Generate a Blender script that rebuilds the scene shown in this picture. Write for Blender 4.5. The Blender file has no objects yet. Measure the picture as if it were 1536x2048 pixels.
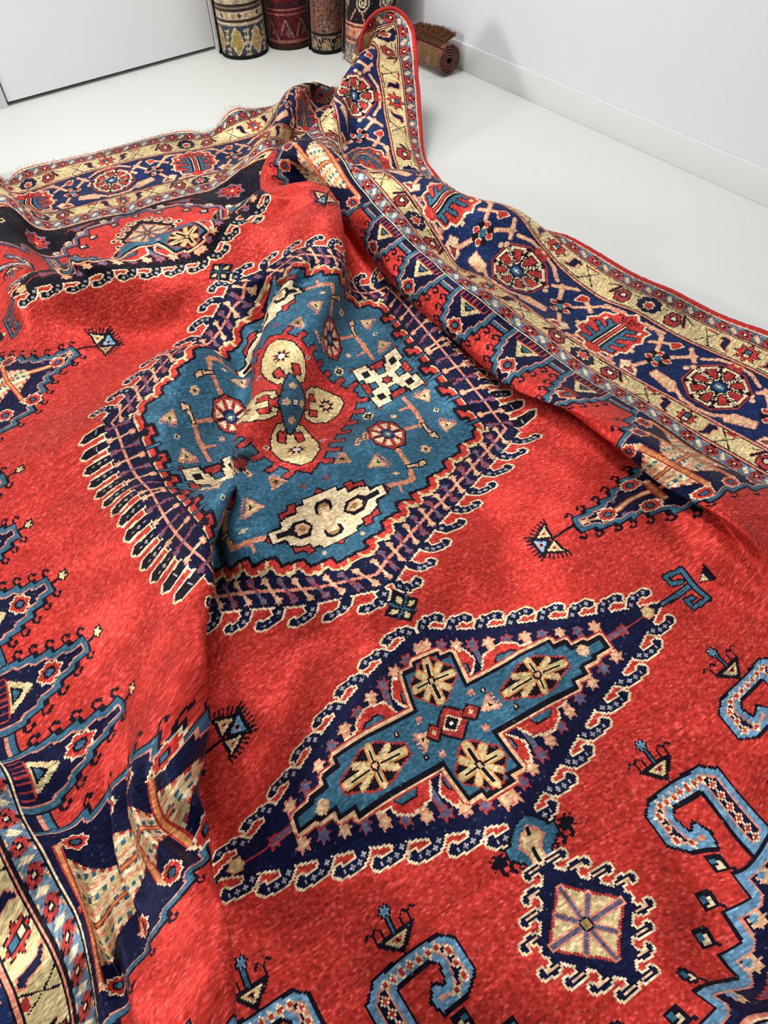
import bpy, math, random
import numpy as np
from mathutils import Matrix, Vector

SC = bpy.context.scene
COL = SC.collection
random.seed(7); RNG = np.random.default_rng(11)

# ---------------------------------------------------------------- camera (hand-held phone, looking down and tilted a little)
F_PX, PITCH, ROLL, CAM_H = 1493.24, math.radians(49.786), math.radians(3.041), 1.5
cam = bpy.data.cameras.new('camera'); cam_o = bpy.data.objects.new('camera', cam); COL.objects.link(cam_o)
cam.sensor_fit = 'VERTICAL'; cam.sensor_height = 24.0; cam.lens = 24.0*F_PX/2048; cam.clip_start = .05
_c, _s, _cr, _sr = math.cos(PITCH), math.sin(PITCH), math.cos(ROLL), math.sin(ROLL)
_r0, _u0, _f0 = Vector((1, 0, 0)), Vector((0, _s, _c)), Vector((0, _c, -_s))
_right, _up = _cr*_r0-_sr*_u0, _sr*_r0+_cr*_u0
cam_o.matrix_world = Matrix(((_right.x, _up.x, -_f0.x, 0), (_right.y, _up.y, -_f0.y, 0), (_right.z, _up.z, -_f0.z, CAM_H), (0, 0, 0, 1)))
SC.camera = cam_o

# ---------------------------------------------------------------- light and exposure
SC.view_settings.view_transform = 'Standard'; SC.view_settings.look = 'None'
SC.view_settings.exposure = 0.1; SC.view_settings.gamma = 1.0; SC.view_settings.use_curve_mapping = False
world = bpy.data.worlds.new('room_daylight'); SC.world = world; world.use_nodes = True
world.node_tree.nodes['Background'].inputs[0].default_value = (.93, .97, 1.0, 1); world.node_tree.nodes['Background'].inputs[1].default_value = 0.24
def area(name, loc, aim, size, power, color=(1, 1, 1), size_y=None):
    l = bpy.data.lights.new(name, 'AREA'); l.energy = power; l.size = size; l.color = color
    if size_y: l.shape = 'RECTANGLE'; l.size_y = size_y
    o = bpy.data.objects.new(name, l); o.location = loc
    o.rotation_euler = (Vector(aim)-Vector(loc)).to_track_quat('-Z', 'Y').to_euler(); COL.objects.link(o); return o
area('left_lamp', (-4.8, .9, 2.1), (0, 3, .1), .7, 115, (1, .97, .93))
area('ceiling_panel', (-.5, 3.5, 2.9), (-.4, 2.9, 0), .7, 52, (1, .99, .97), 1.4)
area('rug_fill_left', (-1.9, 2.3, 2.9), (-1.4, 2.2, 0), .5, 20, (1, .99, .97), 1.0)  # unseen fill light, added to brighten the far left of the rug
area('ceiling_panel_near', (1.4, .8, 2.9), (.9, 1.2, 0), .5, 22, (1, .99, .97), 1.0)

# ---------------------------------------------------------------- helpers
def tag(o, label=None, cat=None, group=None, kind=None):
    if label: o['label'] = label
    if cat: o['category'] = cat
    if group: o['group'] = group
    if kind: o['kind'] = kind
    return o
def empty(name, loc=(0, 0, 0)):
    o = bpy.data.objects.new(name, None); o.location = loc; o.empty_display_size = .1; COL.objects.link(o); return o
def link(name, me, mats, parent=None, smooth=True):
    o = bpy.data.objects.new(name, me); COL.objects.link(o)
    for m in (mats if isinstance(mats, (list, tuple)) else [mats]): me.materials.append(m)
    if smooth: me.shade_smooth()
    if parent is not None:
        o.parent = parent
        o.matrix_parent_inverse = Matrix.Translation(-Vector(parent.location))
    return o
def quad_mesh(name, P, faces):
    """fast mesh from numpy arrays of points and quads"""
    me = bpy.data.meshes.new(name); n = len(faces)
    me.vertices.add(len(P)); me.vertices.foreach_set('co', np.ascontiguousarray(P, np.float32).ravel())
    me.loops.add(4*n); me.loops.foreach_set('vertex_index', np.ascontiguousarray(faces, np.int32).ravel())
    me.polygons.add(n); me.polygons.foreach_set('loop_start', np.arange(0, 4*n, 4, dtype=np.int32))
    me.update(calc_edges=True); me.validate(); return me
def face_colors(me, rgb):
    a = me.attributes.new('knots', 'FLOAT_COLOR', 'FACE')
    a.data.foreach_set('color', np.concatenate([rgb, np.ones((len(rgb), 1))], 1).astype(np.float32).ravel())
def grid_faces(nu, nv):
    I = np.arange(nu*nv).reshape(nu, nv)
    return np.stack([I[:-1, :-1], I[1:, :-1], I[1:, 1:], I[:-1, 1:]], -1).reshape(-1, 4)
def box_mesh(name, corners, z0, z1, bev=0.0):
    """upright prism over a floor polygon"""
    import bmesh
    bm = bmesh.new(); lo = [bm.verts.new((x, y, z0)) for x, y in corners]; hi = [bm.verts.new((x, y, z1)) for x, y in corners]; n = len(corners)
    bm.faces.new(lo[::-1]); bm.faces.new(hi)
    for i in range(n): bm.faces.new((lo[i], lo[(i+1) % n], hi[(i+1) % n], hi[i]))
    bmesh.ops.recalc_face_normals(bm, faces=bm.faces)
    if bev: bmesh.ops.bevel(bm, geom=list(bm.edges), offset=bev, segments=2, affect='EDGES', profile=.6)
    me = bpy.data.meshes.new(name); bm.to_mesh(me); bm.free(); return me
def mat(name, color=(.8, .8, .8), rough=.6, spec=.3):
    m = bpy.data.materials.new(name); m.use_nodes = True; b = m.node_tree.nodes['Principled BSDF']
    b.inputs['Base Color'].default_value = (*color, 1); b.inputs['Roughness'].default_value = rough; b.inputs['Specular IOR Level'].default_value = spec
    return m, m.node_tree, b
def wool(name, sheen=.25, nap=0.0, tint=(1, .9, .85)):
    m, nt, b = mat(name, rough=0.48, spec=0.1)
    at = nt.nodes.new('ShaderNodeAttribute'); at.attribute_name = 'knots'; nt.links.new(at.outputs['Color'], b.inputs['Base Color'])
    if nap:                                   # pile brushed this way and that: broad soft changes of lie
        g = nt.nodes.new('ShaderNodeNewGeometry'); n = nt.nodes.new('ShaderNodeTexNoise'); n.inputs['Scale'].default_value = 2.6; n.inputs['Detail'].default_value = 1.5; n.inputs['Roughness'].default_value = .5
        bp = nt.nodes.new('ShaderNodeBump'); bp.inputs['Strength'].default_value = 1.0; bp.inputs['Distance'].default_value = nap
        nt.links.new(g.outputs['Position'], n.inputs['Vector']); nt.links.new(n.outputs['Fac'], bp.inputs['Height']); nt.links.new(bp.outputs[0], b.inputs['Normal'])
    b.inputs['Metallic'].default_value = 0.42
    b.inputs['Sheen Weight'].default_value = sheen; b.inputs['Sheen Roughness'].default_value = .45; b.inputs['Sheen Tint'].default_value = (*tint, 1)
    return m
def plain(name, color, rough=.8, spec=.15, noise=0.0, scale=40.):
    m, nt, b = mat(name, color, rough, spec)
    if noise:
        tc = nt.nodes.new('ShaderNodeTexCoord'); n = nt.nodes.new('ShaderNodeTexNoise'); n.inputs['Scale'].default_value = scale; n.inputs['Detail'].default_value = 5
        mx = nt.nodes.new('ShaderNodeMix'); mx.data_type = 'RGBA'; mx.inputs[6].default_value = (*[c*(1-noise) for c in color], 1); mx.inputs[7].default_value = (*[min(1, c*(1+noise)) for c in color], 1)
        nt.links.new(tc.outputs['Object'], n.inputs['Vector']); nt.links.new(n.outputs['Fac'], mx.inputs[0]); nt.links.new(mx.outputs[2], b.inputs['Base Color'])
    return m

# ---------------------------------------------------------------- the room: white painted boards, two white walls, a door
def floor_mat():
    m, nt, b = mat('white_painted_boards', (.80, .81, .79), .42, .35)
    N, L = nt.nodes, nt.links
    g = N.new('ShaderNodeNewGeometry'); mp = N.new('ShaderNodeMapping'); mp.inputs['Rotation'].default_value = (0, 0, math.radians(56.5)); L.new(g.outputs['Position'], mp.inputs['Vector'])
    br = N.new('ShaderNodeTexBrick'); br.offset = .37; br.inputs['Scale'].default_value = 1.0; br.inputs['Brick Width'].default_value = 1.4; br.inputs['Row Height'].default_value = .19
    br.inputs['Mortar Size'].default_value = .0011; br.inputs['Mortar Smooth'].default_value = .4
    br.inputs['Color1'].default_value = (1, 1, 1, 1); br.inputs['Color2'].default_value = (.99, .99, .99, 1); br.inputs['Mortar'].default_value = (.62, .61, .59, 1)
    L.new(mp.outputs[0], br.inputs['Vector'])
    n1 = N.new('ShaderNodeTexNoise'); n1.inputs['Scale'].default_value = 2.2; n1.inputs['Detail'].default_value = 8; L.new(g.outputs['Position'], n1.inputs['Vector'])
    r1 = N.new('ShaderNodeMapRange'); r1.inputs[1].default_value = .54; r1.inputs[2].default_value = .64; L.new(n1.outputs['Fac'], r1.inputs[0])      # seams come and go under the paint
    mx = N.new('ShaderNodeMix'); mx.data_type = 'RGBA'; mx.inputs[6].default_value = (1, 1, 1, 1); L.new(r1.outputs[0], mx.inputs[0]); L.new(br.outputs['Color'], mx.inputs[7])
    mp2 = N.new('ShaderNodeMapping'); mp2.inputs['Scale'].default_value = (5, 38, 5); mp2.inputs['Rotation'].default_value = (0, 0, math.radians(20)); L.new(g.outputs['Position'], mp2.inputs['Vector'])
    n2 = N.new('ShaderNodeTexNoise'); n2.inputs['Scale'].default_value = 1.6; n2.inputs['Detail'].default_value = 10; n2.inputs['Roughness'].default_value = .7; L.new(mp2.outputs[0], n2.inputs['Vector'])
    r2 = N.new('ShaderNodeMapRange'); r2.inputs[1].default_value = .62; r2.inputs[2].default_value = .80; r2.inputs[3].default_value = 1.0; r2.inputs[4].default_value = .80; L.new(n2.outputs['Fac'], r2.inputs[0])
    n3 = N.new('ShaderNodeTexNoise'); n3.inputs['Scale'].default_value = 1.1; n3.inputs['Detail'].default_value = 3; L.new(g.outputs['Position'], n3.inputs['Vector'])
    r3 = N.new('ShaderNodeMapRange'); r3.inputs[3].default_value = .95; r3.inputs[4].default_value = 1.03; L.new(n3.outputs['Fac'], r3.inputs[0])
    def mul(a, bsock):
        q = N.new('ShaderNodeMix'); q.data_type = 'RGBA'; q.blend_type = 'MULTIPLY'; q.inputs[0].default_value = 1; L.new(a, q.inputs[6]); L.new(bsock, q.inputs[7]); return q.outputs[2]
    base = N.new('ShaderNodeRGB'); base.outputs[0].default_value = (.655, .665, .64, 1)
    c = mul(base.outputs[0], mx.outputs[2]); c = mul(c, r2.outputs[0]); c = mul(c, r3.outputs[0]); L.new(c, b.inputs['Base Color'])
    bp = N.new('ShaderNodeBump'); bp.inputs['Strength'].default_value = .05; bp.inputs['Distance'].default_value = .01; L.new(n2.outputs['Fac'], bp.inputs['Height']); L.new(bp.outputs[0], b.inputs['Normal'])
    return m
M_floor = floor_mat()
M_wall = plain('white_wall_paint', (.70, .71, .735), .7, .2, .015, 60)
M_trim = plain('white_gloss_trim', (.68, .685, .68), .4, .35, .02, 9)
M_door = plain('white_door_paint', (.80, .825, .84), .35, .4, .012, 5)
M_dark = plain('door_gap_shade', (.06, .045, .03), .9, .1)
WR0, WRD = Vector((.547, 4.215)), Vector((.5525, -.8335))            # foot of the right wall and its direction towards the viewer
WB0, WBD = Vector((-.804, 4.742)), Vector((.8335, .5525))             # foot of the door wall, direction to the right
NR, NB = Vector((.8335, .5525)), Vector((-.5525, .8335))              # outward (away from the room) normals
def strip(p0, d, n, a, b, t0, t1): return [tuple(p0+d*a+n*t0), tuple(p0+d*b+n*t0), tuple(p0+d*b+n*t1), tuple(p0+d*a+n*t1)]
fl = box_mesh('floor', [(-5, -2.5), (5, -2.5), (5, 7), (-5, 7)], -.05, 0); tag(link('floor', fl, M_floor, smooth=False), kind='structure')
BB = .012
tag(link('wall_right', box_mesh('wall_right', strip(WR0, WRD, NR, -1.25, 6, BB, .2), 0, 2.7), M_wall, smooth=False), kind='structure')
tag(link('baseboard_right', box_mesh('baseboard_right', strip(WR0, WRD, NR, -1.19, 6, 0, BB), 0, .126, .0025), M_trim), kind='structure')
tag(link('wall_back', box_mesh('wall_back', strip(WB0, WBD, NB, .035, .92, .05, .2), 0, 2.7), M_wall, smooth=False), kind='structure')
tag(link('wall_left', box_mesh('wall_left', strip(WB0, WBD, NB, -4.5, -1.215, .03, .2), 0, 2.7), M_wall, smooth=False), kind='structure')
tag(link('wall_lintel', box_mesh('wall_lintel', strip(WB0, WBD, NB, -1.215, .035, .03, .2), 2.08, 2.7), M_wall, smooth=False), kind='structure')
tag(link('trim_1', box_mesh('trim_1', strip(WB0, WBD, NB, -.0, .04, -.006, .05), 0, 2.1, .003), M_trim), kind='structure')
tag(link('trim_2', box_mesh('trim_2', strip(WB0, WBD, NB, -1.30, -1.186, -.006, .03), 0, 2.1, .003), M_trim), kind='structure')
tag(link('baseboard_back', box_mesh('baseboard_back', strip(WB0, WBD, NB, .04, .915, .036, .05), 0, .1, .0025), M_trim), kind='structure')
tag(link('trim_3', box_mesh('trim_3', strip(WB0, WBD, NB, .001, .041, -.012, -.006), 0, .05, .002), M_trim), kind='structure')
tag(link('door_1', box_mesh('door_1', strip(WB0, WBD, NB, -1.178, -.006, 0, .04), .019, 2.06, .003), M_door), kind='structure')
tag(link('gap_shade_panel', box_mesh('gap_shade_panel', strip(WB0, WBD, NB, -1.186, -.0, .09, .12), 0, 2.08), M_dark, smooth=False), kind='structure')  # dark sheet behind the door; its colour stands for the gap's shade

# ---------------------------------------------------------------- rug pattern, knot by knot
KN = 0.4                                   # knot pitch in cm
HU, HV = 166.0, 236.0                      # half width, half length of the rug in cm
NU, NV = int(round(2*HU/KN)), int(round(2*HV/KN))
UC = (np.arange(NU)+.5)*KN-HU
VC = (np.arange(NV)+.5)*KN-HV
PAL = dict(R=(.54,.036,.026), N=(.0045,.0065,.036), K=(.006,.0045,.011), B=(.037,.128,.20), L=(.14,.30,.46),
           C=(.80,.62,.38), Y=(.66,.51,.25), S=(.70,.24,.15), O=(.66,.25,.08), P=(.115,.105,.175), W=(.78,.72,.66),
           G=(.13,.21,.29), T=(.33,.19,.07), E=(.42,.035,.03), F=(.74,.44,.24), M=(.008,.021,.085), H=(.34,.34,.36), V=(.085,.135,.18))
KEY = list(PAL)
CI = {k: i for i, k in enumerate(KEY)}
A = np.full((NU, NV), CI['R'], np.uint8)

def box(pts, pad):
    p = np.asarray(pts, float)
    i0 = max(int((p[:, 0].min()-pad+HU)/KN)-1, 0); i1 = min(int((p[:, 0].max()+pad+HU)/KN)+2, NU)
    j0 = max(int((p[:, 1].min()-pad+HV)/KN)-1, 0); j1 = min(int((p[:, 1].max()+pad+HV)/KN)+2, NV)
    if i1 <= i0 or j1 <= j0: return None
    return slice(i0, i1), slice(j0, j1)

def inside(pts, s):
    x = UC[s[0]][:, None]; y = VC[s[1]][None, :]
    m = np.zeros((x.shape[0], y.shape[1]), bool); n = len(pts)
    for k in range(n):
        (x1, y1), (x2, y2) = pts[k], pts[(k+1) % n]
        if y1 == y2: continue
        m ^= ((y1 > y) != (y2 > y)) & (x < (x2-x1)*(y-y1)/(y2-y1)+x1)
    return m

def dist(pts, s, closed):
    x = UC[s[0]][:, None]; y = VC[s[1]][None, :]
    d = np.full((x.shape[0], y.shape[1]), 1e9); n = len(pts)
    for k in range(n if closed else n-1):
        (x1, y1), (x2, y2) = pts[k], pts[(k+1) % n]
        dx, dy = x2-x1, y2-y1; q = dx*dx+dy*dy+1e-9
        t = np.clip(((x-x1)*dx+(y-y1)*dy)/q, 0, 1)
        d = np.minimum(d, (x-x1-t*dx)**2+(y-y1-t*dy)**2)
    return np.sqrt(d)

class Fr:                                   # a local frame: origin, mirror signs, swap of the axes, scale
    def __init__(s, o=(0, 0), sx=1, sy=1, swap=False, k=1.0): s.o, s.sx, s.sy, s.swap, s.k = o, sx, sy, swap, k
    def __call__(s, pts):
        out = []
        for a, b in pts:
            if s.swap: a, b = b, a
            out.append((s.o[0]+s.sx*s.k*a, s.o[1]+s.sy*s.k*b))
        return out
ID = Fr()

def poly(pts, c, f=ID, edge=None, ew=.5):
    p = f(pts)
    s = box(p, 2)
    if s is None: return
    m = inside(p, s)
    if edge:
        d = dist(p, s, True); A[s][(d < ew)] = CI[edge]
    A[s][m] = CI[c]
    return s, m

def line(pts, w, c, f=ID, edge=None, ew=.45):
    p = f(pts); s = box(p, w+2)
    if s is None: return
    d = dist(p, s, False)
    if edge: A[s][d < w/2+ew] = CI[edge]
    A[s][d < w/2] = CI[c]

def nested(pts, layers, f=ID):              # concentric bands inside an outline: (depth, colour) from the edge inwards
    p = f(pts); s = box(p, 1)
    if s is None: return
    m = inside(p, s); d = dist(p, s, True)
    for t, c in layers: A[s][m & (d >= t)] = CI[c]

def disc(x, y, rx, ry, c, f=ID, n=8, rot=.3927):
    poly([(x+rx*math.cos(rot+2*math.pi*k/n), y+ry*math.sin(rot+2*math.pi*k/n)) for k in range(n)], c, f)

def star(x, y, r, c, f=ID, n=8, q=.5, rot=0., ry=None):
    ry = ry or r
    poly([(x+(r if k % 2 == 0 else r*q)*math.cos(rot+math.pi*k/n), y+(ry if k % 2 == 0 else ry*q)*math.sin(rot+math.pi*k/n)) for k in range(2*n)], c, f)

def grow(m, n=1):
    for _ in range(n):
        q = m.copy()
        q[1:] |= m[:-1]; q[:-1] |= m[1:]; q[:, 1:] |= m[:, :-1]; q[:, :-1] |= m[:, 1:]
        m = q
    return m

SG = [(a, b) for a in (1, -1) for b in (1, -1)]

# ---- shared little motifs
def bud(f, x, y, ang=0., k=1.):             # red octagon flower, cream saw edge, blue eye
    star(x, y, 2.9*k, 'C', f, 8, .82); star(x, y, 2.35*k, 'R', f, 8, .85); disc(x, y, 1.25*k, 1.25*k, 'K', f); disc(x, y, .8*k, .8*k, 'B', f)
def spear(f, x, y0, y1, c):                 # stem with a star head
    e = 'S' if c == 'F' else 'E'
    line([(x, y0), (x, y1)], .9, c, f, e, .35)
    star(x, y1, 1.9, e, f, 6, .55); star(x, y1, 1.35, c, f, 6, .6)
def bone(f, x0, y0, x1, y1, c):
    e = 'S' if c == 'F' else 'E'
    line([(x0, y0), (x1, y1)], .85, e, f)
    for (a, b) in ((x0, y0), (x1, y1)): star(a, b, 1.3, e, f, 6, .55)
    line([(x0, y0), (x1, y1)], .5, c, f)
    for (a, b) in ((x0, y0), (x1, y1)): star(a, b, .95, c, f, 6, .65)
def flag(f, x, y, c='Y', k=1., rot=0):      # small triangle with a fringe
    ca, sa = math.cos(rot), math.sin(rot)
    R = lambda pts: [(x+k*(a*ca-b*sa), y+k*(a*sa+b*ca)) for a, b in pts]
    for q in range(7): line(R([(-2.4, -2.4+.8*q), (-1.2, -2.4+.8*q)]), .3, 'S', f)
    poly(R([(-1.4, -2.9), (-1.4, 2.9), (3.2, 0)]), 'S', f); poly(R([(-.9, -2.1), (-.9, 2.1), (2.4, 0)]), c, f); poly(R([(-.5, -.7), (-.5, .7), (.7, 0)]), 'K', f)

HOOK = [(-1, .3), (-1.5, -1.4), (0, -2.9), (1.6, -3.3), (5.3, -2.8), (6.6, -1.6), (5.6, -.4), (4.7, -.5), (4.4, -1.2), (2.6, -1.3), (1.4, -1), (1.2, .3)]

def hooked(body, hooks, fill, crosses=True, k=1.):
    """dark field with a rim of boot hooks, all outlined in cream"""
    allp = list(body)
    for f in hooks: allp += f(HOOK)
    s = box(allp, 3); m = inside(body, s)
    for f in hooks: m |= inside(f(HOOK), s)
    g = grow(m, 1); h8 = g.copy(); h8[1:, 1:] |= m[:-1, :-1]; h8[:-1, 1:] |= m[1:, :-1]; h8[1:, :-1] |= m[:-1, 1:]; h8[:-1, :-1] |= m[1:, 1:]; g = h8
    A[s][g] = CI['C']; A[s][m] = CI[fill]
    if crosses:
        for f in hooks:
            for (a, b) in ((-.1, -1.3), (1.3, -2.3), (2.9, -2.2), (4.5, -2.0)):
                line([(a-.45, b), (a+.45, b)], .3, 'H', f); line([(a, b-.45), (a, b+.45)], .3, 'H', f)

# ---------------------------------------------------------------- field: end spandrels
def spandrel(sy):
    for sx in (1, -1):
        f = Fr((0, 0), sx, sy)
        edge = [(0, 175), (6, 175), (6, 171.3), (18.6, 171.3), (18.6, 167), (23.3, 167), (23.3, 161.8), (29.2, 161.8), (29.2, 156.5), (41, 156.5), (47, 156.5), (47, 151),
                (54, 151), (62, 151), (62, 146), (70, 146), (70, 138), (80, 138), (80, 131), (90, 131), (90, 124), (99, 124), (99, 117), (107, 117), (112, 117), (112, 182), (0, 182)]
        nested(edge, [(0, 'K'), (.55, 'L' if sy < 0 else 'P'), (2.1, 'S'), (2.6, 'N' if sy < 0 else 'K')], f)
        poly([(-1, 176.8), (4, 176.8), (4, 181), (-1, 181)], 'N', f)
        for (x, y) in ((28.3, 154.3), (22.3, 159.7), (17.9, 164.4), (8.6, 169), (.3, 172.7)):     # squares with crosses at the steps
            if x < 1 and sx < 0: continue
            star(x, y, 2.1, 'K', f, 4, .8, math.pi/4); poly([(x-1.1, y-.9), (x+.2, y-.9), (x+.2, y+.2), (x-1.1, y+.2)], 'B', f); poly([(x+.2, y-.4), (x+1.1, y-.4), (x+1.1, y+1.1), (x-.6, y+1.1), (x-.6, y+.5), (x+.2, y+.5)], 'C', f)
            line([(x+1.2, y+1.0), (x+2.2, y+1.8)], .7, 'K', f)
        for (x, y) in ((34, 160.5), (28, 165.8), (22.5, 171), (12, 175.2), (60, 155), (68, 150)):        # little fan buds inside
            star(x, y, 2.0, 'F', f, 7, .6); disc(x-.5, y-.5, .8, .8, 'L', f)
        # eight-armed cross flower and a small bird
        x, y = 40.5, 170.5
        star(x, y, 6.2, 'L' if sy < 0 else 'G', f, 8, .72); star(x, y, 5.4, 'K', f, 8, .7)
        for a in range(4):
            ca, sa = math.cos(a*math.pi/4), math.sin(a*math.pi/4)
            line([(x-4.6*ca, y-4.6*sa), (x+4.6*ca, y+4.6*sa)], 1.6, 'E' if a % 2 else 'R', f)
        disc(x, y, .9, .9, 'Y', f)
        star(57, 168, 2.0, 'F', f, 6, .7); disc(57, 168, .9, .9, 'K', f)
        poly([(16, 176.5), (26, 176.5), (23.5, 173.5), (21, 175.2)], 'P', f, 'E', .4); line([(26, 176), (28.5, 174)], .5, 'E', f)
        # yellow comb on the guard
        poly([(53, 178.5), (70, 178.5), (64, 175)], 'Y', f, 'E', .4); poly([(59, 177.6), (66, 177.6), (63, 176)], 'K', f)
        for q in range(11): line([(53.5+1.6*q, 178.8), (53.5+1.6*q, 180)], .5, 'E', f)
        # corner palmette
        poly([(62, 164), (68, 168), (74, 166), (78, 171), (84, 170), (90, 174), (96, 170), (98, 164), (96, 157), (90, 153), (84, 156), (78, 157), (74, 162), (68, 160)], 'G', f, 'C', .6)
        poly([(63, 164), (70, 166.5), (76, 165), (80, 169.5), (86, 168.6), (91, 172), (95.5, 168), (96.5, 163.5), (94, 158.5), (90, 155), (85, 158), (79, 159), (74, 163), (69, 161.6)], 'E', f, 'K', .4)
        poly([(72, 164.5), (80, 166), (82, 163), (80, 161), (74, 163)], 'Y', f); star(88, 163.5, 6, 'R', f, 8, .85); star(88, 163.5, 2.6, 'K', f, 6, .7); disc(88, 163.5, 1.1, 1.1, 'B', f)
        poly([(64, 164), (67, 165.4), (70, 164), (67, 162.6)], 'R', f, 'K', .4)
for sy in (-1, 1): spandrel(sy)

# ---- G-shaped arms at the ends of the field, with flower chains
ARM = [(41.3, 157), (41.3, 143.6), (38, 141.2), (24, 141.8), (21.6, 143.8), (21.6, 150), (25, 152.2), (30.6, 152.2), (31.6, 149.4), (29.6, 147.2), (27.6, 148.4), (26.8, 146), (27.8, 145), (34.6, 145), (34.6, 157)]
def chain(pts, f, step=2.0):
    L = 0
    for (x0, y0), (x1, y1) in zip(pts[:-1], pts[1:]):
        n = max(1, int(round(math.hypot(x1-x0, y1-y0)/step)))
        for k in range(n):
            x, y = x0+(x1-x0)*k/n, y0+(y1-y0)*k/n
            star(x, y, 1.15, 'C', f, 4, .6); disc(x, y, .5, .5, 'R', f)
def crowned(x, y, f):                        # cream triangle crowned with blue flower and curls
    poly([(x-3.6, y+.2), (x+3.4, y+.2), (x, y+3.4)], 'K', f, 'K', .45); poly([(x-2.7, y+.6), (x+2.6, y+.6), (x, y+2.9)], 'Y', f); poly([(x-1.1, y+1.1), (x+1.1, y+1.1), (x, y+2.1)], 'R', f); disc(x, y+1.4, .35, .35, 'K', f)
    line([(x, y), (x, y-3.4)], .6, 'B', f, 'K', .4); star(x, y-3.9, 1.5, 'K', f, 6, .75); star(x, y-3.9, 1.0, 'L', f, 6, .75)
    for q in (-1, 1):
        for b in (1.9, 3.6):
            line([(x+q*b, y), (x+q*b, y-1.5), (x+q*(b+.9), y-2.4), (x+q*(b+1.7), y-1.7)], .38, 'K', f)
for sx, sy in SG:
    for (dx, dy, k) in ((0, 0, 1.), (26.5, -7.2, 1.)):
        f = Fr((sx*dx, sy*dy), sx, sy)
        nested(ARM, [(0, 'K'), (.5, 'L' if sy < 0 else 'B'), (1.65, 'S'), (2.1, 'N')], f)
        chain([(37.8, 155), (37.8, 145), (36.5, 143.3), (25.5, 143.6), (24, 145), (24, 149.4), (26.5, 150.5), (29, 150)], f)
        crowned(30.6, 137.7, f)

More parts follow.
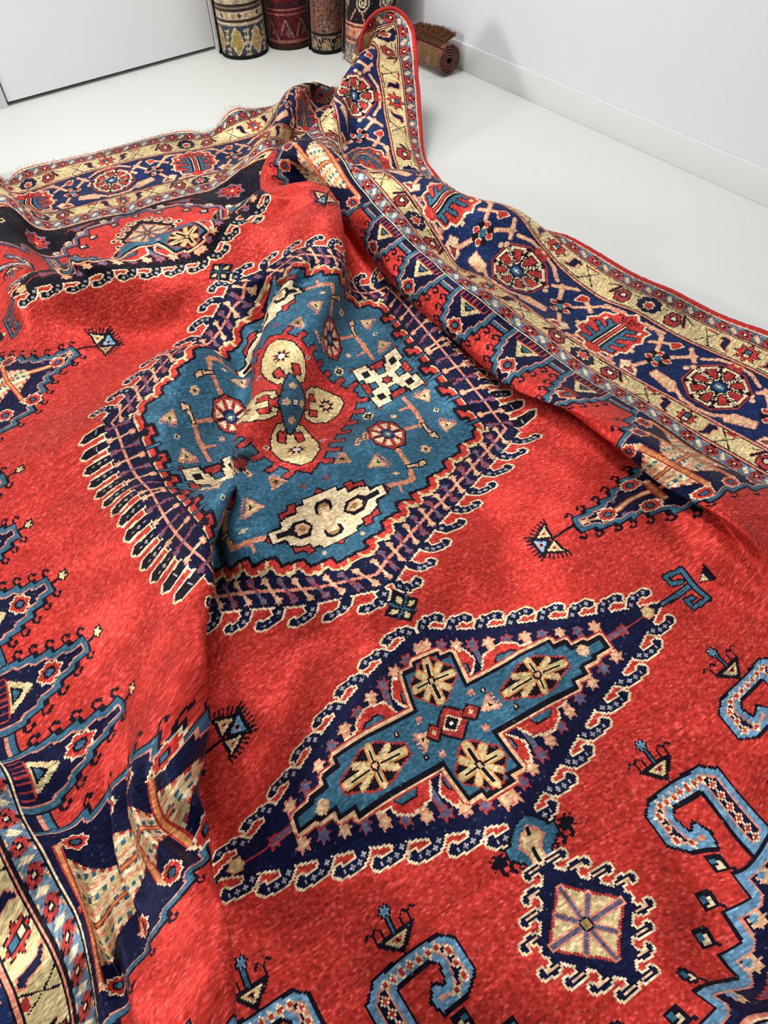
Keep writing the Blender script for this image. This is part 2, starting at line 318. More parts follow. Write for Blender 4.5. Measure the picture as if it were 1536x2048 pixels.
# ---------------------------------------------------------------- field: pendants, diamonds
def pendant(sy):
    body = [(57.5, -110.5*-sy*-1), (0, 0)]
    c = 110.5*sy
    body = [(57.8, c), (2.5, c+22.6), (-2.5, c+22.6), (-57.8, c), (-2.5, c-22.6), (2.5, c-22.6)]
    hooks = []
    for sx in (1, -1):
        for s2 in (1, -1):                   # s2=+1: edge towards larger v
            for k in range(8):
                x = 1.8+7.0*k; y = 22.8-.4*x
                if x > 54: continue
                hooks.append(Fr((sx*x, c+s2*(y+.2)), sx, -s2))
    hooked(body, hooks, 'N' if sy < 0 else 'K')
    # apex T with hooked ends, small fan
    for sx in (1, -1):
        f = Fr((0, c), sx, 1)
        line([(57.5, -.3), (68.2, -.6)], 1.0, 'B', f, 'K', .45)
        line([(66.6, 1.6), (63.8, 2.6), (63.4, 5.0), (68.4, 4.2), (68.4, -6), (63.6, -5.4), (63.9, -2.9), (66, -3.4)], 1.0, 'B', f, 'K', .45)
        poly([(69.6, -1.6), (72.6, -4), (72.6, 2)], 'K', f); poly([(69.9, -1.4), (71.3, -2.4), (71.3, .2)], 'Y', f)
        star(52.8, 0, 1.9, 'O', f, 6, .8); star(52.8, 0, 1.5, 'Y', f, 6, .85); line([(51, 0), (44, 0)], .5, 'E', f)
        star(44.5, 0, 1.9, 'E', f, 6, .55); star(44.5, 0, 1.3, 'P', f, 6, .6); line([(44, 0), (39, 0)], 1.0, 'P', f, 'E', .35)
    # spears standing on the blue cross
    k = 0
    for sx in (1, -1):
        for s2 in (1, -1):
            f = Fr((0, c), sx, s2)
            for q, (x, y0) in enumerate(((0.9, 16.6), (4.6, 15.6), (8.2, 13), (11.8, 9), (15.4, 9), (19.4, 7.6), (23.4, 6.4), (27.2, 5.6), (31.2, 4.6), (35.2, 3.0), (39.4, 1.8))):
                spear(f, x, y0, 22.6-.4*x-3.3 if x < 36 else 22.6-.4*x-2.6, 'F' if q % 2 == 0 else 'P')
            # red animals in the inner corners
            poly([(7.2, 6.9), (7.0, 13.5), (9.2, 14.5), (10.4, 11), (9.4, 9.4)], 'R', f, 'C', .5); poly([(7.3, 8.3), (7.2, 11.5), (8.2, 11), (8.5, 9)], 'B', f, 'K', .4)
            poly([(10.8, 7), (13, 10.6), (17.6, 11.4), (20.5, 9.6), (21, 8), (23.8, 7.6), (23.8, 7)], 'R', f, 'C', .5); poly([(14, 7.2), (15.4, 8.8), (18.6, 8.6), (20, 7.2)], 'B', f, 'K', .4)
    # stepped blue cross
    q = [(39, 0), (39, 1.4), (34.9, 1.4), (34.9, 2.2), (31, 2.2), (31, 4.2), (27.6, 4.2), (27.6, 6), (6.3, 6), (6.3, 14.6), (3.2, 14.6), (3.2, 16), (0, 16)]
    cross = [(a, c+b) for a, b in q]+[(-a, c+b) for a, b in q[::-1]]+[(-a, c-b) for a, b in q]+[(a, c-b) for a, b in q[::-1]]
    s = box(cross, 3); d = dist(cross, s, True); m = inside(cross, s)
    A[s][(~m) & (d < 1.55)] = CI['E']; A[s][(~m) & (d < 1.2)] = CI['F']; A[s][(d < .55)] = CI['K']; A[s][m & (d >= .4)] = CI['B']
    f = Fr((0, c))
    def ros(x, y, rx, ry):
        poly([(x+rx*a, y+ry*b) for a, b in ((1, -.25), (1, .25), (.62, .55), (.3, .9), (0, 1), (-.3, .9), (-.62, .55), (-1, .25), (-1, -.25), (-.62, -.55), (-.3, -.9), (0, -1), (.3, -.9), (.62, -.55))], 'K', f, 'E', .45)
        for a in (0, 1, 2, 3, 4, 5, 6, 7):
            t = a*math.pi/4; ca, sa = math.cos(t), math.sin(t); w = 1.5 if a % 2 == 0 else 1.15; l = .95 if a % 2 == 0 else .8
            line([(x+.25*rx*ca, y+.25*ry*sa), (x+l*rx*ca*.93, y+l*ry*sa*.93)], w, 'Y', f, 'O', .3)
        for a in range(4):
            ca, sa = (1, 0, -1, 0)[a], (0, 1, 0, -1)[a]
            line([(x+.2*rx*ca, y+.2*ry*sa), (x+.75*rx*ca, y+.75*ry*sa)], .5, 'K', f)
        disc(x, y, 1.0, 1.0, 'K', f); disc(x, y, .6, .6, 'F', f)
    ros(20.2, 0, 8.2, 4.3); ros(-20.2, 0, 8.2, 4.3); ros(0, 10.4, 5.2, 5.4); ros(0, -10.4, 5.2, 5.4)
    star(33.5, .6, 1.6, 'F', f, 4, .9); star(-33.5, -.6, 1.6, 'F', f, 4, .9)
    for sx in (1, -1):
        for (x, y) in ((9, 3.3), (13, -3.6)): star(sx*x, y*sx, .75, 'K', f, 4, .9); disc(sx*x, y*sx, .35, .35, 'F', f)
        star(sx*6.5, 4.2, 1.0, 'S', f, 6, .6); star(sx*5.5, -4.4, 1.0, 'S', f, 6, .6)
    flag(f, 8.6, -.2, 'F', .8, 3.3); flag(f, -7.6, .2, 'F', .8, .2)
    poly([(.2, 3.9), (4.6, .2), (.2, -3.9), (-4, .2)], 'E', f, 'K', .5)
    for sx in (1, -1): poly([(sx*4.6, .2+1.7), (sx*4.6+1.8*sx, .2), (sx*4.6, .2-1.7), (sx*2.8, .2)], 'E', f, 'K', .45); star(sx*4.6, .2, .7, 'Y', f, 4, .7)
    poly([(0, 2.2), (2.4, 0), (0, -2.2), (-2.4, 0)], 'C', f); poly([(0, 1.7), (1.9, 0), (0, -1.7), (-1.9, 0)], 'K', f); disc(0, 0, .45, .45, 'W', f)

def diamonds(sy):
    f = Fr((0, 0), 1, sy)
    # finial
    for sx in (1, -1):
        g = Fr((0, 0), sx, sy)
        for k in range(3):
            x = 3.6+2*k; line([(x-1, 140.2-k*.6), (x, 139.4-k*.5), (x+.7, 140.6-k*.5), (x, 141.4-k*.5)], .7, 'K', g); line([(x-1, 136-k*-.5), (x, 136.9+k*.3), (x+.7, 135.7+k*.5)], .7, 'K', g)
        line([(5, 138), (9.2, 138)], 1.1, 'K', g); star(8.4, 138, 1.5, 'K', g, 4, .6, .78)
    poly([(0, 133.4), (2, 134.2), (3.6, 135.6), (4, 136.6), (5.5, 137), (5.5, 138.6), (4.2, 139.6), (2.8, 140.6), (2.2, 143), (-2.2, 143), (-2.8, 140.6), (-4.2, 139.6), (-5.5, 138.6), (-5.5, 137), (-4, 136.6), (-3.6, 135.6), (-2, 134.2)], 'B', f, 'K', .5)
    poly([(0, 134.6), (1.9, 136.2), (3.2, 137.8), (1.8, 139.4), (1.5, 143), (-1.5, 143), (-1.8, 139.4), (-3.2, 137.8), (-1.9, 136.2)], 'S', f); poly([(0, 135.2), (1.4, 136.6), (2.5, 137.8), (1.2, 139.2), (1.0, 143), (-1.0, 143), (-1.2, 139.2), (-2.5, 137.8), (-1.4, 136.6)], 'Y', f)
    line([(0, 135.8), (0, 142.4)], .9, 'K', f); star(0, 137.8, 1.1, 'F', f, 6, .7); line([(0, 139.4), (0, 142.4)], .3, 'C', f)
    c = (0, 154*sy)
    body = [(0, c[1]+11.6), (10.6, c[1]), (0, c[1]-11.6), (-10.6, c[1])]
    hooks = []
    for sx in (1, -1):
        for s2 in (1, -1):
            for k in range(4): x = .9+2.8*k; hooks.append(Fr((sx*x, c[1]+s2*(11.5-1.08*x)), sx, -s2, False, .62))
    hooked(body, hooks, 'N' if sy < 0 else 'K', False)
    for h in hooks: line([(.2, -1.9), (4.2, -1.9)], .35, 'F', h)
    poly([(0, c[1]+7.2), (8.4, c[1]), (0, c[1]-7.2), (-8.4, c[1])], 'Y', ID, 'E', .5)
    for a in range(8):
        t = a*math.pi/4; l = 1/(abs(math.cos(t))/8.2+abs(math.sin(t))/7.0)
        line([c, (c[0]+l*math.cos(t), c[1]+l*math.sin(t))], .75, 'P', ID, 'S', .35)
    disc(c[0], c[1], 1.5, 1.5, 'K'); disc(c[0], c[1], 1.05, 1.05, 'T')
for sy in (-1, 1): pendant(sy); diamonds(sy)

# ---------------------------------------------------------------- field: medallion
def medallion():
    body = [(2, 74.5), (62.5, 37), (62.5, -37), (2, -74.5), (-2, -74.5), (-62.5, -37), (-62.5, 37), (-2, 74.5)]
    hooks = []
    for sx, sy in SG:
        for k in range(9):
            x = 2.4+6.9*k; y = 74.6-(x-2)*.62
            hooks.append(Fr((sx*x, sy*(y+.2)), sx, -sy))
    hooked(body, hooks, 'N')
    # comb of straight hooks on the two long sides
    for sx in (1, -1):
        for k in range(14):
            v = -33.6+5.17*k; f = Fr((0, v), sx, 1 if v > 0 else -1)
            pts = [(62, -1.3), (68.6, -1.6), (70, -.3), (68.8, 1.2), (62, 1.3)]
            poly(pts, 'K', f, 'C', .5); line([(61, 0), (63, 0)], 2.0, 'N', f)
            for q in (63.6, 65.4, 67.2): line([(q-.45, 0), (q+.45, 0)], .3, 'H', f); line([(q, -.5), (q, .5)], .3, 'H', f)
    # spine and bones
    sp = [(0, 70.6), (58.3, 35.6), (58.3, -35.6), (0, -70.6), (-58.3, -35.6), (-58.3, 35.6), (0, 70.6)]
    line(sp, .8, 'S', ID)
    for sx, sy in SG:
        f = Fr((0, 0), sx, sy)
        for k in range(17):
            x = 2.2+3.3*k; y = 70.6-x*.6
            bone(f, x-.3, y+3.1, x+.3, y-2.9, 'F' if k % 2 == 0 else 'P')
        for k in range(4):
            v = 31-4.6*2*k+0
        for k in range(8):
            v = 33-4.6*k
            if v < -1: continue
            bone(f, 54.4, v-.2, 61.2, v+.5, 'F' if k % 2 else 'P')
    # blue hexagon, red saw edge
    q = []
    n = 8
    for k in range(n):                       # stepped diagonal from the near tip to the side
        x0, y0 = 6.25*k, 61.5-3.7*k
        q += [(x0, y0), (x0+4.2, y0-.6), (x0+4.6, y0-3.2)]
    q += [(50, 32)]
    side = []
    for k in range(6):
        v = 30-10*k
        side += [(50.2, v), (50.2, v-3.4), (48.2, v-3.4), (48.2, v-7.4), (50.2, v-7.4)]
    quarter = q
    hexa = quarter+side+[(50, -32)]+[(a, -b) for a, b in quarter[::-1]]
    hexa = hexa+[(-a, -b) for a, b in hexa]
    s = box(hexa, 4); m = inside(hexa, s); d = dist(hexa, s, True)
    out = ~m
    x = np.abs(UC[s[0]])[:, None]; y = np.abs(VC[s[1]])[None, :]
    A[s][out & (d < 2.6)] = CI['Y']; A[s][out & (d < 2.05)] = CI['R']; A[s][d < .45] = CI['K']; A[s][m & (d >= .45)] = CI['B']
    for sx, sy in SG:                        # cream running hooks outside the saw edge
        f = Fr((0, 0), sx, sy)
        for k in range(9):
            x0, y0 = 2.8+6.1*k, 63.4-3.72*k
            line([(x0-1.4, y0-1.4), (x0-.4, y0+.5), (x0+1.2, y0+.7), (x0+1.5, y0-.5)], .75, 'Y', f)
    for sx in (1, -1):
        f = Fr((0, 0), sx, 1)
        for k in range(6):
            v = 25.5-10*k
            star(51.3, v+.3, 1.9, 'K', f, 5, .6, 3.14); line([(52, v+.3), (54.5, v+.3)], 1.6, 'K', f)
            line([(49.0, v-5), (52.3, v-5)], 1.0, 'B', f, 'K', .35)
    # ---- inside
    for sx, sy in SG:
        f = Fr((0, 0), sx, sy)
        x, y = 25, 23.6                      # rosettes
        star(x, y, 5.7, 'K', f, 8, .9, .2, 8.4); star(x, y, 5.2, 'E', f, 8, .88, .2, 7.8)
        star(x, y, 4.4, 'K', f, 8, .9, .2, 6.8)
        for a in range(8):
            t = a*math.pi/4+.3927; ca, sa = math.cos(t), math.sin(t); pa, pb = -sa, ca
            poly([(x+2.1*ca-.3*pa, y+3*sa-.4*pb), (x+4.1*ca-1.1*pa, y+6.0*sa-1.7*pb), (x+4.1*ca+1.1*pa, y+6.0*sa+1.7*pb), (x+2.1*ca+.3*pa, y+3*sa+.4*pb)], 'C', f, 'E', .25)
            t = a*math.pi/4; ca, sa = math.cos(t), math.sin(t); line([(x+2*ca, y+3*sa), (x+4.8*ca, y+7.2*sa)], .3, 'E', f)
        disc(x, y, 2.1, 2.9, 'M', f); disc(x, y, 1.4, 1.9, 'B', f); star(x, y, 1.0, 'F', f, 4, .5)
        # tendrils between cross, rosette and side cross
        line([(17.6, 45), (26, 42.6), (26.2, 38.4), (25.2, 32)], .9, 'S', f, 'O', .25); line([(21.4, 44), (21.2, 46.6)], .9, 'S', f)
        line([(25.9, 38.4), (29.4, 38.6)], .9, 'F', f, 'K', .4); poly([(29, 39.3), (31.4, 38.8), (31, 37.4), (29.4, 37.8)], 'F', f, 'K', .4)
        line([(31, 24), (36.6, 24.4), (37.6, 19), (37.8, 11)], .9, 'S', f, 'O', .25); line([(37.4, 15.6), (34.2, 15.2)], .9, 'S', f)
        line([(36.7, 24.4), (37.0, 28.6)], 1.0, 'F', f, 'K', .4); poly([(36.2, 28.5), (38.6, 29), (38.4, 31.2), (36.6, 30)], 'F', f, 'K', .4)
        # fillers
        flag(f, 18, 35, 'Y', 1.1, .4 if sy > 0 else 2.8); flag(f, 43, 27.5, 'Y', 1.0, 2.2); flag(f, 43.4, 14, 'Y', 1.05, 1.6)
        flag(f, 9.6, 29.8, 'T', .95, .9)
        star(33, 33.8, 1.7, 'F', f, 6, .75); disc(33, 33.8, .6, .6, 'K', f)
        star(43.5, 21, 1.0, 'C', f, 4, .8); disc(43.5, 21, .45, .45, 'K', f)
        star(21.6, 40.2, 1.1, 'F', f, 6, .55); star(3.4, 34.2, .9, 'E', f, 4, .6); star(44.4, 7.6, 1.3, 'S', f, 6, .6)
        star(31, 16.6, 1.0, 'F', f, 6, .6); star(5.4, 55.6, .9, 'F', f, 4, .7)
        star(25, 11.5, 2.0, 'Y', f, 8, .8); star(25, 11.5, 1.6, 'K', f, 4, .55); disc(25, 11.5, .4, .4, 'Y', f)
        line([(15.5, 25), (17, 22), (19, 22.8), (20, 19.4)], 1.6, 'S', f); line([(15.6, 24.8), (17.1, 22.1), (19, 22.8), (19.9, 19.6)], .9, 'Y', f); line([(15.9, 24.4), (17.2, 22.2), (19, 22.8), (19.8, 20)], .4, 'K', f)
    # four cream crosses
    def cross(f, k):
        pts = [(16.2, -1.6), (16.2, 1.6), (12.6, 1.8), (12.4, 3.4), (10, 4.6), (7.4, 4.6), (7, 6.4), (5, 6.6), (4.6, 8), (-4.6, 8), (-5, 6.6), (-7, 6.4), (-7.4, 4.6), (-10, 4.6), (-12.4, 3.4), (-12.6, 1.8), (-16.2, 1.6), (-16.2, -1.6), (-12.6, -1.8), (-12.4, -3.4), (-10, -4.6), (-7.4, -4.6), (-7, -6.4), (-5, -6.6), (-4.6, -8), (4.6, -8), (5, -6.6), (7, -6.4), (7.4, -4.6), (10, -4.6), (12.4, -3.4), (12.6, -1.8)]
        for sx, sy in SG:
            g = Fr(f.o, f.sx*sx, f.sy*sy, f.swap, f.k)
            poly([(7.4, 4.6), (12, 4), (12, 6), (9.4, 6.2), (9.2, 7.6), (7.2, 7.6)], 'E', g, 'K', .45)
        poly([(17.6, 0), (16.2, 1.4), (16.2, -1.4)], 'E', f, 'K', .4); poly([(-17.6, 0), (-16.2, 1.4), (-16.2, -1.4)], 'E', f, 'K', .4)
        poly([(0, 9.6), (1.6, 8), (-1.6, 8)], 'E', f, 'K', .4); poly([(0, -9.6), (1.6, -8), (-1.6, -8)], 'E', f, 'K', .4)
        poly(pts, 'C', f, 'K', .55)
        for sx in (1, -1):
            poly([(sx*4.2, 0), (sx*6, 2.6), (sx*9, 2.6), (sx*11, 1), (sx*14.6, .9), (sx*14.6, -.9), (sx*11, -1), (sx*9, -2.6), (sx*6, -2.6)], 'K', f); poly([(sx*5.2, 0), (sx*6.6, 1.6), (sx*9, 1.4), (sx*9.6, 0), (sx*9, -1.4), (sx*6.6, -1.6)], 'F', f); disc(sx*7.4, 0, 1.0, .8, 'T', f)
        for q in (1, -1):
            disc(0, q*3.9, 2.8, 2.4, 'K', f); disc(0, q*3.9, 1.6, 1.5, 'T', f)
        poly([(-1.8, 4), (1.8, 4), (1.2, 0), (1.8, -4), (-1.8, -4), (-1.2, 0)], 'F', f); poly([(-.8, 4), (.8, 4), (.5, 0), (.8, -4), (-.8, -4), (-.5, 0)], 'C', f)
    cross(Fr((0, -46)), 1); cross(Fr((0, 46)), 1)
    def xcross(f):
        pts = [(0, 3.4), (2.6, 4.2), (2.6, 7.2), (4.6, 7.4), (4.8, 9.4), (7.8, 9.2), (8, 5.2), (6, 5), (5.8, 2.6), (3.6, 2)]
        full = []
        ring = [(0, 3.0), (1.7, 3.2), (1.9, 6.4), (3.3, 6.6), (3.5, 9.6), (8.3, 9.4), (8.5, 4.4), (6.8, 4.2), (6.6, 2.0), (3.6, 1.5), (3.4, 0)]
        full = ring+[(a, -b) for a, b in ring[::-1]]+[(-a, -b) for a, b in ring]+[(-a, b) for a, b in ring[::-1]]
        for a, b in ((0, 7.4), (0, -7.4)): poly([(a-2.2, b-1.2), (a+2.2, b-1.2), (a+2.2, b+1.2), (a-2.2, b+1.2)], 'E', f, 'K', .45)
        for a, b in ((7.4, 0), (-7.4, 0)): poly([(a-1, b-2.4), (a+1, b-2.4), (a+1, b+2.4), (a-1, b+2.4)], 'E', f, 'K', .45)
        for sx, sy in SG: poly([(sx*7.6, sy*9), (sx*9.4, sy*9.6), (sx*8.2, sy*10.8)], 'E', f, 'K', .35)
        poly(full, 'C', f, 'K', .55)
        for sx, sy in SG: star(sx*5.2, sy*5.8, 1.8, 'K', f, 4, .62, .8, 2.0)
        star(0, 0, 2.1, 'K', f, 6, .8); star(0, 0, 1.5, 'E', f, 6, .7)
    xcross(Fr((38, 0))); xcross(Fr((-38, 0)))
    # central cartouche
    dia = [(0, 31), (5.5, 26.5), (9, 20), (13.5, 14), (20, 8.6), (24.2, 4.2), (26.6, 0)]
    dia = dia+[(a, -b) for a, b in dia[-2::-1]]; dia = dia+[(-a, b) for a, b in dia[-2:0:-1]]
    fing = []
    for sx, sy in SG:
        f = Fr((0, 0), sx, sy)
        for (x, y) in ((3.2, 28.2), (6.8, 24), (9.8, 18.6), (13.4, 14), (17.2, 10.6), (21.4, 7.0), (24.8, 3.2)):
            fing.append(f([(x-1, y-1.4), (x+1.4, y+1.2), (x+3.6, y+1.8), (x+4.2, y+.4), (x+3.2, y-.2), (x+2.2, y-.2), (x+1.2, y-1.8)]))
    for p in fing: poly(p, 'E', ID, 'K', .45)
    poly(dia, 'R', ID, 'K', .55)
    for p in fing: poly(p, 'E')
    for (ox, oy, f) in ((0, 0, Fr((0, 0), 1, -1)), (0, 0, Fr((0, 0), 1, 1)), (0, 0, Fr((0, 0), 1, 1, True)), (0, 0, Fr((0, 0), -1, 1, True))):
        kx = .82 if f.swap else 1.
        g = (lambda pts: [(a*.9, b*.78) for a, b in pts]) if f.swap else (lambda pts: pts)
        h = [(-1.8, 8.6), (-2.6, 6.8), (-4.8, 7.4), (-6.4, 11), (-7, 17), (-5.2, 23), (-1.6, 27.2), (1.6, 27.2), (5.2, 23), (7, 17), (6.4, 11), (4.8, 7.4), (2.6, 6.8), (1.8, 8.6), (2.6, 9.6), (3.4, 8.8), (4.6, 10), (4.6, 13.4), (1.6, 15), (1.2, 10.2), (-1.2, 10.2), (-1.6, 15), (-4.6, 13.4), (-4.6, 10), (-3.4, 8.8), (-2.6, 9.6)]
        poly(g(h), 'Y', f, 'K', .5)
        c = g([(0, 19.6)])[0]
        star(c[0], c[1], 3.4, 'E', f, 8, .45); star(c[0], c[1], 2.9, 'K', f, 8, .5, 0); star(c[0], c[1], 1.3, 'W' if f.swap is False else 'F', f, 6, .8)
    for sx, sy in SG:
        f = Fr((0, 0), sx, sy); star(8.6, 15.8, 1.0, 'W', f, 4, .9); disc(8.6, 15.8, .6, .6, 'K', f)
    poly([(0, 10.4), (2.4, 7), (4.4, 2), (5.2, 0), (4.4, -2), (2.4, -7), (0, -10.4), (-2.4, -7), (-4.4, -2), (-5.2, 0), (-4.4, 2), (-2.4, 7)], 'B', ID, 'K', .5)
    for (x, y) in ((0, 5.6), (0, -5.6), (3, 0), (-3, 0)): star(x, y, 1.7, 'F', ID, 5, .6)
    star(0, 0, 1.5, 'K', ID, 4, .8); disc(0, 0, .9, 1.0, 'W')
medallion()
for sy in (-1, 1):                            # small crossed diamonds between medallion and pendants
    y = 80.3*sy
    poly([(0, y+3.9), (4.4, y), (0, y-3.9), (-4.4, y)], 'K', ID, 'K', .3)
    for t in ((0, 2), (2.4, 0), (0, -2), (-2.4, 0)): poly([(t[0]*.35, y+t[1]*.35), (t[0]+(.9 if t[1] else 0)*1, y+t[1]+(.7 if t[0] else 0)), (t[0]*1.5, y+t[1]*1.5), (t[0]-(.9 if t[1] else 0), y+t[1]-(.7 if t[0] else 0))], 'Y')
    line([(-2.4, y-2), (2.4, y+2)], .5, 'B', ID, 'K', .3); line([(-2.4, y+2), (2.4, y-2)], .5, 'B', ID, 'K', .3)

# ---------------------------------------------------------------- field: long sides
for sx in (1, -1):
    f = Fr((0, 0), sx, 1)
    poly([(106.8, -182), (110.5, -182), (110.5, 182), (106.8, 182)], 'N', f)
    def curl(x, y, s):
        line([(x, y-s*.3), (x, y+s*1.0), (x-.9, y+s*1.7), (x-1.8, y+s*.9)], .6, 'K', f); star(x-1.6, y+s*.8, .6, 'K', f, 4, .8)
    for (u0, u1, c_) in ((105.4, 105.9, 'K'), (105.9, 107.3, 'B'), (107.3, 107.8, 'S'), (107.8, 110.5, 'N')):
        for (v0, v1) in ((-114, -46), (-54, 54), (46, 114)): poly([(u0, v0), (u1, v0), (u1, v1), (u0, v1)], c_, f)
    def tooth(c, prof, base):
        """stepped tooth on the border: prof = [(u, half width)...] from tip to base"""
        pts = []; prev = None
        for (u, w) in prof:
            if prev is not None: pts.append((u, prev))
            pts.append((u, w)); prev = w
        pts.append((base, prev))
        out = [(u, c+w) for u, w in pts]+[(u, c-w) for u, w in pts[::-1]]
        nested([(a-.5 if i else a, b) for i, (a, b) in enumerate(out)], [(0, 'K')], f)
        nested(out, [(0, 'K'), (.45, 'B' if sx < 0 else 'B'), (1.75, 'S'), (2.15, 'N')], f)
        poly([(105.0, c-w+2.6), (base+3, c-w+2.6), (base+3, c+w-2.6), (105.0, c+w-2.6)], 'N', f)
        return pts
    for k in range(-2, 3):
        c = 20.*k
        prof = [(89.6, 2.8), (93, 4.2), (96.4, 5.6), (99.8, 6.9), (103.2, 7.7), (106.0, 7.7)]
        tooth(c, prof, 112)
        for (u, w) in prof[:-1]:
            for s in (1, -1): curl(u+.8, c+s*w, s)
        bud(f, 98.4, c); line([(90, c), (87.4, c)], .5, 'K', f); star(85.9, c, 1.7, 'K', f, 5, .8); star(85.9, c, 1.2, 'Y', f, 5, .7)
        poly([(101.6, c), (107, c-4), (107, c+4)], 'Y', f); poly([(103.6, c), (106.2, c-1.9), (106.2, c+1.9)], 'K', f); poly([(104.4, c), (105.9, c-1.1), (105.9, c+1.1)], 'B', f)
        line([(107, c-4.2), (107, c+4.2)], .5, 'R', f)
        for q in range(7): line([(107.3, c-4.5+1.5*q), (109.4, c-4.5+1.5*q)], .5, 'E', f)
    for sy in (1, -1):
        c = 80.*sy
        if sx > 0: prof = [(53.6, 3.2), (57, 4.6), (61.5, 5.8), (65, 7.6), (69, 10), (73, 12), (77, 14.5), (81, 17), (86, 19), (92, 21), (98, 23.5), (106, 25.4)]
        else: prof = [(53.6, 3.2), (57, 4.6), (61.5, 6), (65, 9), (68, 12.5), (71, 16), (74, 19), (80, 21), (87, 22.6), (94, 24.6), (100, 26.8), (106, 27.4)]
        tooth(c, prof, 112)
        for (u, w) in prof[:-1]:
            for s in (1, -1): curl(u+.6, c+s*w, s)
        # stem with fan of three fringed triangles
        line([(53.6, c), (46.6, c)], 1.1, 'K', f); line([(53.6, c), (47, c)], .35, 'W', f)
        for (ang, col) in ((2.1, 'Y'), (-2.1, 'Y'), (math.pi, 'L')):
            x0, y0 = (46.4, c) if ang != math.pi else (45.4, c)
            ca, sa = math.cos(ang), math.sin(ang)
            R = lambda pts: [(x0+a*ca-b*sa, y0+a*sa+b*ca) for a, b in pts]
            for q in range(8):
                b = -3.6+1.03*q; line(R([(4.4-abs(b)*.1, b*.9), (6.6-abs(b)*.22, b*1.15)]), .5, 'K', f)
            poly(R([(.3, 0), (4.6, -3.2), (4.6, 3.2)]), 'K', f, 'K', .3); poly(R([(1.1, 0), (4.1, -2.2), (4.1, 2.2)]), col, f); poly(R([(2, 0), (3.6, -1.1), (3.6, 1.1)]), 'S', f); disc(*R([(3.0, 0)])[0], .4, .4, 'K', f)
        star(56.6, c, 1.2, 'F', f, 5, .7); line([(57, c), (59, c)], .5, 'O', f); bud(f, 61.2, c, 0, .95)
        line([(63.8, c), (74, c)], 1.5, 'O', f, 'E', .3); line([(63.8, c), (74, c)], .6, 'Y', f)
        for (u, w) in ((64.6, 3.2), (64.6, -3.0)): star(u, c+w, .9, 'P', f, 5, .6)
        bars = [(75.6, 11), (84.6, 12.5), (96, 16.3), (108, 19)] if sx < 0 else [(74, 5), (90.2, 13), (98.2, 16), (107.4, 18.6)]
        # chevron hatching between the bars
        for (u0, w0, u1, w1) in ((69, 2, 75.6, 8), (76, 3.5, 84.6, 10), (84.6, 5, 96, 12.5), (96, 6.5, 108, 15)) if sx < 0 else ((79, 3, 90, 10.5), (90, 5, 98, 12), (98, 6.5, 107.4, 14.5)):
            p = f([(u0, c-w0), (u1, c-w1), (u1, c+w1), (u0, c+w0)]); s = box(p, 2); m = inside(p, s); d = dist(p, s, True)
            x = np.abs(UC[s[0]])[:, None]+0*VC[s[1]][None, :]; y = np.abs(VC[s[1]]-c)[None, :]+0*x
            ph = ((y*1.0+(x-u0)*.22)/1.25).astype(int) % 4; dots = ((x/.8).astype(int) % 2) == 0
            col = np.where(ph == 0, CI['Y'], np.where(ph == 1, np.where(dots, CI['B'], CI['Y']), np.where(ph == 2, CI['C'], np.where(dots, CI['S'], CI['F'])))).astype(np.uint8)
            A[s][m] = col[m]
            A[s][m & (d < .7) & (y > w0*.8) & dots] = CI['E']
        line([(74, c), (109, c)], 1.5, 'E', f); line([(74, c), (109, c)], .8, 'O', f)
        for (u, w) in bars:
            line([(u, c-w), (u, c+w)], 1.6, 'E', f); line([(u, c-w), (u, c+w)], .9, 'O', f)
        for (u, w) in ((73, 13), (82, 13.9), (93.4, 16.5), (104.8, 19.6)) if sx < 0 else ((71, 6), (87.6, 14.2), (95.8, 16.8), (104.2, 19.4)):
            for s in (1, -1): bud(f, u, c+s*w); line([(u+2.4, c+s*(w-.4)), (u+3.4, c+s*(w-1.6))], .8, 'F', f)

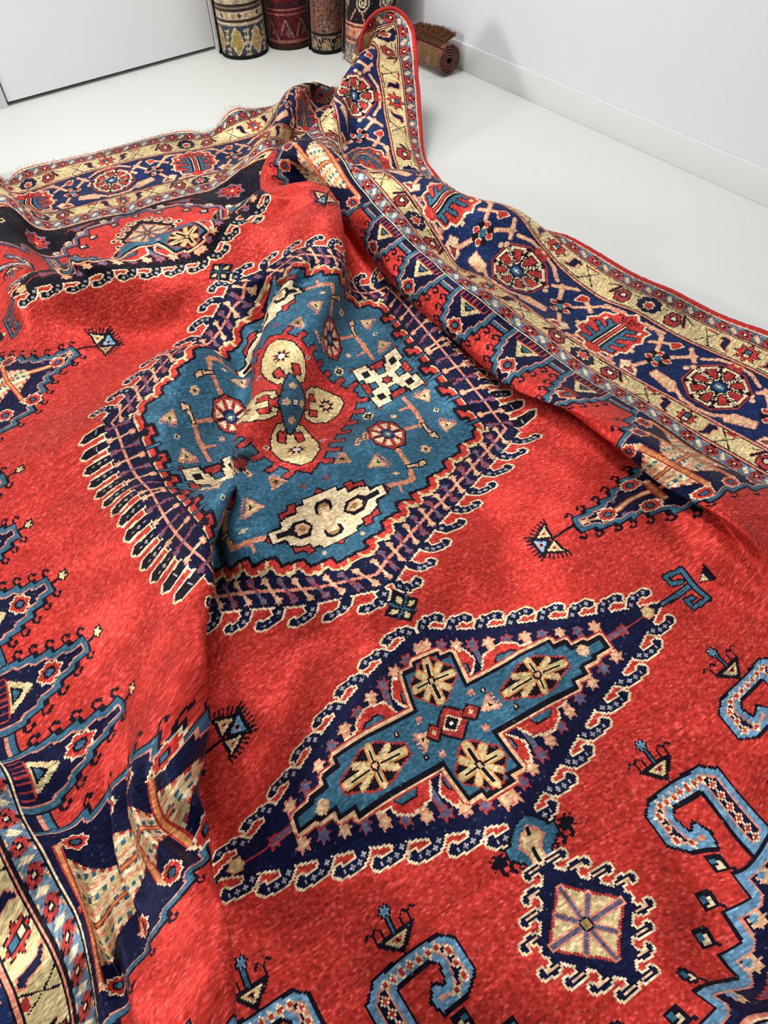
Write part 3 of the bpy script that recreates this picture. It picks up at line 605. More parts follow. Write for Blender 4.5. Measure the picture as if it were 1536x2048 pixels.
# ---------------------------------------------------------------- borders
UU, VV = np.meshgrid(UC, VC, indexing='ij')
dU, dV = np.abs(UU)-110., np.abs(VV)-180.
dB = np.maximum(dU, dV)
A0 = A.copy()
def fill(a, b, c): A[(dB >= a) & (dB < b)] = CI[c]
fill(0, 5.8, 'G'); fill(5.8, 13.6, 'Y'); fill(13.6, 39.4, 'M'); fill(39.4, 49.6, 'Y'); fill(49.6, 57, 'V')
def lines():
    fill(-.1, .5, 'C'); fill(.5, .9, 'K')
    for t in (5.4, 13.2, 39.0, 49.2): fill(t, t+.4, 'K'); fill(t+.4, t+1.0, 'S'); fill(t+1.0, t+1.4, 'K')
    fill(54.6, 55.1, 'C'); fill(55.1, 57, 'R')
lines()
def border_side(mk, lo, hi, phase):
    """mk(a, b) -> frame with a across the border (0 at the inner edge) and b along it"""
    # guards: small flowers and leaves
    for (ac, w) in ((3.1, 1.0), (51.9, 1.0)):
        b = lo+4.
        while b < hi:
            f = mk(b)
            star(ac, 0, 2.5, 'K', f, 4, .85, .3)
            for q in range(6):
                t = q*math.pi/3+.5; disc(ac+1.35*math.cos(t), 1.75*math.sin(t), .72, .8, 'E', f)
            disc(ac, 0, .5, .5, 'C', f)
            poly([(ac-1.6, 3.2), (ac-.4, 2.7), (ac+1.7, 4.6), (ac+.6, 5.3)], 'C' if ac < 10 else 'F', f)
            line([(ac+2, 2.2), (ac+2, 3.6)], .4, 'F' if ac < 10 else 'H', f); line([(ac-2, 4.6), (ac-2, 6)], .4, 'F' if ac < 10 else 'H', f)
            star(ac-1.6, 6.4, .7, 'S', f, 4, .7)
            b += 8.
    n0 = int(math.floor((lo-phase)/36))-1; n1 = int(math.ceil((hi-phase)/36))+1
    for n in range(n0, n1+1):
        b0 = phase+36*n
        octa = n % 2 == 0
        for (ac, w, top) in ((9.9, 7.4, 1), (44.9, 9.0, -1)):         # the two cream stripes
            f = mk(b0); g = Fr(f.o, f.sx, f.sy, f.swap)
            if octa:                          # red star with a two-coloured heart
                star(ac, 0, w*.5, 'K', f, 8, .62); star(ac, 0, w*.44, 'R', f, 8, .6)
                poly([(ac-1.6, -.8), (ac, -.8), (ac, .8), (ac-1.6, .8)], 'C', f, 'K', .35); poly([(ac, -.8), (ac+1.6, -.8), (ac+1.6, .8), (ac, .8)], 'B', f, 'K', .35)
                sgn = (1, -1)
                for s in sgn:
                    h = Fr(f.o, f.sx, f.sy*s, f.swap) if not f.swap else Fr(f.o, f.sx*s, f.sy, True)
                    poly([(ac-3, 5), (ac-1, 6.6), (ac+2.4, 6.2), (ac+3, 8.6), (ac+1.8, 9.8), (ac+1.2, 8.2), (ac-1.2, 8.4), (ac-2.2, 7)], 'N', h, 'S', .4)
                    line([(ac-w*.42, 5), (ac-w*.42, 12)], .4, 'K', h); line([(ac-w*.42, 11), (ac+w*.4, 16)], .4, 'K', h); line([(ac+w*.42, 10.5), (ac-w*.4, 16)], .4, 'K', h)
                    line([(ac+w*.36, 12), (ac+w*.36, 14.6)], .9, 'E', h)
            else:                             # blue scalloped flower, red buds either side
                for q in range(8):
                    t = q*math.pi/4; disc(ac+top*-.6+2.3*math.cos(t)*w*.14, 2.9*math.sin(t), 1.5, 1.5, 'N', f)
                star(ac, 0, 2.5, 'C', f, 7, .6); star(ac, 0, 1.9, 'R', f, 7, .6)
                for s in (1, -1):
                    h = Fr(f.o, f.sx, f.sy*s, f.swap) if not f.swap else Fr(f.o, f.sx*s, f.sy, True)
                    poly([(ac-w*.38, 8), (ac-w*.1, 7), (ac+w*.25, 8), (ac+w*.3, 10.6), (ac, 12.2), (ac-w*.3, 11.4)], 'E', h, 'K', .5); disc(ac+.2, 9.6, 1.5, 1.6, 'N', h); disc(ac+.2, 9.6, .9, 1.0, 'C', h)
                    line([(ac+w*.36, 12), (ac-w*.1, 14)], 1.0, 'K', h, 'S', .3)
                    line([(ac+w*.42, 4.6), (ac+w*.42, 12), (ac+.2*w, 16)], .4, 'K', h); line([(ac+w*.25, 4.4), (ac+w*.25, 6.2)], .5, 'K', h)
        # main stripe
        f = mk(b0); ac = 26.6
        if octa:
            oc = [(ac+9.6*math.cos(math.pi/8+q*math.pi/4), 9.6*math.sin(math.pi/8+q*math.pi/4)) for q in range(8)]
            poly(oc, 'K', f, 'E', .5)
            for q in range(8):
                t = q*math.pi/4; ca, sa = math.cos(t), math.sin(t)
                P = lambda r, o: (ac+r*ca-o*sa, r*sa+o*ca)
                poly([P(2.6, -.4), P(5, -2.0), P(6.4, -1.7), P(7.2, -2.8), P(8.5, -2.4), P(8.5, 2.4), P(7.2, 2.8), P(6.4, 1.7), P(5, 2.0), P(2.6, .4)], 'C', f)
                poly([P(3.4, -.2), P(5.2, -1.2), P(7.4, -1.3), P(7.4, 1.3), P(5.2, 1.2), P(3.4, .2)], 'E', f, 'K', .35)
                t += math.pi/8; ca, sa = math.cos(t), math.sin(t)
                line([(ac+2*ca, 2*sa), (ac+9*ca, 9*sa)], .8, 'K', f); 
                if q % 2: line([(ac+3*ca, 3*sa), (ac+8.4*ca, 8.4*sa)], .35, 'C', f)
            disc(ac, 0, 2.4, 2.4, 'M', f); disc(ac, 0, 1.7, 1.7, 'B', f); star(ac, 0, 1.1, 'W', f, 4, .5)
            for s in (1, -1):
                h = Fr(f.o, f.sx, f.sy*s, f.swap) if not f.swap else Fr(f.o, f.sx*s, f.sy, True)
                line([(ac-8, 9), (ac-11, 5), (ac-11.6, 0)], .9, 'F', h, 'S', .25); line([(ac+8, 9), (ac+11, 5), (ac+11.6, 0)], .9, 'F', h, 'S', .25)
                star(ac+10.2, 1.2, 1.7, 'E', h, 5, .6)
        else:
            out = [(ac-12, 0), (ac-11, 2.4), (ac-9, 2.8), (ac-8.2, 6.6), (ac-5, 7), (ac-4, 9), (ac+1, 8.4), (ac+2.6, 9.6), (ac+5, 8), (ac+7.6, 8.2), (ac+8, 5.4), (ac+10, 4.6), (ac+9.6, 2), (ac+11.6, 0)]
            out = out+[(a, -b) for a, b in out[-2:0:-1]]
            poly(out, 'R', f, 'C', .75)
            for s in (1, -1):
                h = Fr(f.o, f.sx, f.sy*s, f.swap) if not f.swap else Fr(f.o, f.sx*s, f.sy, True)
                line([(ac-7.4, 2.6), (ac+4.6, 2.6)], 1.5, 'B', h, 'K', .4)
                for (a0, a1, b1) in ((-6.6, -6.6, 5.4), (-3.4, -2.0, 6.4), (.6, 2.6, 6.6), (4.2, 5.2, 4.6)): line([(ac+a0, 2.8), (ac+a1, b1)], 1.3, 'B', h, 'K', .4)
                line([(ac-7.4, 2.6), (ac+4.6, 2.6)], 1.3, 'B', h)
                line([(ac-7.6, 1.0), (ac+6, 1.0)], .6, 'C', h, 'K', .3)
                star(ac-5.8, 7.0-1, .8, 'K', h, 4, .7); star(ac+5.6, 6.2, .9, 'C', h, 5, .6)
            for q in range(5): line([(ac+7.2, -1.6+.8*q), (ac+9.2, -3+1.5*q)], .4, 'K', f)
            for s in (1, -1):
                h = Fr(f.o, f.sx, f.sy*s, f.swap) if not f.swap else Fr(f.o, f.sx*s, f.sy, True)
                line([(ac-11, 3.4), (ac-11.4, 8.6)], .9, 'F', h, 'S', .25); line([(ac+10.6, 4), (ac+11, 11)], .9, 'F', h, 'S', .25)
        # star flower half way to the next
        f = mk(b0+18)
        s = 1 if octa else -1
        h = Fr(f.o, f.sx, f.sy*s, f.swap) if not f.swap else Fr(f.o, f.sx*s, f.sy, True)
        line([(ac, 0), (ac+8, -7)], 1.0, 'F', h, 'S', .25); line([(ac, 0), (ac+9.4, 6.4), (ac+10.6, 9.4)], 1.0, 'F', h, 'S', .25); line([(ac, 0), (ac-7.6, 4.4)], 1.0, 'F', h, 'S', .25)
        line([(ac+5.4, -8), (ac+10.4, -4)], 1.0, 'F', h, 'S', .25); line([(ac+8, 2.6), (ac+5, 7)], 1.0, 'F', h, 'S', .25)
        poly([(ac-5, -2), (ac-6.4, -8.6), (ac-9.4, -10), (ac-10.6, -9), (ac-9.4, -6), (ac-7.6, -1)], 'F', h, 'S', .35)
        poly([(ac+6.4, -.4), (ac+9.8, -1.6), (ac+10.4, .4), (ac+8.4, 2.2)], 'R', h, 'C', .4)
        poly([(ac-11.4, 2), (ac-8.4, 3), (ac-8.6, 5), (ac-6.6, 6), (ac-8, 8.4), (ac-11.6, 7)], 'C', h, 'S', .35); poly([(ac-10.6, 3), (ac-8.9, 4.6), (ac-10.4, 6.2)], 'E', h, 'K', .3)
        for (a, b) in ((1.6, -7.6), (3.2, -8.8), (-2.2, 8), (-.6, 9.2)): star(ac+a, b, 1.1, 'F', h, 6, .7)
        for (a, b) in ((10.4, 11.4), (-10.2, 11.6)): star(ac+a, b, 1.5, 'S', h, 5, .6)
        for q in range(8):
            t = q*math.pi/4+.2; disc(ac+2.7*math.cos(t), 2.7*math.sin(t), 1.25, 1.25, 'C' if q % 2 == 0 else 'K', h); disc(ac+2.7*math.cos(t), 2.7*math.sin(t), .95, .95, 'R' if q % 2 == 0 else 'K', h)
        disc(ac, 0, 1.3, 1.3, 'B', h)
Asave = A.copy()
for sx in (1, -1):
    border_side(lambda b, sx=sx: Fr((sx*110., b), sx, 1), -236, 236, 4.)
side = A.copy(); A[:] = Asave
for sy in (1, -1):
    border_side(lambda b, sy=sy: Fr((b, sy*180.), 1, sy, True), -166, 166, 0.)
A[dU >= dV] = side[dU >= dV]
inner = dB < 0
A[inner] = A0[inner]
lines()
A[np.abs(UU) > 164.8] = CI['R']

# ---------------------------------------------------------------- the rug's drape: heights of a 4 cm net, refined to single knots
# (millimetres, written as differences: along the net's length twice, across it once)
SURF = [
-621,-1288,12,607,1325,-12,0,0,0,-1,0,0,1,0,0,0,0,0,1,0,0,-1,0,0,1,0,0,0,0,0,1,0,0,0,-1,0,0,1,0,0,-1,0,1,1,0,0,-1,0,0,0,0,1,-1,0,-1,1,0,1,-1,0,0,0,0,0,-1,0,-1,1,0,1,-1,0,0,-1,0,-1,
1,0,0,-1,0,0,0,0,-1,-1,0,1,0,0,-1,0,0,-1,0,0,0,0,0,0,-1,0,-1,0,0,-1,0,0,1,0,0,-2,0,0,1,0,0,-2,0,0,1,-1,0,-2,1,0,1,0,0,-1,0,0,0,-1,0,-1,1,0,0,0,0,0,1,0,0,-1,0,-1,0,0,0,1,0,-1,0,0,1,
1,0,-1,0,0,1,0,0,0,1,0,0,-1,0,-1,1,1,1,0,-1,-1,0,1,1,0,-1,-1,0,0,0,0,1,0,0,-1,0,0,-1,-1,0,1,1,1,0,0,0,0,-1,-1,-1,1,1,1,-1,0,0,1,0,0,-1,0,0,1,0,-1,-1,0,1,0,0,0,1,1,0,-1,-1,0,0,1,0,1,
0,0,0,1,0,0,-1,0,0,1,0,0,0,0,1,0,0,0,0,0,1,1,0,-1,-1,0,1,1,0,1,1,0,0,-1,0,1,0,0,-1,1,0,2,-1,0,-1,1,0,2,-1,0,-1,1,0,1,-1,0,0,0,0,0,0,0,0,0,0,0,0,0,0,-1,0,0,0,0,0,0,0,-1,0,0,0,-1,0,0,
1,0,-1,-1,0,0,0,0,0,0,0,0,0,0,0,-1,0,-1,1,0,1,0,0,0,1,0,-1,-1,0,1,0,0,0,0,0,37,15,8,-37,-15,-9,-1,0,0,2,0,1,-1,0,-1,1,0,0,-2,0,0,2,0,1,-1,-1,-1,0,1,1,0,0,-1,0,0,1,0,0,0,0,0,-1,0,-1,
1,0,1,0,1,0,0,-2,1,0,2,-2,0,-2,1,0,1,0,0,0,1,0,1,-2,0,-1,1,0,-1,1,0,1,-1,0,1,0,0,-2,0,0,2,1,0,-2,-1,0,1,1,0,0,-1,0,0,-1,0,0,2,0,0,0,0,0,-1,0,-1,0,0,2,0,0,-2,0,0,1,0,0,-1,1,0,2,-1,0,
-2,0,0,1,0,0,0,1,0,0,-1,0,0,0,0,0,0,0,-1,0,0,2,1,0,-2,-1,0,2,0,0,-2,0,0,2,0,0,-2,0,0,1,-1,1,0,2,-1,0,-1,-1,0,0,2,0,0,-2,-1,0,1,2,0,1,-2,0,-2,1,0,0,0,0,2,1,1,-1,-1,-2,0,-1,1,-1,2,0,
2,-2,0,-1,2,0,0,-2,0,0,2,0,-1,-2,0,2,1,0,-1,1,0,0,-2,0,0,1,0,0,1,0,0,-2,0,0,1,-1,0,0,1,0,1,0,0,-1,-1,0,0,1,0,0,0,0,0,0,0,1,0,0,-1,0,0,0,-1,0,0,1,0,-1,0,0,2,-1,0,-1,1,0,1,0,0,-2,0,0,
1,-1,0,0,2,0,0,-1,0,0,0,0,1,0,0,-1,0,0,0,0,0,0,0,0,-1,0,0,2,0,0,-1,1,0,-1,-2,0,2,1,0,-1,0,0,0,0,0,-1,0,0,1,1,0,1,-1,0,-2,0,0,1,-1,0,1,2,0,-1,-1,0,-1,0,0,36,15,8,-36,-15,-9,1,0,1,-1,
0,-2,0,0,2,0,0,0,0,-1,-1,0,1,0,0,1,1,0,-1,-1,0,-1,1,0,2,-1,0,-2,1,1,1,0,-1,0,0,0,0,-1,0,0,1,0,0,0,0,0,0,1,0,0,-1,0,0,-1,0,0,1,1,0,0,-1,0,0,0,0,1,-1,0,-2,2,0,2,-1,0,-2,0,0,1,0,0,0,0,
0,0,0,0,0,1,0,0,-1,0,-1,0,0,2,0,0,-1,0,0,-1,1,0,1,-1,0,1,0,0,-1,0,0,-1,0,0,1,0,0,0,1,0,0,-1,0,0,0,0,0,0,0,-1,0,0,1,0,0,-1,0,0,2,0,0,-2,1,0,1,-2,0,0,2,0,0,-1,1,0,0,-2,0,0,2,0,0,-1,0,
0,0,0,0,0,0,0,0,-1,0,-1,2,1,1,-1,-1,0,0,0,0,-1,0,0,1,0,-1,1,0,2,-2,0,-1,2,0,0,-2,0,0,2,0,-1,-2,0,2,1,0,-1,1,0,0,-2,0,0,1,-1,0,1,2,0,-2,-2,0,2,1,0,-1,0,0,0,0,0,-1,-1,0,2,2,0,-1,-1,0,
0,0,0,0,-1,0,0,1,0,0,-1,0,0,1,0,0,0,0,1,0,0,-1,0,0,0,0,0,0,-1,0,0,1,0,1,1,0,-1,-2,0,0,1,0,0,0,0,-1,0,0,1,0,0,1,0,0,-2,0,0,2,0,0,-2,0,0,1,0,0,1,1,0,-2,-1,0,1,0,0,0,0,0,1,0,0,-2,0,0,
1,0,0,0,0,0,0,0,0,0,-1,0,0,2,0,1,-1,0,37,15,8,-37,-15,-8,0,0,-1,0,0,1,0,0,-1,-1,0,0,2,0,1,-1,0,-1,0,0,1,1,-1,-1,-2,2,1,1,-1,0,1,0,-1,-1,0,1,0,0,-1,0,0,1,-1,0,0,2,0,-1,-1,0,1,0,0,0,
0,0,0,1,0,0,-2,-1,0,1,2,0,1,-1,0,-2,0,0,1,0,0,0,0,0,0,0,0,1,1,0,-2,-2,0,1,1,0,0,1,0,0,-2,0,0,1,0,0,1,0,0,-1,0,0,0,0,0,0,0,-1,0,0,1,0,0,1,1,0,-1,-1,0,-1,-1,0,1,2,0,0,-1,0,-1,0,0,2,0,
0,-1,1,0,0,-1,0,-1,0,0,1,0,0,0,0,0,-1,0,1,2,0,-2,-1,1,2,-1,-1,-1,2,0,0,-2,0,-1,1,0,1,0,0,0,0,1,0,0,-2,-1,0,1,2,0,1,-1,0,-2,-1,0,2,2,-1,-2,-1,2,2,0,-2,-1,0,2,0,-1,-2,-1,2,2,1,-1,-1,
0,0,-1,0,0,2,0,0,-1,1,0,-1,-2,0,2,1,0,-1,0,0,0,0,0,0,0,0,0,0,0,0,-1,0,0,1,0,0,0,0,0,0,0,0,0,0,1,0,0,-1,-1,0,0,1,0,0,0,0,0,0,0,0,0,0,0,0,0,0,0,0,0,-1,0,0,1,0,0,0,0,0,0,0,1,0,0,-1,0,
0,-1,0,0,2,1,0,-1,-1,0,0,0,0,0,0,0,-1,-1,0,2,1,0,-1,1,0,-1,-1,0,1,0,0,0,0,0,0,0,0,1,0,0,-2,0,0,1,0,0,0,-1,0,0,2,0,37,16,8,-38,-16,-9,1,0,1,0,0,0,0,-1,-1,1,1,1,-2,1,0,1,-1,0,1,-1,-1,
-2,2,1,2,-1,-1,-1,-1,0,0,1,1,0,1,0,0,-1,0,0,0,-1,1,0,1,-1,-1,0,0,2,-1,-1,-1,1,1,0,0,0,0,-1,1,0,1,-1,-1,0,0,1,0,0,1,0,0,-1,0,0,0,0,1,0,0,-2,-1,0,1,2,0,1,-1,0,-1,-1,0,-1,2,0,2,-1,0,
-2,-1,0,1,2,0,0,-2,0,0,1,0,1,0,0,-2,1,0,1,-2,0,0,1,0,0,1,0,0,-2,0,-1,2,0,2,-1,0,-2,0,0,1,0,0,-1,0,0,1,0,0,0,0,0,0,2,0,0,-3,0,0,2,1,-1,-1,-1,2,0,0,-2,0,0,1,1,0,1,-1,0,-1,0,-1,-1,0,1,
1,0,0,0,0,0,-1,0,-1,2,0,2,-1,0,-1,0,1,0,0,-2,-1,0,1,1,0,0,1,0,1,-1,-1,-1,0,2,0,0,-1,0,0,-1,0,0,2,-1,0,-1,1,0,0,0,0,0,0,0,0,0,0,0,-1,0,0,1,0,0,1,0,0,-2,0,1,1,0,-2,-1,0,2,1,0,-2,0,0,
1,1,0,1,-2,0,-2,1,0,2,0,0,-2,0,0,2,-1,0,-1,2,0,0,-1,0,0,0,0,0,0,0,1,0,0,-2,0,0,1,-1,0,1,2,0,-1,-2,0,-1,1,0,1,0,0,0,0,0,1,1,0,-2,-1,0,1,-1,0,1,1,0,-2,0,0,2,0,0,-2,1,0,1,-1,0,0,0,0,0,
0,0,0,0,0,0,-1,0,36,16,8,-35,-16,-8,-2,0,0,1,0,-1,0,1,2,0,-2,-2,0,1,1,0,0,-1,0,1,1,0,-2,0,0,1,0,1,0,0,-2,1,-1,1,-2,1,1,1,-1,-1,0,2,0,0,-3,0,1,2,0,-2,0,1,2,-1,-1,-1,1,0,-1,0,0,2,-1,
0,-1,1,-1,0,0,2,0,-1,-1,-1,1,0,1,0,0,0,0,0,0,0,1,0,0,-2,0,0,1,0,0,0,-1,0,0,1,0,1,0,0,-1,-1,0,0,1,0,0,1,0,-1,-1,0,2,-1,0,-1,1,0,-1,0,0,2,0,0,-2,0,0,1,0,0,0,0,0,0,0,0,-1,0,0,1,1,0,0,
0,0,-1,-1,0,1,0,1,0,1,-1,0,-1,0,0,0,0,0,1,0,0,-1,0,0,0,-1,-1,0,1,1,1,0,1,-2,0,-2,2,0,1,-1,0,0,0,0,0,0,0,0,0,0,0,0,-1,0,1,2,0,-2,-1,-1,1,0,2,0,0,-1,0,0,0,0,0,0,0,0,0,0,0,0,0,0,0,0,0,
0,0,0,0,0,0,0,-1,0,0,2,0,0,-1,0,0,-1,0,0,1,0,0,0,0,1,0,0,-2,0,0,1,0,0,0,-1,0,0,2,0,1,-2,0,-2,1,0,2,0,0,-2,1,0,2,-3,0,-1,3,0,0,-1,0,0,0,0,0,0,0,0,-1,0,1,2,0,-2,-1,0,1,0,0,1,0,0,-1,0,
0,0,0,0,-1,-1,0,2,2,0,-2,-1,0,1,0,0,1,0,0,-2,0,0,1,-1,0,0,1,0,1,0,0,-2,0,0,1,1,0,0,-1,0,36,17,7,-36,-17,-6,0,0,-1,0,0,0,0,-1,0,-1,2,0,2,-1,0,-1,0,1,-1,-1,-1,2,2,-1,-1,-1,1,-1,0,0,2,
0,0,-1,0,-1,-1,0,1,2,1,-1,-1,-1,2,0,-1,-2,0,2,0,1,-2,1,-1,1,-1,0,1,0,0,-1,1,0,0,-1,1,0,0,-1,-1,2,0,1,-2,0,0,1,0,0,-1,0,0,1,0,-1,0,0,1,0,0,-1,0,1,2,0,-1,-2,0,0,0,0,0,1,0,0,0,0,0,-1,
0,1,1,0,-1,-1,0,-1,1,0,2,1,0,-2,-2,0,1,1,0,0,0,0,-1,1,0,1,-1,0,0,0,0,0,0,0,-1,1,0,1,0,1,-1,-1,0,1,1,-1,0,-1,0,0,1,0,-1,-1,-1,2,1,0,-1,-2,2,0,2,-2,0,-1,1,-1,0,-1,2,0,2,-2,1,-2,2,-2,
2,-2,2,-1,1,-1,-1,0,0,2,0,0,-1,0,0,0,0,0,0,0,0,0,0,0,0,0,0,0,0,0,0,0,0,0,0,0,0,0,0,0,0,0,0,-1,-1,0,1,2,0,1,-2,0,-1,1,0,0,0,0,0,0,0,0,0,0,0,0,0,0,0,0,1,0,0,-1,0,0,-1,-1,0,1,2,0,1,-2,
0,-1,1,0,0,0,0,-1,1,0,2,-2,0,-1,1,0,0,0,0,0,0,0,1,0,0,-2,0,0,2,0,0,-1,0,0,-1,0,0,2,0,0,-1,0,0,0,0,0,-1,-1,0,2,1,0,-1,1,0,-1,-1,0,1,0,0,1,0,0,-2,0,0,1,0,0,0,0,0,0,-1,0,0,1,0,37,18,7,
-38,-19,-7,1,1,0,-1,0,2,1,1,-2,0,-2,1,-1,1,-1,1,0,0,0,1,0,0,-2,1,0,1,-1,1,1,0,-2,-2,0,2,2,0,-1,-1,-1,0,0,1,0,0,-1,1,1,1,-1,-2,0,-1,2,-1,2,-1,-1,-1,0,2,1,-1,0,-1,1,-1,0,0,0,0,1,0,0,
-1,1,0,-1,-1,0,1,1,1,0,-1,-1,-1,1,1,1,-1,-1,0,1,0,-2,0,0,2,0,0,0,0,0,-1,0,1,0,0,-1,0,0,0,0,0,0,1,0,0,0,0,0,-1,0,0,1,0,0,1,0,0,-2,0,-1,1,0,1,1,0,-1,0,0,0,0,0,0,-1,1,1,1,0,0,0,-1,0,
-1,0,0,1,0,0,0,-1,0,-1,0,0,0,2,0,1,-2,0,-1,1,-1,-1,0,2,2,0,-2,-1,-1,1,0,2,0,1,-1,0,-2,-1,0,1,2,0,0,-1,0,0,0,0,1,0,1,-1,0,-2,0,0,1,0,0,0,0,0,0,-1,0,0,1,0,0,0,0,0,0,0,0,0,0,0,1,0,0,
-2,0,0,2,0,0,-2,0,0,1,0,0,0,0,0,0,0,0,0,0,0,0,0,0,-1,0,0,1,0,0,1,0,0,-2,0,0,1,0,0,0,0,0,0,0,1,0,0,-2,0,0,2,0,0,-1,0,0,0,0,0,0,1,0,1,-2,0,-2,1,0,1,0,0,1,0,0,-2,0,0,1,0,0,1,0,0,-1,0,
0,-1,0,0,1,-1,0,0,1,0,1,0,0,-2,0,0,1,0,0,0,0,0,0,0,0,0,1,0,0,-1,0,36,18,6,-37,-18,-5,1,0,0,0,0,-1,0,-1,1,-1,2,0,1,-1,0,0,-1,-1,0,1,1,-1,1,-1,1,-1,1,0,0,-1,1,1,0,-2,-2,0,2,2,0,-1,-2,
0,0,1,-1,0,0,1,0,1,-1,1,-1,0,-1,0,1,1,0,0,-2,1,-2,2,-1,1,-1,0,1,0,-1,-2,1,1,1,-1,1,0,1,-2,1,-2,1,-1,2,0,0,-1,-1,1,1,0,0,-1,1,-1,1,-2,1,-1,1,0,1,0,0,-1,0,0,0,0,0,0,0,0,0,0,0,1,0,0,
-1,1,0,0,0,0,-1,-1,0,0,2,0,1,0,0,-2,-1,0,2,1,1,-1,0,0,0,0,0,1,0,-1,0,0,0,0,0,0,-1,0,-1,2,-1,0,0,0,1,-2,1,-2,1,-1,2,0,0,0,0,1,0,-1,-1,0,1,0,1,1,0,-2,-2,0,1,1,1,1,0,-1,-1,0,0,0,0,0,0,
0,0,0,0,0,0,0,0,0,0,0,0,0,-1,0,0,2,0,0,-1,0,0,0,0,0,0,0,0,0,0,0,-1,0,0,1,0,0,0,0,0,0,0,0,0,0,0,0,0,0,-1,0,0,2,0,0,-2,0,0,2,0,0,-1,0,1,-1,0,-1,1,0,-1,1,0,1,-1,0,1,-1,0,-2,1,0,2,0,0,
-2,0,0,2,0,0,-1,0,0,0,0,0,0,1,0,1,-2,0,-1,1,0,0,0,0,0,0,0,0,0,0,0,0,0,-1,0,0,2,0,0,-2,0,0,2,0,0,-2,-1,0,1,1,0,0,0,0,0,1,0,0,-1,0,0,-1,0,0,1,0,36,19,4,-36,-19,-3,0,0,0,-1,-1,1,0,2,
-1,1,-2,0,0,1,0,-1,1,1,1,-2,-2,0,1,1,0,0,-1,-1,0,1,1,0,-1,0,1,0,0,-1,1,0,0,-1,0,1,0,0,-1,-1,1,0,1,-1,0,-1,0,0,1,0,0,-2,1,0,2,-1,1,-1,1,-1,0,-1,0,0,0,0,0,1,0,0,-1,0,-1,1,-1,2,-1,1,
-1,1,-1,0,-1,1,-1,0,-1,2,1,1,0,0,-2,-1,-1,1,1,1,-1,0,0,0,0,-1,0,0,1,0,0,-1,1,0,0,-1,0,-1,2,0,1,1,0,-1,0,1,0,0,-1,-1,1,1,1,-1,0,-1,1,0,3,-1,-1,-2,0,1,1,-1,-2,0,1,-1,1,0,1,-1,-1,0,0,
1,1,0,-1,0,0,0,-1,-1,0,1,2,0,0,-1,0,1,0,1,-2,-1,-1,2,1,0,-1,0,0,0,0,0,0,0,0,0,0,1,0,0,-1,0,0,0,0,0,0,0,1,-1,0,-2,2,0,1,-1,0,0,0,0,0,-1,0,0,1,0,0,0,0,0,0,0,0,1,0,0,-2,0,0,2,0,0,-2,0,
0,1,0,0,0,0,0,0,0,0,0,0,0,0,0,0,0,0,0,0,0,0,0,0,0,-1,0,0,1,0,0,1,0,1,-1,0,-2,0,0,2,0,0,-1,0,0,0,0,0,1,-1,0,-1,1,0,0,1,0,0,-1,0,0,0,0,0,-1,0,0,1,0,-1,0,0,2,0,0,-1,0,0,0,-1,0,-1,1,0,
1,1,0,0,-1,0,0,0,0,0,-1,0,0,1,0,0,0,0,0,1,0,36,20,1,-36,-20,1,-2,-1,0,3,1,-1,-2,-1,1,1,2,0,-1,-2,-1,0,1,0,1,1,1,0,-1,-1,-1,0,0,1,0,0,0,0,0,0,0,-1,-1,0,0,2,1,0,-1,-1,0,0,0,0,0,0,-1,
1,0,1,-1,1,-1,0,0,1,1,-1,-1,-1,-1,0,0,2,0,1,-1,0,0,0,0,-1,0,0,0,0,-1,1,0,1,-1,0,-1,0,0,1,1,-1,1,0,1,-1,-1,-1,-1,1,0,2,0,-1,-1,0,0,1,0,0,0,0,-1,0,0,0,0,-1,-1,0,0,2,0,0,2,0,-2,1,1,0,
1,-1,0,1,2,1,-1,0,-2,1,-2,3,-2,1,-1,0,-1,2,-1,-2,0,1,1,-1,0,0,1,-1,-1,-1,0,2,0,1,-1,0,-1,1,0,0,1,0,1,-1,-1,-1,0,1,0,-1,0,-1,2,0,2,-1,0,-1,0,0,0,0,0,1,0,0,-1,0,0,-1,0,1,1,0,-2,1,0,1,
-2,0,0,2,0,0,-1,0,0,0,0,0,-1,0,0,2,0,0,-1,0,0,0,0,0,0,0,0,-1,0,-1,1,0,2,0,0,-1,0,0,0,0,0,0,0,0,0,0,0,0,0,0,0,-1,0,0,1,0,-1,0,0,2,0,0,-1,1,0,0,-2,0,0,1,0,0,0,0,1,0,0,-1,0,0,0,0,0,0,
0,0,0,1,0,0,-1,0,0,-1,0,1,1,0,-1,0,0,0,1,0,0,-2,0,0,1,0,0,0,0,-1,-1,0,1,2,0,0,-1,0,0,-1,0,0,1,0,0,0,0,0,0,0,0,0,0,0,1,0,0,-2,0,35,20,-1,-35,-20,3,0,0,0,-1,0,0,1,0,0,-1,-1,-1,1,1,2,
0,0,-2,-1,0,1,0,0,-1,1,0,1,-1,0,-2,1,0,1,-1,0,0,2,0,0,-2,1,-1,1,-1,0,0,1,0,0,-1,0,0,1,0,1,-1,0,-1,0,-1,0,0,0,1,1,0,-1,-1,0,1,1,0,-1,-1,0,0,0,-1,1,0,2,-1,1,-2,1,-1,1,0,0,0,-1,0,-1,1,
-1,1,0,0,0,-1,1,-1,1,-1,2,0,0,-1,0,-1,0,0,-1,1,0,0,0,0,-2,0,0,0,-1,-2,4,2,-3,5,1,2,1,0,-1,-3,0,2,0,-1,1,-2,0,0,0,-1,0,0,-1,0,0,-2,1,0,1,0,0,0,-1,0,2,1,1,-1,-1,-1,1,0,0,0,0,1,0,0,-1,
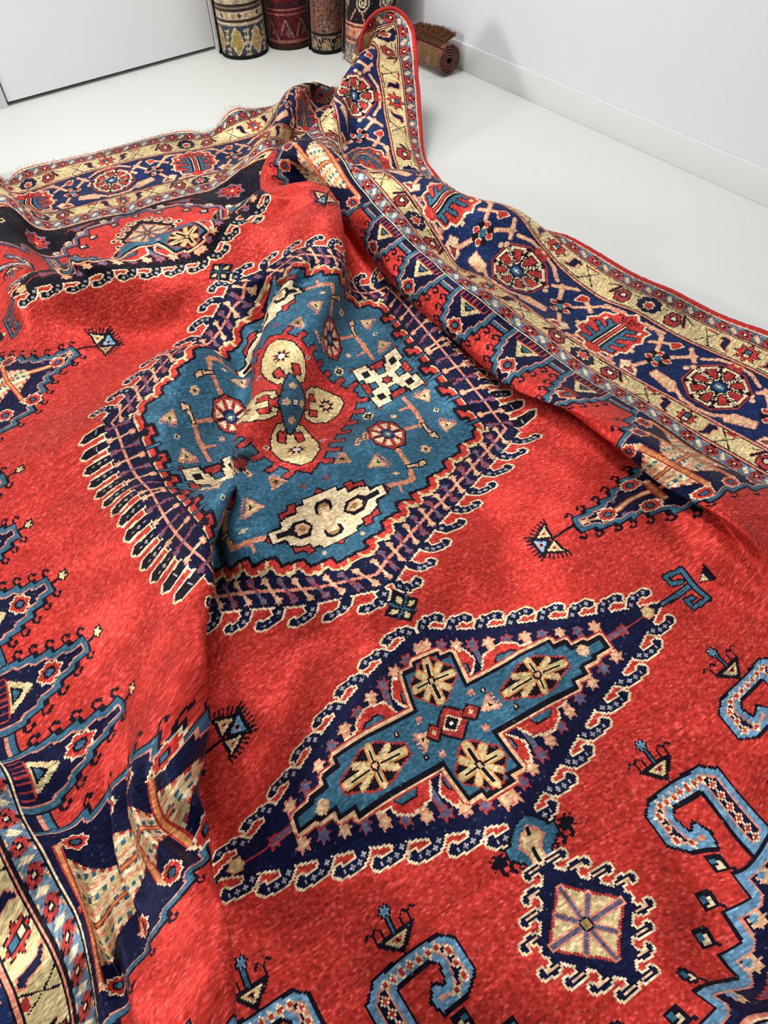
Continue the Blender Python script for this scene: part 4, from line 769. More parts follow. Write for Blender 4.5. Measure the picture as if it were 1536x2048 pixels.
0,0,0,0,-1,1,1,1,-1,-1,0,0,0,0,0,0,0,1,0,0,-2,0,0,2,0,0,-1,0,0,0,1,0,-1,-1,1,2,0,-2,-1,0,1,0,0,0,0,0,1,0,-1,-2,0,1,1,-1,0,-1,1,0,2,0,0,-1,0,0,0,1,0,0,-2,0,0,2,0,0,-2,0,-1,1,0,1,-1,
0,1,2,0,-2,-1,0,2,0,0,-1,0,0,-1,0,0,2,-1,0,-1,2,0,0,-1,0,0,0,0,0,0,0,0,0,0,1,0,0,-1,0,0,0,0,0,1,-1,0,-1,2,0,0,-1,0,0,0,0,1,-1,0,-2,1,0,2,0,0,-2,-1,0,1,2,0,0,-1,0,0,-1,0,-1,2,0,1,-2,
0,0,1,0,-1,0,0,2,1,0,-2,-2,0,1,1,0,35,22,-5,-36,-23,7,1,1,1,0,-1,-1,-1,1,0,1,0,1,0,0,-2,-1,-1,2,0,1,-2,1,0,2,0,0,-3,0,0,2,-2,0,-1,3,1,0,-2,-1,0,0,0,-1,1,0,1,0,1,-1,0,0,1,0,-1,-1,0,
0,-1,1,1,1,-1,-1,-1,0,1,1,0,-1,-1,0,0,0,1,1,0,0,-1,0,-1,1,0,0,-1,0,0,0,0,0,1,-1,1,-1,1,0,0,-1,0,0,1,0,0,0,0,0,-1,-1,-1,1,0,1,0,-1,2,1,-2,1,1,0,1,0,-1,1,2,2,-6,-1,4,-4,-2,-1,-1,0,1,
2,-1,-1,1,1,0,1,-1,1,-1,0,-1,2,-1,-1,1,0,0,0,-1,2,0,2,-1,1,0,-1,0,2,1,-1,-1,-1,0,1,-1,0,-1,1,0,1,-1,1,-1,2,-2,0,-2,2,0,1,-1,0,-1,0,0,2,0,0,-2,1,1,2,-1,-1,-1,0,0,0,1,-1,0,-1,2,0,0,
-1,0,-1,0,0,1,-1,0,0,1,-1,0,1,2,0,-1,-1,0,-1,0,0,1,0,0,0,0,0,0,0,-1,0,-1,1,0,1,0,0,0,0,0,1,0,0,-1,0,0,-1,0,0,2,0,0,-2,0,0,2,-1,0,-1,2,0,0,-1,0,0,-1,0,0,1,0,0,0,0,0,0,0,0,0,0,0,0,0,
1,0,0,0,0,0,-1,1,0,0,-1,0,0,0,0,1,-1,0,-2,1,0,2,0,0,-2,0,0,1,0,0,0,0,0,-1,-1,0,1,2,0,0,-2,0,0,2,0,0,-1,0,0,0,0,-1,-1,0,2,1,0,-1,0,0,33,22,-8,-33,-22,11,1,-1,-2,-2,2,2,2,-2,-1,-2,1,
0,0,0,1,2,0,-1,-1,-1,0,-1,1,-1,0,0,2,0,0,-1,1,0,-1,-1,0,1,0,1,-2,1,-2,2,0,2,-2,-1,-1,1,1,1,-1,0,-1,0,-1,1,0,1,-1,0,0,1,0,1,-1,-1,0,1,0,-1,0,1,-1,-1,-1,2,1,0,-1,-1,0,1,1,0,-1,0,0,0,
-1,0,0,1,0,0,0,0,-1,0,0,2,0,0,-1,-1,0,0,1,0,0,-2,0,0,1,0,-3,4,2,-1,0,1,2,-3,-1,2,-2,-1,1,-2,-1,1,-1,0,1,-1,0,0,0,-1,0,2,1,-2,1,0,-1,-1,-2,0,0,0,1,3,2,0,1,1,0,0,2,0,0,-2,-2,-1,2,1,1,
-2,0,0,0,-1,-1,0,1,0,1,-1,1,-1,1,-2,0,0,1,0,1,1,0,-2,-1,0,2,0,0,-2,0,0,1,1,0,0,-2,1,1,1,-2,-1,0,1,0,1,0,0,-2,1,0,1,-2,0,0,1,-1,-1,-1,2,2,2,-1,-2,-1,-1,1,-1,1,0,1,0,0,0,1,0,0,-1,0,0,
0,0,0,0,0,0,0,0,0,0,-1,0,0,2,0,0,-2,0,-1,2,0,2,-2,0,-2,1,0,1,1,0,0,-1,0,1,-1,0,-1,2,0,1,-1,0,-1,0,0,0,0,0,0,0,0,1,0,0,0,-1,0,-1,1,0,0,1,0,0,-1,0,0,0,0,-1,-1,0,1,1,0,0,-1,0,0,2,0,-1,
-2,0,2,1,0,-2,0,0,1,0,0,0,0,0,0,0,0,0,0,0,-1,1,0,32,23,-11,-32,-23,13,0,0,1,0,-1,-1,0,1,0,1,-1,0,-1,1,0,-1,0,0,1,0,0,0,-1,0,-1,1,0,1,0,-1,0,1,2,-1,-2,-2,1,1,1,-1,2,-1,0,-2,1,1,0,-1,
-1,0,-1,0,1,1,2,0,-1,-2,-1,0,1,1,0,-1,0,1,1,-1,-2,0,0,1,1,1,-2,-1,-1,2,0,1,-1,-1,0,0,2,0,0,-1,0,1,-1,0,-1,1,0,1,-1,0,-1,-1,-1,1,0,3,1,-1,1,-1,1,3,1,0,-3,-1,3,-8,-3,2,-1,0,-1,3,1,0,
1,0,0,-2,1,2,-4,-3,0,1,0,-2,1,2,-1,4,3,0,2,1,-1,-6,-6,-1,1,1,0,3,4,3,4,2,0,0,-2,-2,-2,1,0,1,-2,-1,-2,1,0,0,0,1,0,-1,0,0,0,-1,0,0,1,1,0,-1,-1,1,1,0,-1,1,0,0,-2,1,0,3,-1,0,-2,-1,0,0,
2,0,0,-1,0,0,0,0,0,-1,0,0,2,-1,0,-2,2,0,1,-2,0,1,1,-1,-2,0,1,1,-1,1,0,2,-1,0,-2,0,0,1,-1,0,0,1,-1,0,1,2,0,-2,-2,0,1,1,0,0,0,0,0,0,0,0,0,0,1,0,0,-2,0,0,2,0,0,-1,-1,0,0,1,0,0,1,0,0,
-2,0,0,1,0,0,1,0,1,-1,0,0,0,0,-1,0,0,0,0,0,1,0,0,-1,0,0,0,0,0,-1,-1,0,2,1,0,-2,0,0,1,0,0,-1,-1,0,1,1,0,0,1,0,0,-2,0,-1,1,0,1,0,0,0,0,0,0,0,0,1,0,1,31,24,-11,-31,-24,12,0,-1,0,1,1,0,
-2,0,1,1,0,-1,1,-1,0,-1,1,1,0,0,0,0,0,1,0,0,-1,0,0,0,-1,-1,0,1,2,0,-1,-1,0,1,-1,0,-1,2,-1,0,0,0,1,-1,1,-1,1,-1,0,-1,0,1,1,0,0,0,-1,-1,-1,0,1,1,1,0,0,-2,0,-1,1,-1,1,-1,1,-1,0,0,0,1,
-2,0,0,0,0,1,1,1,0,-1,0,-1,2,-1,1,0,1,-2,0,-2,-3,2,1,1,-2,-1,0,1,0,-1,1,0,0,1,1,0,0,-2,1,1,-1,0,1,-1,0,-3,-3,-1,-2,-1,1,1,5,2,-2,9,4,1,1,1,-1,-6,-3,-4,-9,0,5,9,2,3,5,0,-3,-3,-1,0,
-2,-2,-1,0,1,1,0,-1,0,-1,0,-1,0,1,1,0,-1,0,0,0,-1,0,1,1,0,-2,0,0,2,0,0,-1,1,0,0,-1,0,0,0,1,0,1,-2,-1,-1,1,2,0,0,-2,0,0,1,0,0,1,0,0,-2,0,0,1,0,-1,0,0,1,-1,0,0,1,-1,0,-1,1,-1,1,0,1,0,
1,0,0,-1,0,0,-1,0,0,2,1,0,-1,-2,0,0,1,0,0,-1,0,0,2,0,-1,-2,0,1,1,0,0,0,0,0,1,0,0,-2,0,0,1,0,1,0,0,-1,1,0,1,-2,0,-1,2,0,0,-1,0,1,0,0,0,0,0,-1,0,0,0,0,0,1,-1,0,-1,2,0,-1,-2,0,1,1,0,
-2,0,0,3,0,0,-1,0,0,-2,-1,0,2,2,0,1,-2,0,-1,1,0,0,0,1,-1,1,1,1,-2,-2,31,24,-11,-31,-25,11,-1,2,1,1,-2,-1,0,1,0,0,0,1,0,0,1,0,0,-2,0,-1,2,1,2,-1,-1,-2,0,0,1,2,1,1,-1,-2,-2,0,1,2,1,0,
-1,-1,0,0,0,-1,0,0,0,1,0,1,-1,-1,-1,1,1,1,0,-1,-2,-1,0,2,1,0,-1,-1,-1,0,1,1,0,0,-1,1,0,0,0,-1,-2,1,0,-2,1,-1,-1,1,0,-3,-2,-3,-1,-2,-1,1,-2,-1,-1,0,-2,3,-1,-1,3,1,-1,1,2,1,3,3,6,1,2,
13,4,1,1,-1,1,-3,-2,-1,-3,-1,-3,-3,-2,-1,2,4,-1,-1,-1,0,0,-2,1,-4,-3,-2,0,-1,0,5,9,0,-2,-1,0,-3,-4,1,0,-1,0,0,1,-1,2,-1,0,-2,0,0,0,1,1,1,-1,0,1,0,-1,-2,1,1,1,0,0,0,-2,0,0,2,0,0,-1,
-1,1,0,2,-2,-1,-1,1,2,1,0,-1,-1,1,0,1,-1,-1,-2,-1,2,2,2,-2,-1,-2,1,0,1,0,0,-1,-1,-1,1,1,1,0,0,0,0,-1,1,0,1,-2,0,0,1,0,-1,0,0,1,0,0,0,0,-1,0,0,1,0,0,0,0,0,0,0,0,0,0,0,-1,0,1,2,0,-1,
-1,0,-1,0,0,2,-1,0,-1,2,0,0,-2,0,-1,2,0,2,-2,0,-1,2,0,1,-2,0,0,2,0,-1,-1,0,1,0,0,0,0,0,-1,0,0,-1,0,0,1,-1,0,0,2,0,-1,-2,0,1,0,0,-1,1,0,1,0,0,0,0,0,0,0,0,-1,1,1,1,-2,0,0,1,1,0,-1,-1,
-1,1,1,31,24,-9,-32,-23,8,1,-2,0,-1,1,1,1,0,0,-1,0,-1,1,0,0,0,-1,2,0,2,-1,0,-2,1,1,2,0,-1,-1,0,0,-1,1,1,2,0,0,-2,0,-2,2,1,2,-1,0,-1,0,0,0,1,-1,-1,-1,1,0,1,-1,0,-1,-1,1,2,1,-1,-2,-1,
1,1,0,-1,0,0,-1,-1,0,1,0,-1,-2,1,2,-1,-1,-1,0,0,1,-1,-1,0,2,1,0,3,-2,-2,2,1,0,1,2,-3,3,1,-1,-1,1,-1,0,0,-2,-2,-3,2,-1,-8,-1,-2,2,3,0,2,2,-2,4,1,1,4,2,1,4,0,1,2,0,1,-7,-2,2,-7,-1,1,
-1,-1,-4,3,4,0,7,2,-2,-7,-4,-2,-4,0,2,4,-2,0,-1,2,0,2,0,0,1,0,1,0,1,0,-1,0,-1,1,-2,0,-1,1,1,0,2,0,1,-2,0,1,0,1,-2,0,-1,2,0,1,0,-1,0,-1,1,0,-1,0,-2,1,0,2,0,-1,-1,-1,2,-1,1,-2,1,0,1,
0,0,0,1,0,0,-2,0,-1,1,0,1,0,-1,0,0,1,-1,0,0,1,0,-1,0,0,2,-1,0,-1,1,0,-1,0,0,2,0,1,-2,0,-2,1,0,1,0,0,0,-1,0,0,1,0,1,0,0,-2,0,0,1,0,0,0,1,0,1,-2,0,-1,1,0,1,0,0,-1,1,0,0,-2,0,2,2,0,-2,
0,0,1,-1,0,-1,-1,0,1,1,0,-2,-1,0,0,1,0,1,0,0,-1,0,0,1,-1,0,-2,1,0,3,1,0,-2,-2,2,1,1,-1,0,0,1,-1,0,-1,1,0,1,0,-1,0,31,25,-7,-31,-26,6,-2,1,-1,1,0,0,1,0,1,-1,-1,0,0,1,0,1,1,0,-1,-1,0,
0,0,1,1,-1,0,1,1,1,-1,0,-1,1,0,3,-1,1,-2,2,-2,1,-2,2,1,1,-1,-1,-1,1,1,1,0,0,-1,0,0,0,0,0,0,-1,-1,-1,2,0,0,-2,0,0,0,-1,1,1,1,-2,-1,-1,1,-1,0,1,1,0,-1,0,-2,1,0,-1,2,0,-1,0,-3,-1,1,1,
0,-1,0,1,-1,3,2,-1,1,2,-1,0,0,-1,1,-1,-1,-2,0,1,-2,-1,-1,1,-1,2,0,2,1,1,1,1,2,0,3,-1,1,0,1,-1,2,-2,-2,-1,-1,0,-7,-4,3,2,3,-1,0,0,0,-2,-2,-3,2,1,1,-2,-1,1,0,0,-1,1,3,2,1,-1,-1,0,2,0,
0,-2,1,0,0,-1,-1,0,-1,1,1,2,0,0,0,0,1,-1,2,-2,0,-1,1,0,0,0,0,-2,1,-1,2,-2,1,-1,1,0,-1,0,-1,2,0,1,-1,-1,-1,-1,2,2,1,-2,-2,0,0,1,0,1,0,-1,0,-1,2,0,1,-1,0,0,0,0,-2,0,-1,3,0,1,-2,0,1,1,
0,-2,0,0,2,0,1,-2,0,-1,1,0,-1,0,0,1,-1,0,0,1,0,0,0,0,0,0,0,0,-1,0,1,2,0,-1,-1,0,0,0,0,1,0,0,0,1,0,-1,-1,0,2,0,0,-1,0,0,-1,0,0,0,0,0,-1,0,0,0,-1,0,0,0,0,1,1,0,-1,1,0,1,-1,1,-1,-1,1,
1,1,0,0,-1,0,-1,2,0,1,-2,0,0,0,0,-1,2,-1,32,24,-2,-33,-24,-1,0,0,0,0,0,1,-1,0,-1,2,0,1,-2,0,0,1,0,1,0,-1,0,0,1,-1,1,0,2,-1,0,-1,1,1,1,0,-2,0,0,1,1,1,1,0,-1,-2,1,2,3,0,-1,-3,1,0,2,0,
1,0,0,-2,1,0,0,-1,1,1,0,-1,-2,1,0,1,-1,-1,0,-1,0,0,-1,0,1,-1,-1,-1,-1,0,0,-2,0,1,1,2,-4,-1,0,-2,5,1,-1,0,0,-2,0,1,0,0,-2,2,-1,-2,1,0,-1,2,1,1,3,1,-1,1,1,-2,4,1,1,1,1,-2,3,0,-2,0,0,
-1,-2,-1,1,0,0,1,-1,0,1,3,2,2,-16,-12,0,5,5,2,1,1,-2,1,0,-1,4,3,1,-11,-8,1,6,4,0,1,0,0,-1,2,0,3,1,0,-3,-3,0,1,1,0,0,0,0,-2,0,1,2,2,-1,1,-2,0,1,3,0,0,-2,0,-2,0,0,1,0,0,-1,0,-1,0,0,1,
0,-1,0,-1,1,-1,1,0,1,0,-1,0,0,1,0,0,0,0,0,0,0,0,-1,0,0,1,-1,0,0,0,0,0,1,0,0,-2,0,0,2,0,-1,0,1,2,0,-2,-2,0,1,1,0,0,0,0,0,0,0,0,0,0,-1,-1,1,2,1,0,-1,-1,-1,0,2,0,0,-2,0,0,2,-1,1,-2,0,
0,2,1,0,-1,0,0,0,0,0,1,0,0,-1,0,1,0,0,-4,0,0,2,-1,0,-2,0,0,1,2,0,0,-1,1,0,-1,1,1,0,1,-1,1,-1,1,0,0,-1,0,0,1,-1,0,0,1,-1,-1,0,-1,1,-1,1,33,24,0,-35,-24,-3,2,0,0,-2,0,0,1,0,1,0,0,-1,
-1,0,1,1,-1,-1,0,1,1,-1,0,1,0,0,-1,1,0,1,-1,-1,1,1,2,-1,1,-2,1,-1,1,0,2,1,-1,-1,-2,3,1,2,-1,0,0,0,1,-1,1,0,2,2,0,0,-1,0,0,1,0,1,0,-1,-1,0,0,-1,0,-1,-2,-1,0,0,0,0,-3,0,0,2,0,-2,-2,
-1,1,2,0,0,1,0,-1,0,-1,3,2,0,-1,-2,-2,1,1,0,1,1,-1,0,0,-1,0,0,0,0,-1,2,-2,1,-1,0,-1,3,-2,1,1,0,-1,3,1,1,-3,1,-1,0,-1,-1,-2,-4,-3,-3,14,13,0,-6,-7,0,-3,-3,1,-3,-3,2,-5,-2,-2,13,11,2,
-4,-4,0,0,-2,-1,-1,-2,0,-4,-3,-1,8,11,3,-3,-4,0,-1,-1,-1,-2,-4,-2,-4,-3,0,13,13,5,-4,-3,-1,-2,-2,-1,0,0,-1,-1,-2,-1,-1,1,1,1,0,-1,0,0,-1,0,-1,2,0,1,1,0,0,-2,-1,0,2,1,0,-1,0,-1,0,0,
1,0,0,0,0,0,-1,-1,0,2,-1,1,-2,1,-1,1,1,1,0,-1,-2,-1,1,1,1,0,0,1,0,0,-2,0,0,0,1,0,1,1,0,0,-1,-1,0,0,1,0,1,1,-1,-1,-2,1,-2,2,-1,0,0,2,0,-1,-1,-2,1,0,2,1,1,0,0,-1,1,0,1,0,-2,-1,0,0,0,
0,-2,0,0,0,-1,0,1,0,2,-1,0,1,2,1,0,-2,0,0,2,-1,0,-1,0,-2,1,1,1,-1,0,-2,1,0,0,1,0,-1,0,1,1,31,25,0,-31,-25,-2,-1,0,0,1,0,0,-1,-1,-1,-1,1,1,2,0,-1,-2,0,1,0,0,0,1,-1,-1,-1,1,2,0,-1,-1,
0,1,-1,0,-1,2,0,1,0,0,-1,0,0,1,1,0,0,0,2,0,0,0,0,0,0,1,1,2,-1,0,0,1,0,1,2,1,1,1,2,0,1,1,-1,0,-1,0,-3,2,-2,-5,-1,-1,0,-1,0,0,0,0,0,-2,0,1,1,0,-1,-1,0,1,1,-2,-1,-1,0,2,2,-2,0,0,-1,-1,
1,0,-1,-2,1,2,-1,1,1,-1,4,0,0,1,2,-3,2,0,1,2,1,-1,-1,0,0,-2,-1,0,-3,-2,0,-3,-2,-1,10,8,-3,-3,-3,2,-4,-3,2,-4,-2,1,-1,-2,2,8,6,-2,0,-1,1,-3,-2,-2,0,0,2,-1,-1,-2,2,2,2,0,1,0,-1,-1,-1,
-1,-1,0,1,-2,0,2,4,2,0,0,0,-1,0,0,-1,-1,-1,1,0,0,-1,0,-1,-1,-1,0,1,1,0,0,0,1,0,0,-2,0,0,3,0,-1,-1,0,1,2,-1,-1,-2,0,1,0,1,0,0,1,0,-2,-1,-1,1,0,2,0,1,-2,-1,-1,1,2,0,0,0,1,0,0,-2,-1,0,
1,1,1,0,0,1,-1,-1,-1,1,1,2,0,-1,0,-1,0,-1,0,1,-1,2,0,0,0,0,-2,-1,0,-1,2,-1,0,-1,2,-2,1,0,1,0,0,1,0,0,2,0,0,0,-3,-2,0,-2,0,0,1,1,3,-1,-1,1,2,0,0,-1,0,0,2,0,-2,-1,0,0,0,1,0,1,0,-3,1,
0,0,-1,1,0,1,0,0,-1,-1,-1,32,24,0,-33,-24,-1,1,0,-1,-1,0,0,1,0,1,-1,1,-1,0,-2,0,0,1,0,0,0,-1,0,0,1,-1,-1,-1,-1,1,1,2,-1,0,-2,0,0,0,0,0,0,1,0,0,-1,1,0,0,0,0,1,0,1,-1,2,-1,0,-1,1,0,
-1,1,0,2,0,-1,-2,1,-2,-2,2,-1,1,2,2,0,1,4,1,2,6,3,0,0,3,0,-1,3,-3,-1,2,-2,-3,-1,-2,-1,1,-2,-2,-2,-1,-1,-2,0,-1,-1,0,-1,-1,0,1,-1,1,0,0,0,1,-2,3,1,0,-1,2,-2,3,0,2,0,2,-1,0,0,-1,-1,
-1,1,0,2,-2,-1,-1,-1,0,0,-1,-1,-4,0,2,2,0,-3,-1,2,0,-1,2,1,1,0,-1,-2,-1,1,2,1,1,1,0,0,0,0,2,1,1,-4,-5,-4,0,1,1,1,2,1,2,1,0,3,3,3,-8,-9,-3,2,3,2,2,2,-1,0,0,0,-2,0,0,1,0,-1,0,-1,-1,0,
1,1,0,0,-1,-1,-1,3,1,1,-2,0,0,2,0,-1,0,-1,1,1,1,0,-2,0,-1,-1,1,1,1,0,0,-2,-1,-1,1,0,1,0,-1,0,1,2,0,-1,-1,-1,1,0,1,1,0,0,1,-1,0,-1,1,-1,3,-1,0,-1,0,-1,-1,1,2,1,-1,-1,-1,0,1,-2,1,0,1,
1,0,-3,0,1,0,1,-1,-2,1,0,0,0,1,-1,2,1,2,-1,0,3,-9,-3,0,0,0,5,2,-1,0,1,1,-1,0,-1,0,1,1,-2,0,0,1,0,1,-2,1,0,-2,1,1,0,-1,0,0,2,0,-2,-1,0,0,1,0,-1,31,24,0,-31,-24,-1,-1,0,1,1,0,-1,0,1,
0,0,-2,0,-1,1,0,1,0,-1,0,0,0,-2,-1,0,1,2,0,0,-2,-1,-2,0,1,1,1,-2,0,0,2,-2,-1,0,1,-1,0,0,1,-1,-1,-1,3,-1,1,-2,1,-1,2,0,0,0,-1,1,0,1,-2,1,-1,1,1,1,2,-1,0,0,1,2,3,-1,2,0,-1,2,1,-2,2,
-1,-1,5,-2,-1,0,0,3,1,0,1,-1,0,1,-3,1,2,-1,-2,-2,-3,-2,1,0,-3,1,0,-1,1,2,4,4,-1,2,2,-1,0,1,-2,3,-3,1,2,0,-2,-1,-4,-1,1,-4,-1,-2,-1,1,-1,-1,2,-1,0,0,-2,0,0,0,-1,0,0,2,-1,1,0,1,0,0,
-1,-1,1,1,1,0,1,0,1,0,2,-1,1,-2,0,-3,-1,-1,1,-1,-2,0,1,1,3,3,1,-1,0,1,-4,-3,0,2,-1,0,1,2,2,0,0,-1,-1,-1,-2,0,-1,-1,-1,2,0,0,-1,1,1,1,0,0,0,0,0,-1,1,0,2,0,0,-2,1,-1,1,0,0,-2,1,2,3,
-2,0,-2,-2,-1,0,2,0,1,-1,1,0,2,-1,0,-2,0,-1,2,-1,2,-1,2,-2,1,-2,1,0,1,-2,2,-1,2,-1,1,-2,0,-1,2,2,0,-1,-3,0,0,1,0,1,1,0,0,-3,0,0,0,2,0,-2,1,0,0,0,0,-1,2,1,-2,2,1,-1,3,3,0,-20,-7,13,
6,-1,-1,2,1,-1,1,-1,-1,1,3,-2,-1,-2,0,2,2,-3,0,1,1,2,1,-1,-2,-2,-1,2,2,-2,0,-1,1,0,0,-2,-1,-1,1,31,25,0,-31,-26,0,0,1,0,0,0,0,-1,0,-1,1,0,1,0,0,-1,0,0,0,-1,0,1,1,0,-2,0,-1,0,-1,2,0,
0,-1,-1,0,-1,2,-2,0,-3,2,0,1,-2,1,0,0,-1,1,-1,-1,-1,-1,0,1,1,0,0,-2,0,1,2,0,0,-2,0,2,1,2,0,0,-1,0,1,0,1,1,0,-1,0,-1,-2,3,1,1,1,0,-3,1,2,1,4,3,0,3,2,3,3,4,5,2,4,7,-3,0,6,-1,-6,-2,-6,
-14,-5,-1,-3,-5,3,6,-4,-4,-1,-6,-4,-3,-4,0,6,1,0,7,0,1,1,2,-2,-6,2,0,-3,2,0,-1,1,1,-1,1,4,3,-1,-3,-1,-1,-1,1,-1,1,1,0,1,-1,0,-1,1,1,1,-1,-1,1,3,2,1,-1,0,0,1,-1,-2,-5,-2,-1,2,-1,2,1,
0,-1,-1,1,2,2,2,-2,-2,0,0,2,2,2,-1,0,0,0,-1,-4,-2,-2,0,1,-2,1,0,2,2,1,-1,-1,-1,1,0,1,0,1,0,1,-2,-1,0,1,2,0,0,-2,1,-3,0,1,7,0,-3,-4,1,2,-1,0,0,1,-1,1,-1,1,-2,2,0,0,-1,0,0,1,-1,2,-2,
1,0,0,-2,-1,1,2,0,-1,-2,1,0,2,0,1,-2,-2,-1,1,3,0,1,-2,1,-1,0,-2,1,1,2,0,-1,-1,0,-1,1,0,0,1,-1,-2,0,1,2,-1,0,-2,-4,0,4,7,2,-2,-4,-3,1,1,0,0,-1,0,0,1,0,-1,1,2,0,0,1,-1,0,-1,-1,0,0,-1,
1,1,0,0,-2,-1,0,0,-1,-2,0,0,2,1,0,31,23,0,-31,-22,0,-1,-1,0,1,0,0,0,-1,0,1,2,0,-1,-1,0,-1,0,0,1,-1,-1,0,2,1,-1,-1,-1,1,-1,0,0,1,0,-1,1,-1,1,-2,0,-1,1,0,0,-1,0,-1,0,-1,-1,0,-1,1,0,1,
-1,-1,0,-1,1,1,0,-2,0,1,3,-1,-1,-2,1,0,1,2,0,2,-2,-2,-1,2,1,2,2,-1,-4,0,0,-1,2,0,2,2,2,-1,-1,0,3,-1,3,-1,-4,5,-1,-7,5,3,-5,5,9,0,6,17,4,-1,5,3,-7,-13,2,-3,-7,6,-4,-9,5,-4,-11,3,-3,
-9,1,-2,-2,1,-1,-1,-3,0,4,-3,3,6,-1,3,8,-1,1,3,-3,-7,-5,0,3,1,-2,2,1,-2,0,2,1,1,-2,-1,-1,2,1,0,-1,1,3,1,2,0,2,-1,-6,-5,-4,3,1,-1,0,-1,1,2,3,2,-1,-2,0,-1,1,2,0,-1,0,1,2,1,4,2,0,-9,
-6,-4,1,1,0,3,2,0,0,-1,1,1,1,1,-1,0,-1,0,-1,1,1,1,0,-1,0,-2,2,0,1,3,1,-1,-9,-3,5,1,0,1,2,1,0,0,1,-2,1,0,0,0,-1,0,0,0,0,-1,0,-1,1,0,0,-1,0,0,0,0,0,2,1,-2,0,-1,0,-1,2,2,0,-2,-2,0,0,3,
-1,0,-1,0,1,0,-1,-1,1,1,1,0,-1,-1,0,-1,1,0,0,-2,-1,-4,0,3,-1,-2,-2,17,6,-5,-3,1,1,-4,-2,1,1,0,-1,-2,0,1,1,1,-2,0,-1,1,0,0,-2,-1,0,0,1,0,-1,-1,-1,1,-1,0,-1,2,0,1,-1,-1,0,30,24,0,-30,
-24,0,1,0,0,-1,0,0,0,0,0,-1,-1,0,1,2,0,0,-2,0,0,2,0,1,-2,0,-1,1,0,0,0,0,0,0,0,-1,0,-1,1,0,1,0,-1,-1,-1,1,-1,0,-1,0,1,1,1,0,-1,-2,-2,1,1,1,-2,-2,-1,2,1,0,-2,0,0,0,1,0,0,-2,-1,-2,2,1,
1,0,-1,-1,0,0,5,0,0,2,2,-1,1,-1,-1,0,2,-1,-3,-1,0,0,2,-1,-2,1,2,-1,1,0,-1,0,1,-1,0,1,-2,-1,0,-1,-2,4,6,-3,6,8,-1,2,-2,-3,-1,-3,0,0,0,4,5,6,5,1,-1,7,-4,-3,2,-4,-2,1,-5,0,-4,-6,-4,-5,
2,2,-2,3,0,-3,1,0,-1,0,0,-1,0,-1,1,0,1,1,-1,1,1,3,2,2,-5,-5,-6,2,1,1,2,1,1,-1,-1,2,-1,1,-1,0,-1,1,0,0,-1,0,1,2,3,3,3,-8,-5,-6,5,2,1,2,-1,1,-2,1,0,1,-1,-1,0,1,1,-2,0,-1,1,-1,0,1,0,1,
2,2,-2,1,0,0,-9,-2,6,2,0,1,1,0,0,1,-1,0,-1,-1,0,1,2,-2,0,0,0,1,-1,-1,-2,0,-2,4,2,-1,0,0,-2,0,1,0,0,0,0,-2,-1,0,1,0,3,-1,0,-2,0,-1,2,0,0,2,-1,0,0,-2,0,3,-1,0,-2,0,0,1,-2,0,0,-1,-2,
-1,3,1,-2,8,2,-1,2,2,-3,0,1,0,-3,0,0,1,0,-2,-1,-2,1,-2,0,-2,0,0,1,0,-1,-1,-1,-2,2,0,2,0,1,0,1,0,-1,1,0,0,-1,31,23,0,-31,-23,0,0,0,0,0,0,0,0,0,0,0,0,0,0,0,0,0,0,0,0,0,0,-1,0,0,1,0,0,
0,0,0,0,0,0,1,-1,0,-1,1,0,-1,0,0,2,-1,0,-1,2,0,0,-2,-1,-1,0,1,1,1,-2,1,0,1,-2,-2,-1,0,1,0,1,0,-1,-1,-1,1,-1,2,0,2,-1,0,-1,2,1,-1,0,0,1,2,0,0,-1,0,1,-1,-1,-2,1,0,-4,-3,-1,0,0,0,-3,
-2,1,1,1,2,0,-1,0,1,0,2,2,2,2,1,-1,-1,1,0,0,2,1,-2,1,1,0,4,2,-4,3,2,2,2,2,-1,5,0,3,2,-4,5,-11,-3,11,-1,5,-4,-3,-4,-9,1,1,-3,-1,-1,-3,0,-1,-1,0,1,-1,0,-1,1,-2,-1,-1,-3,-1,-1,8,8,6,
-1,-5,0,-2,0,0,0,0,0,0,0,0,-1,-1,-1,-2,0,-1,-3,-2,-5,-9,-5,-3,27,17,18,-7,-6,-2,-5,-2,-5,0,-2,-1,-1,1,-2,0,-1,0,1,0,0,-1,1,0,0,0,1,0,0,1,0,1,1,-2,-2,-1,1,1,1,1,-2,2,-2,0,3,-2,-2,1,
-3,-4,1,0,2,-4,3,5,-3,9,4,-5,2,0,-2,-1,1,-1,-1,-2,0,-3,-2,1,1,0,1,-3,0,-1,1,0,2,-2,-1,2,1,0,1,0,1,3,-1,-2,0,-1,2,3,-3,-2,0,0,1,0,0,0,-3,4,-1,-1,2,3,-3,3,1,-1,0,1,-3,0,1,0,-2,-3,-1,
-1,1,-1,0,-3,1,-1,0,-1,-1,-2,3,0,2,0,0,-1,2,1,1,1,2,2,1,2,0,0,31,23,0,-31,-23,0,0,0,0,0,0,0,0,0,0,0,0,0,0,-1,0,0,2,0,0,-2,0,0,2,0,1,-1,0,-1,-1,0,-1,1,0,1,0,0,0,0,0,0,0,0,0,0,0,0,-1,
0,1,0,0,-1,2,0,0,-2,0,0,0,0,0,1,0,0,-1,0,0,0,0,-1,1,0,1,-1,0,-1,2,0,1,0,-1,0,1,1,-3,0,0,0,1,-1,1,-1,-1,3,-3,-2,1,1,0,-4,-2,0,1,1,0,-3,-1,0,-1,0,0,-2,1,1,-1,0,0,1,1,4,0,1,1,2,1,2,3,
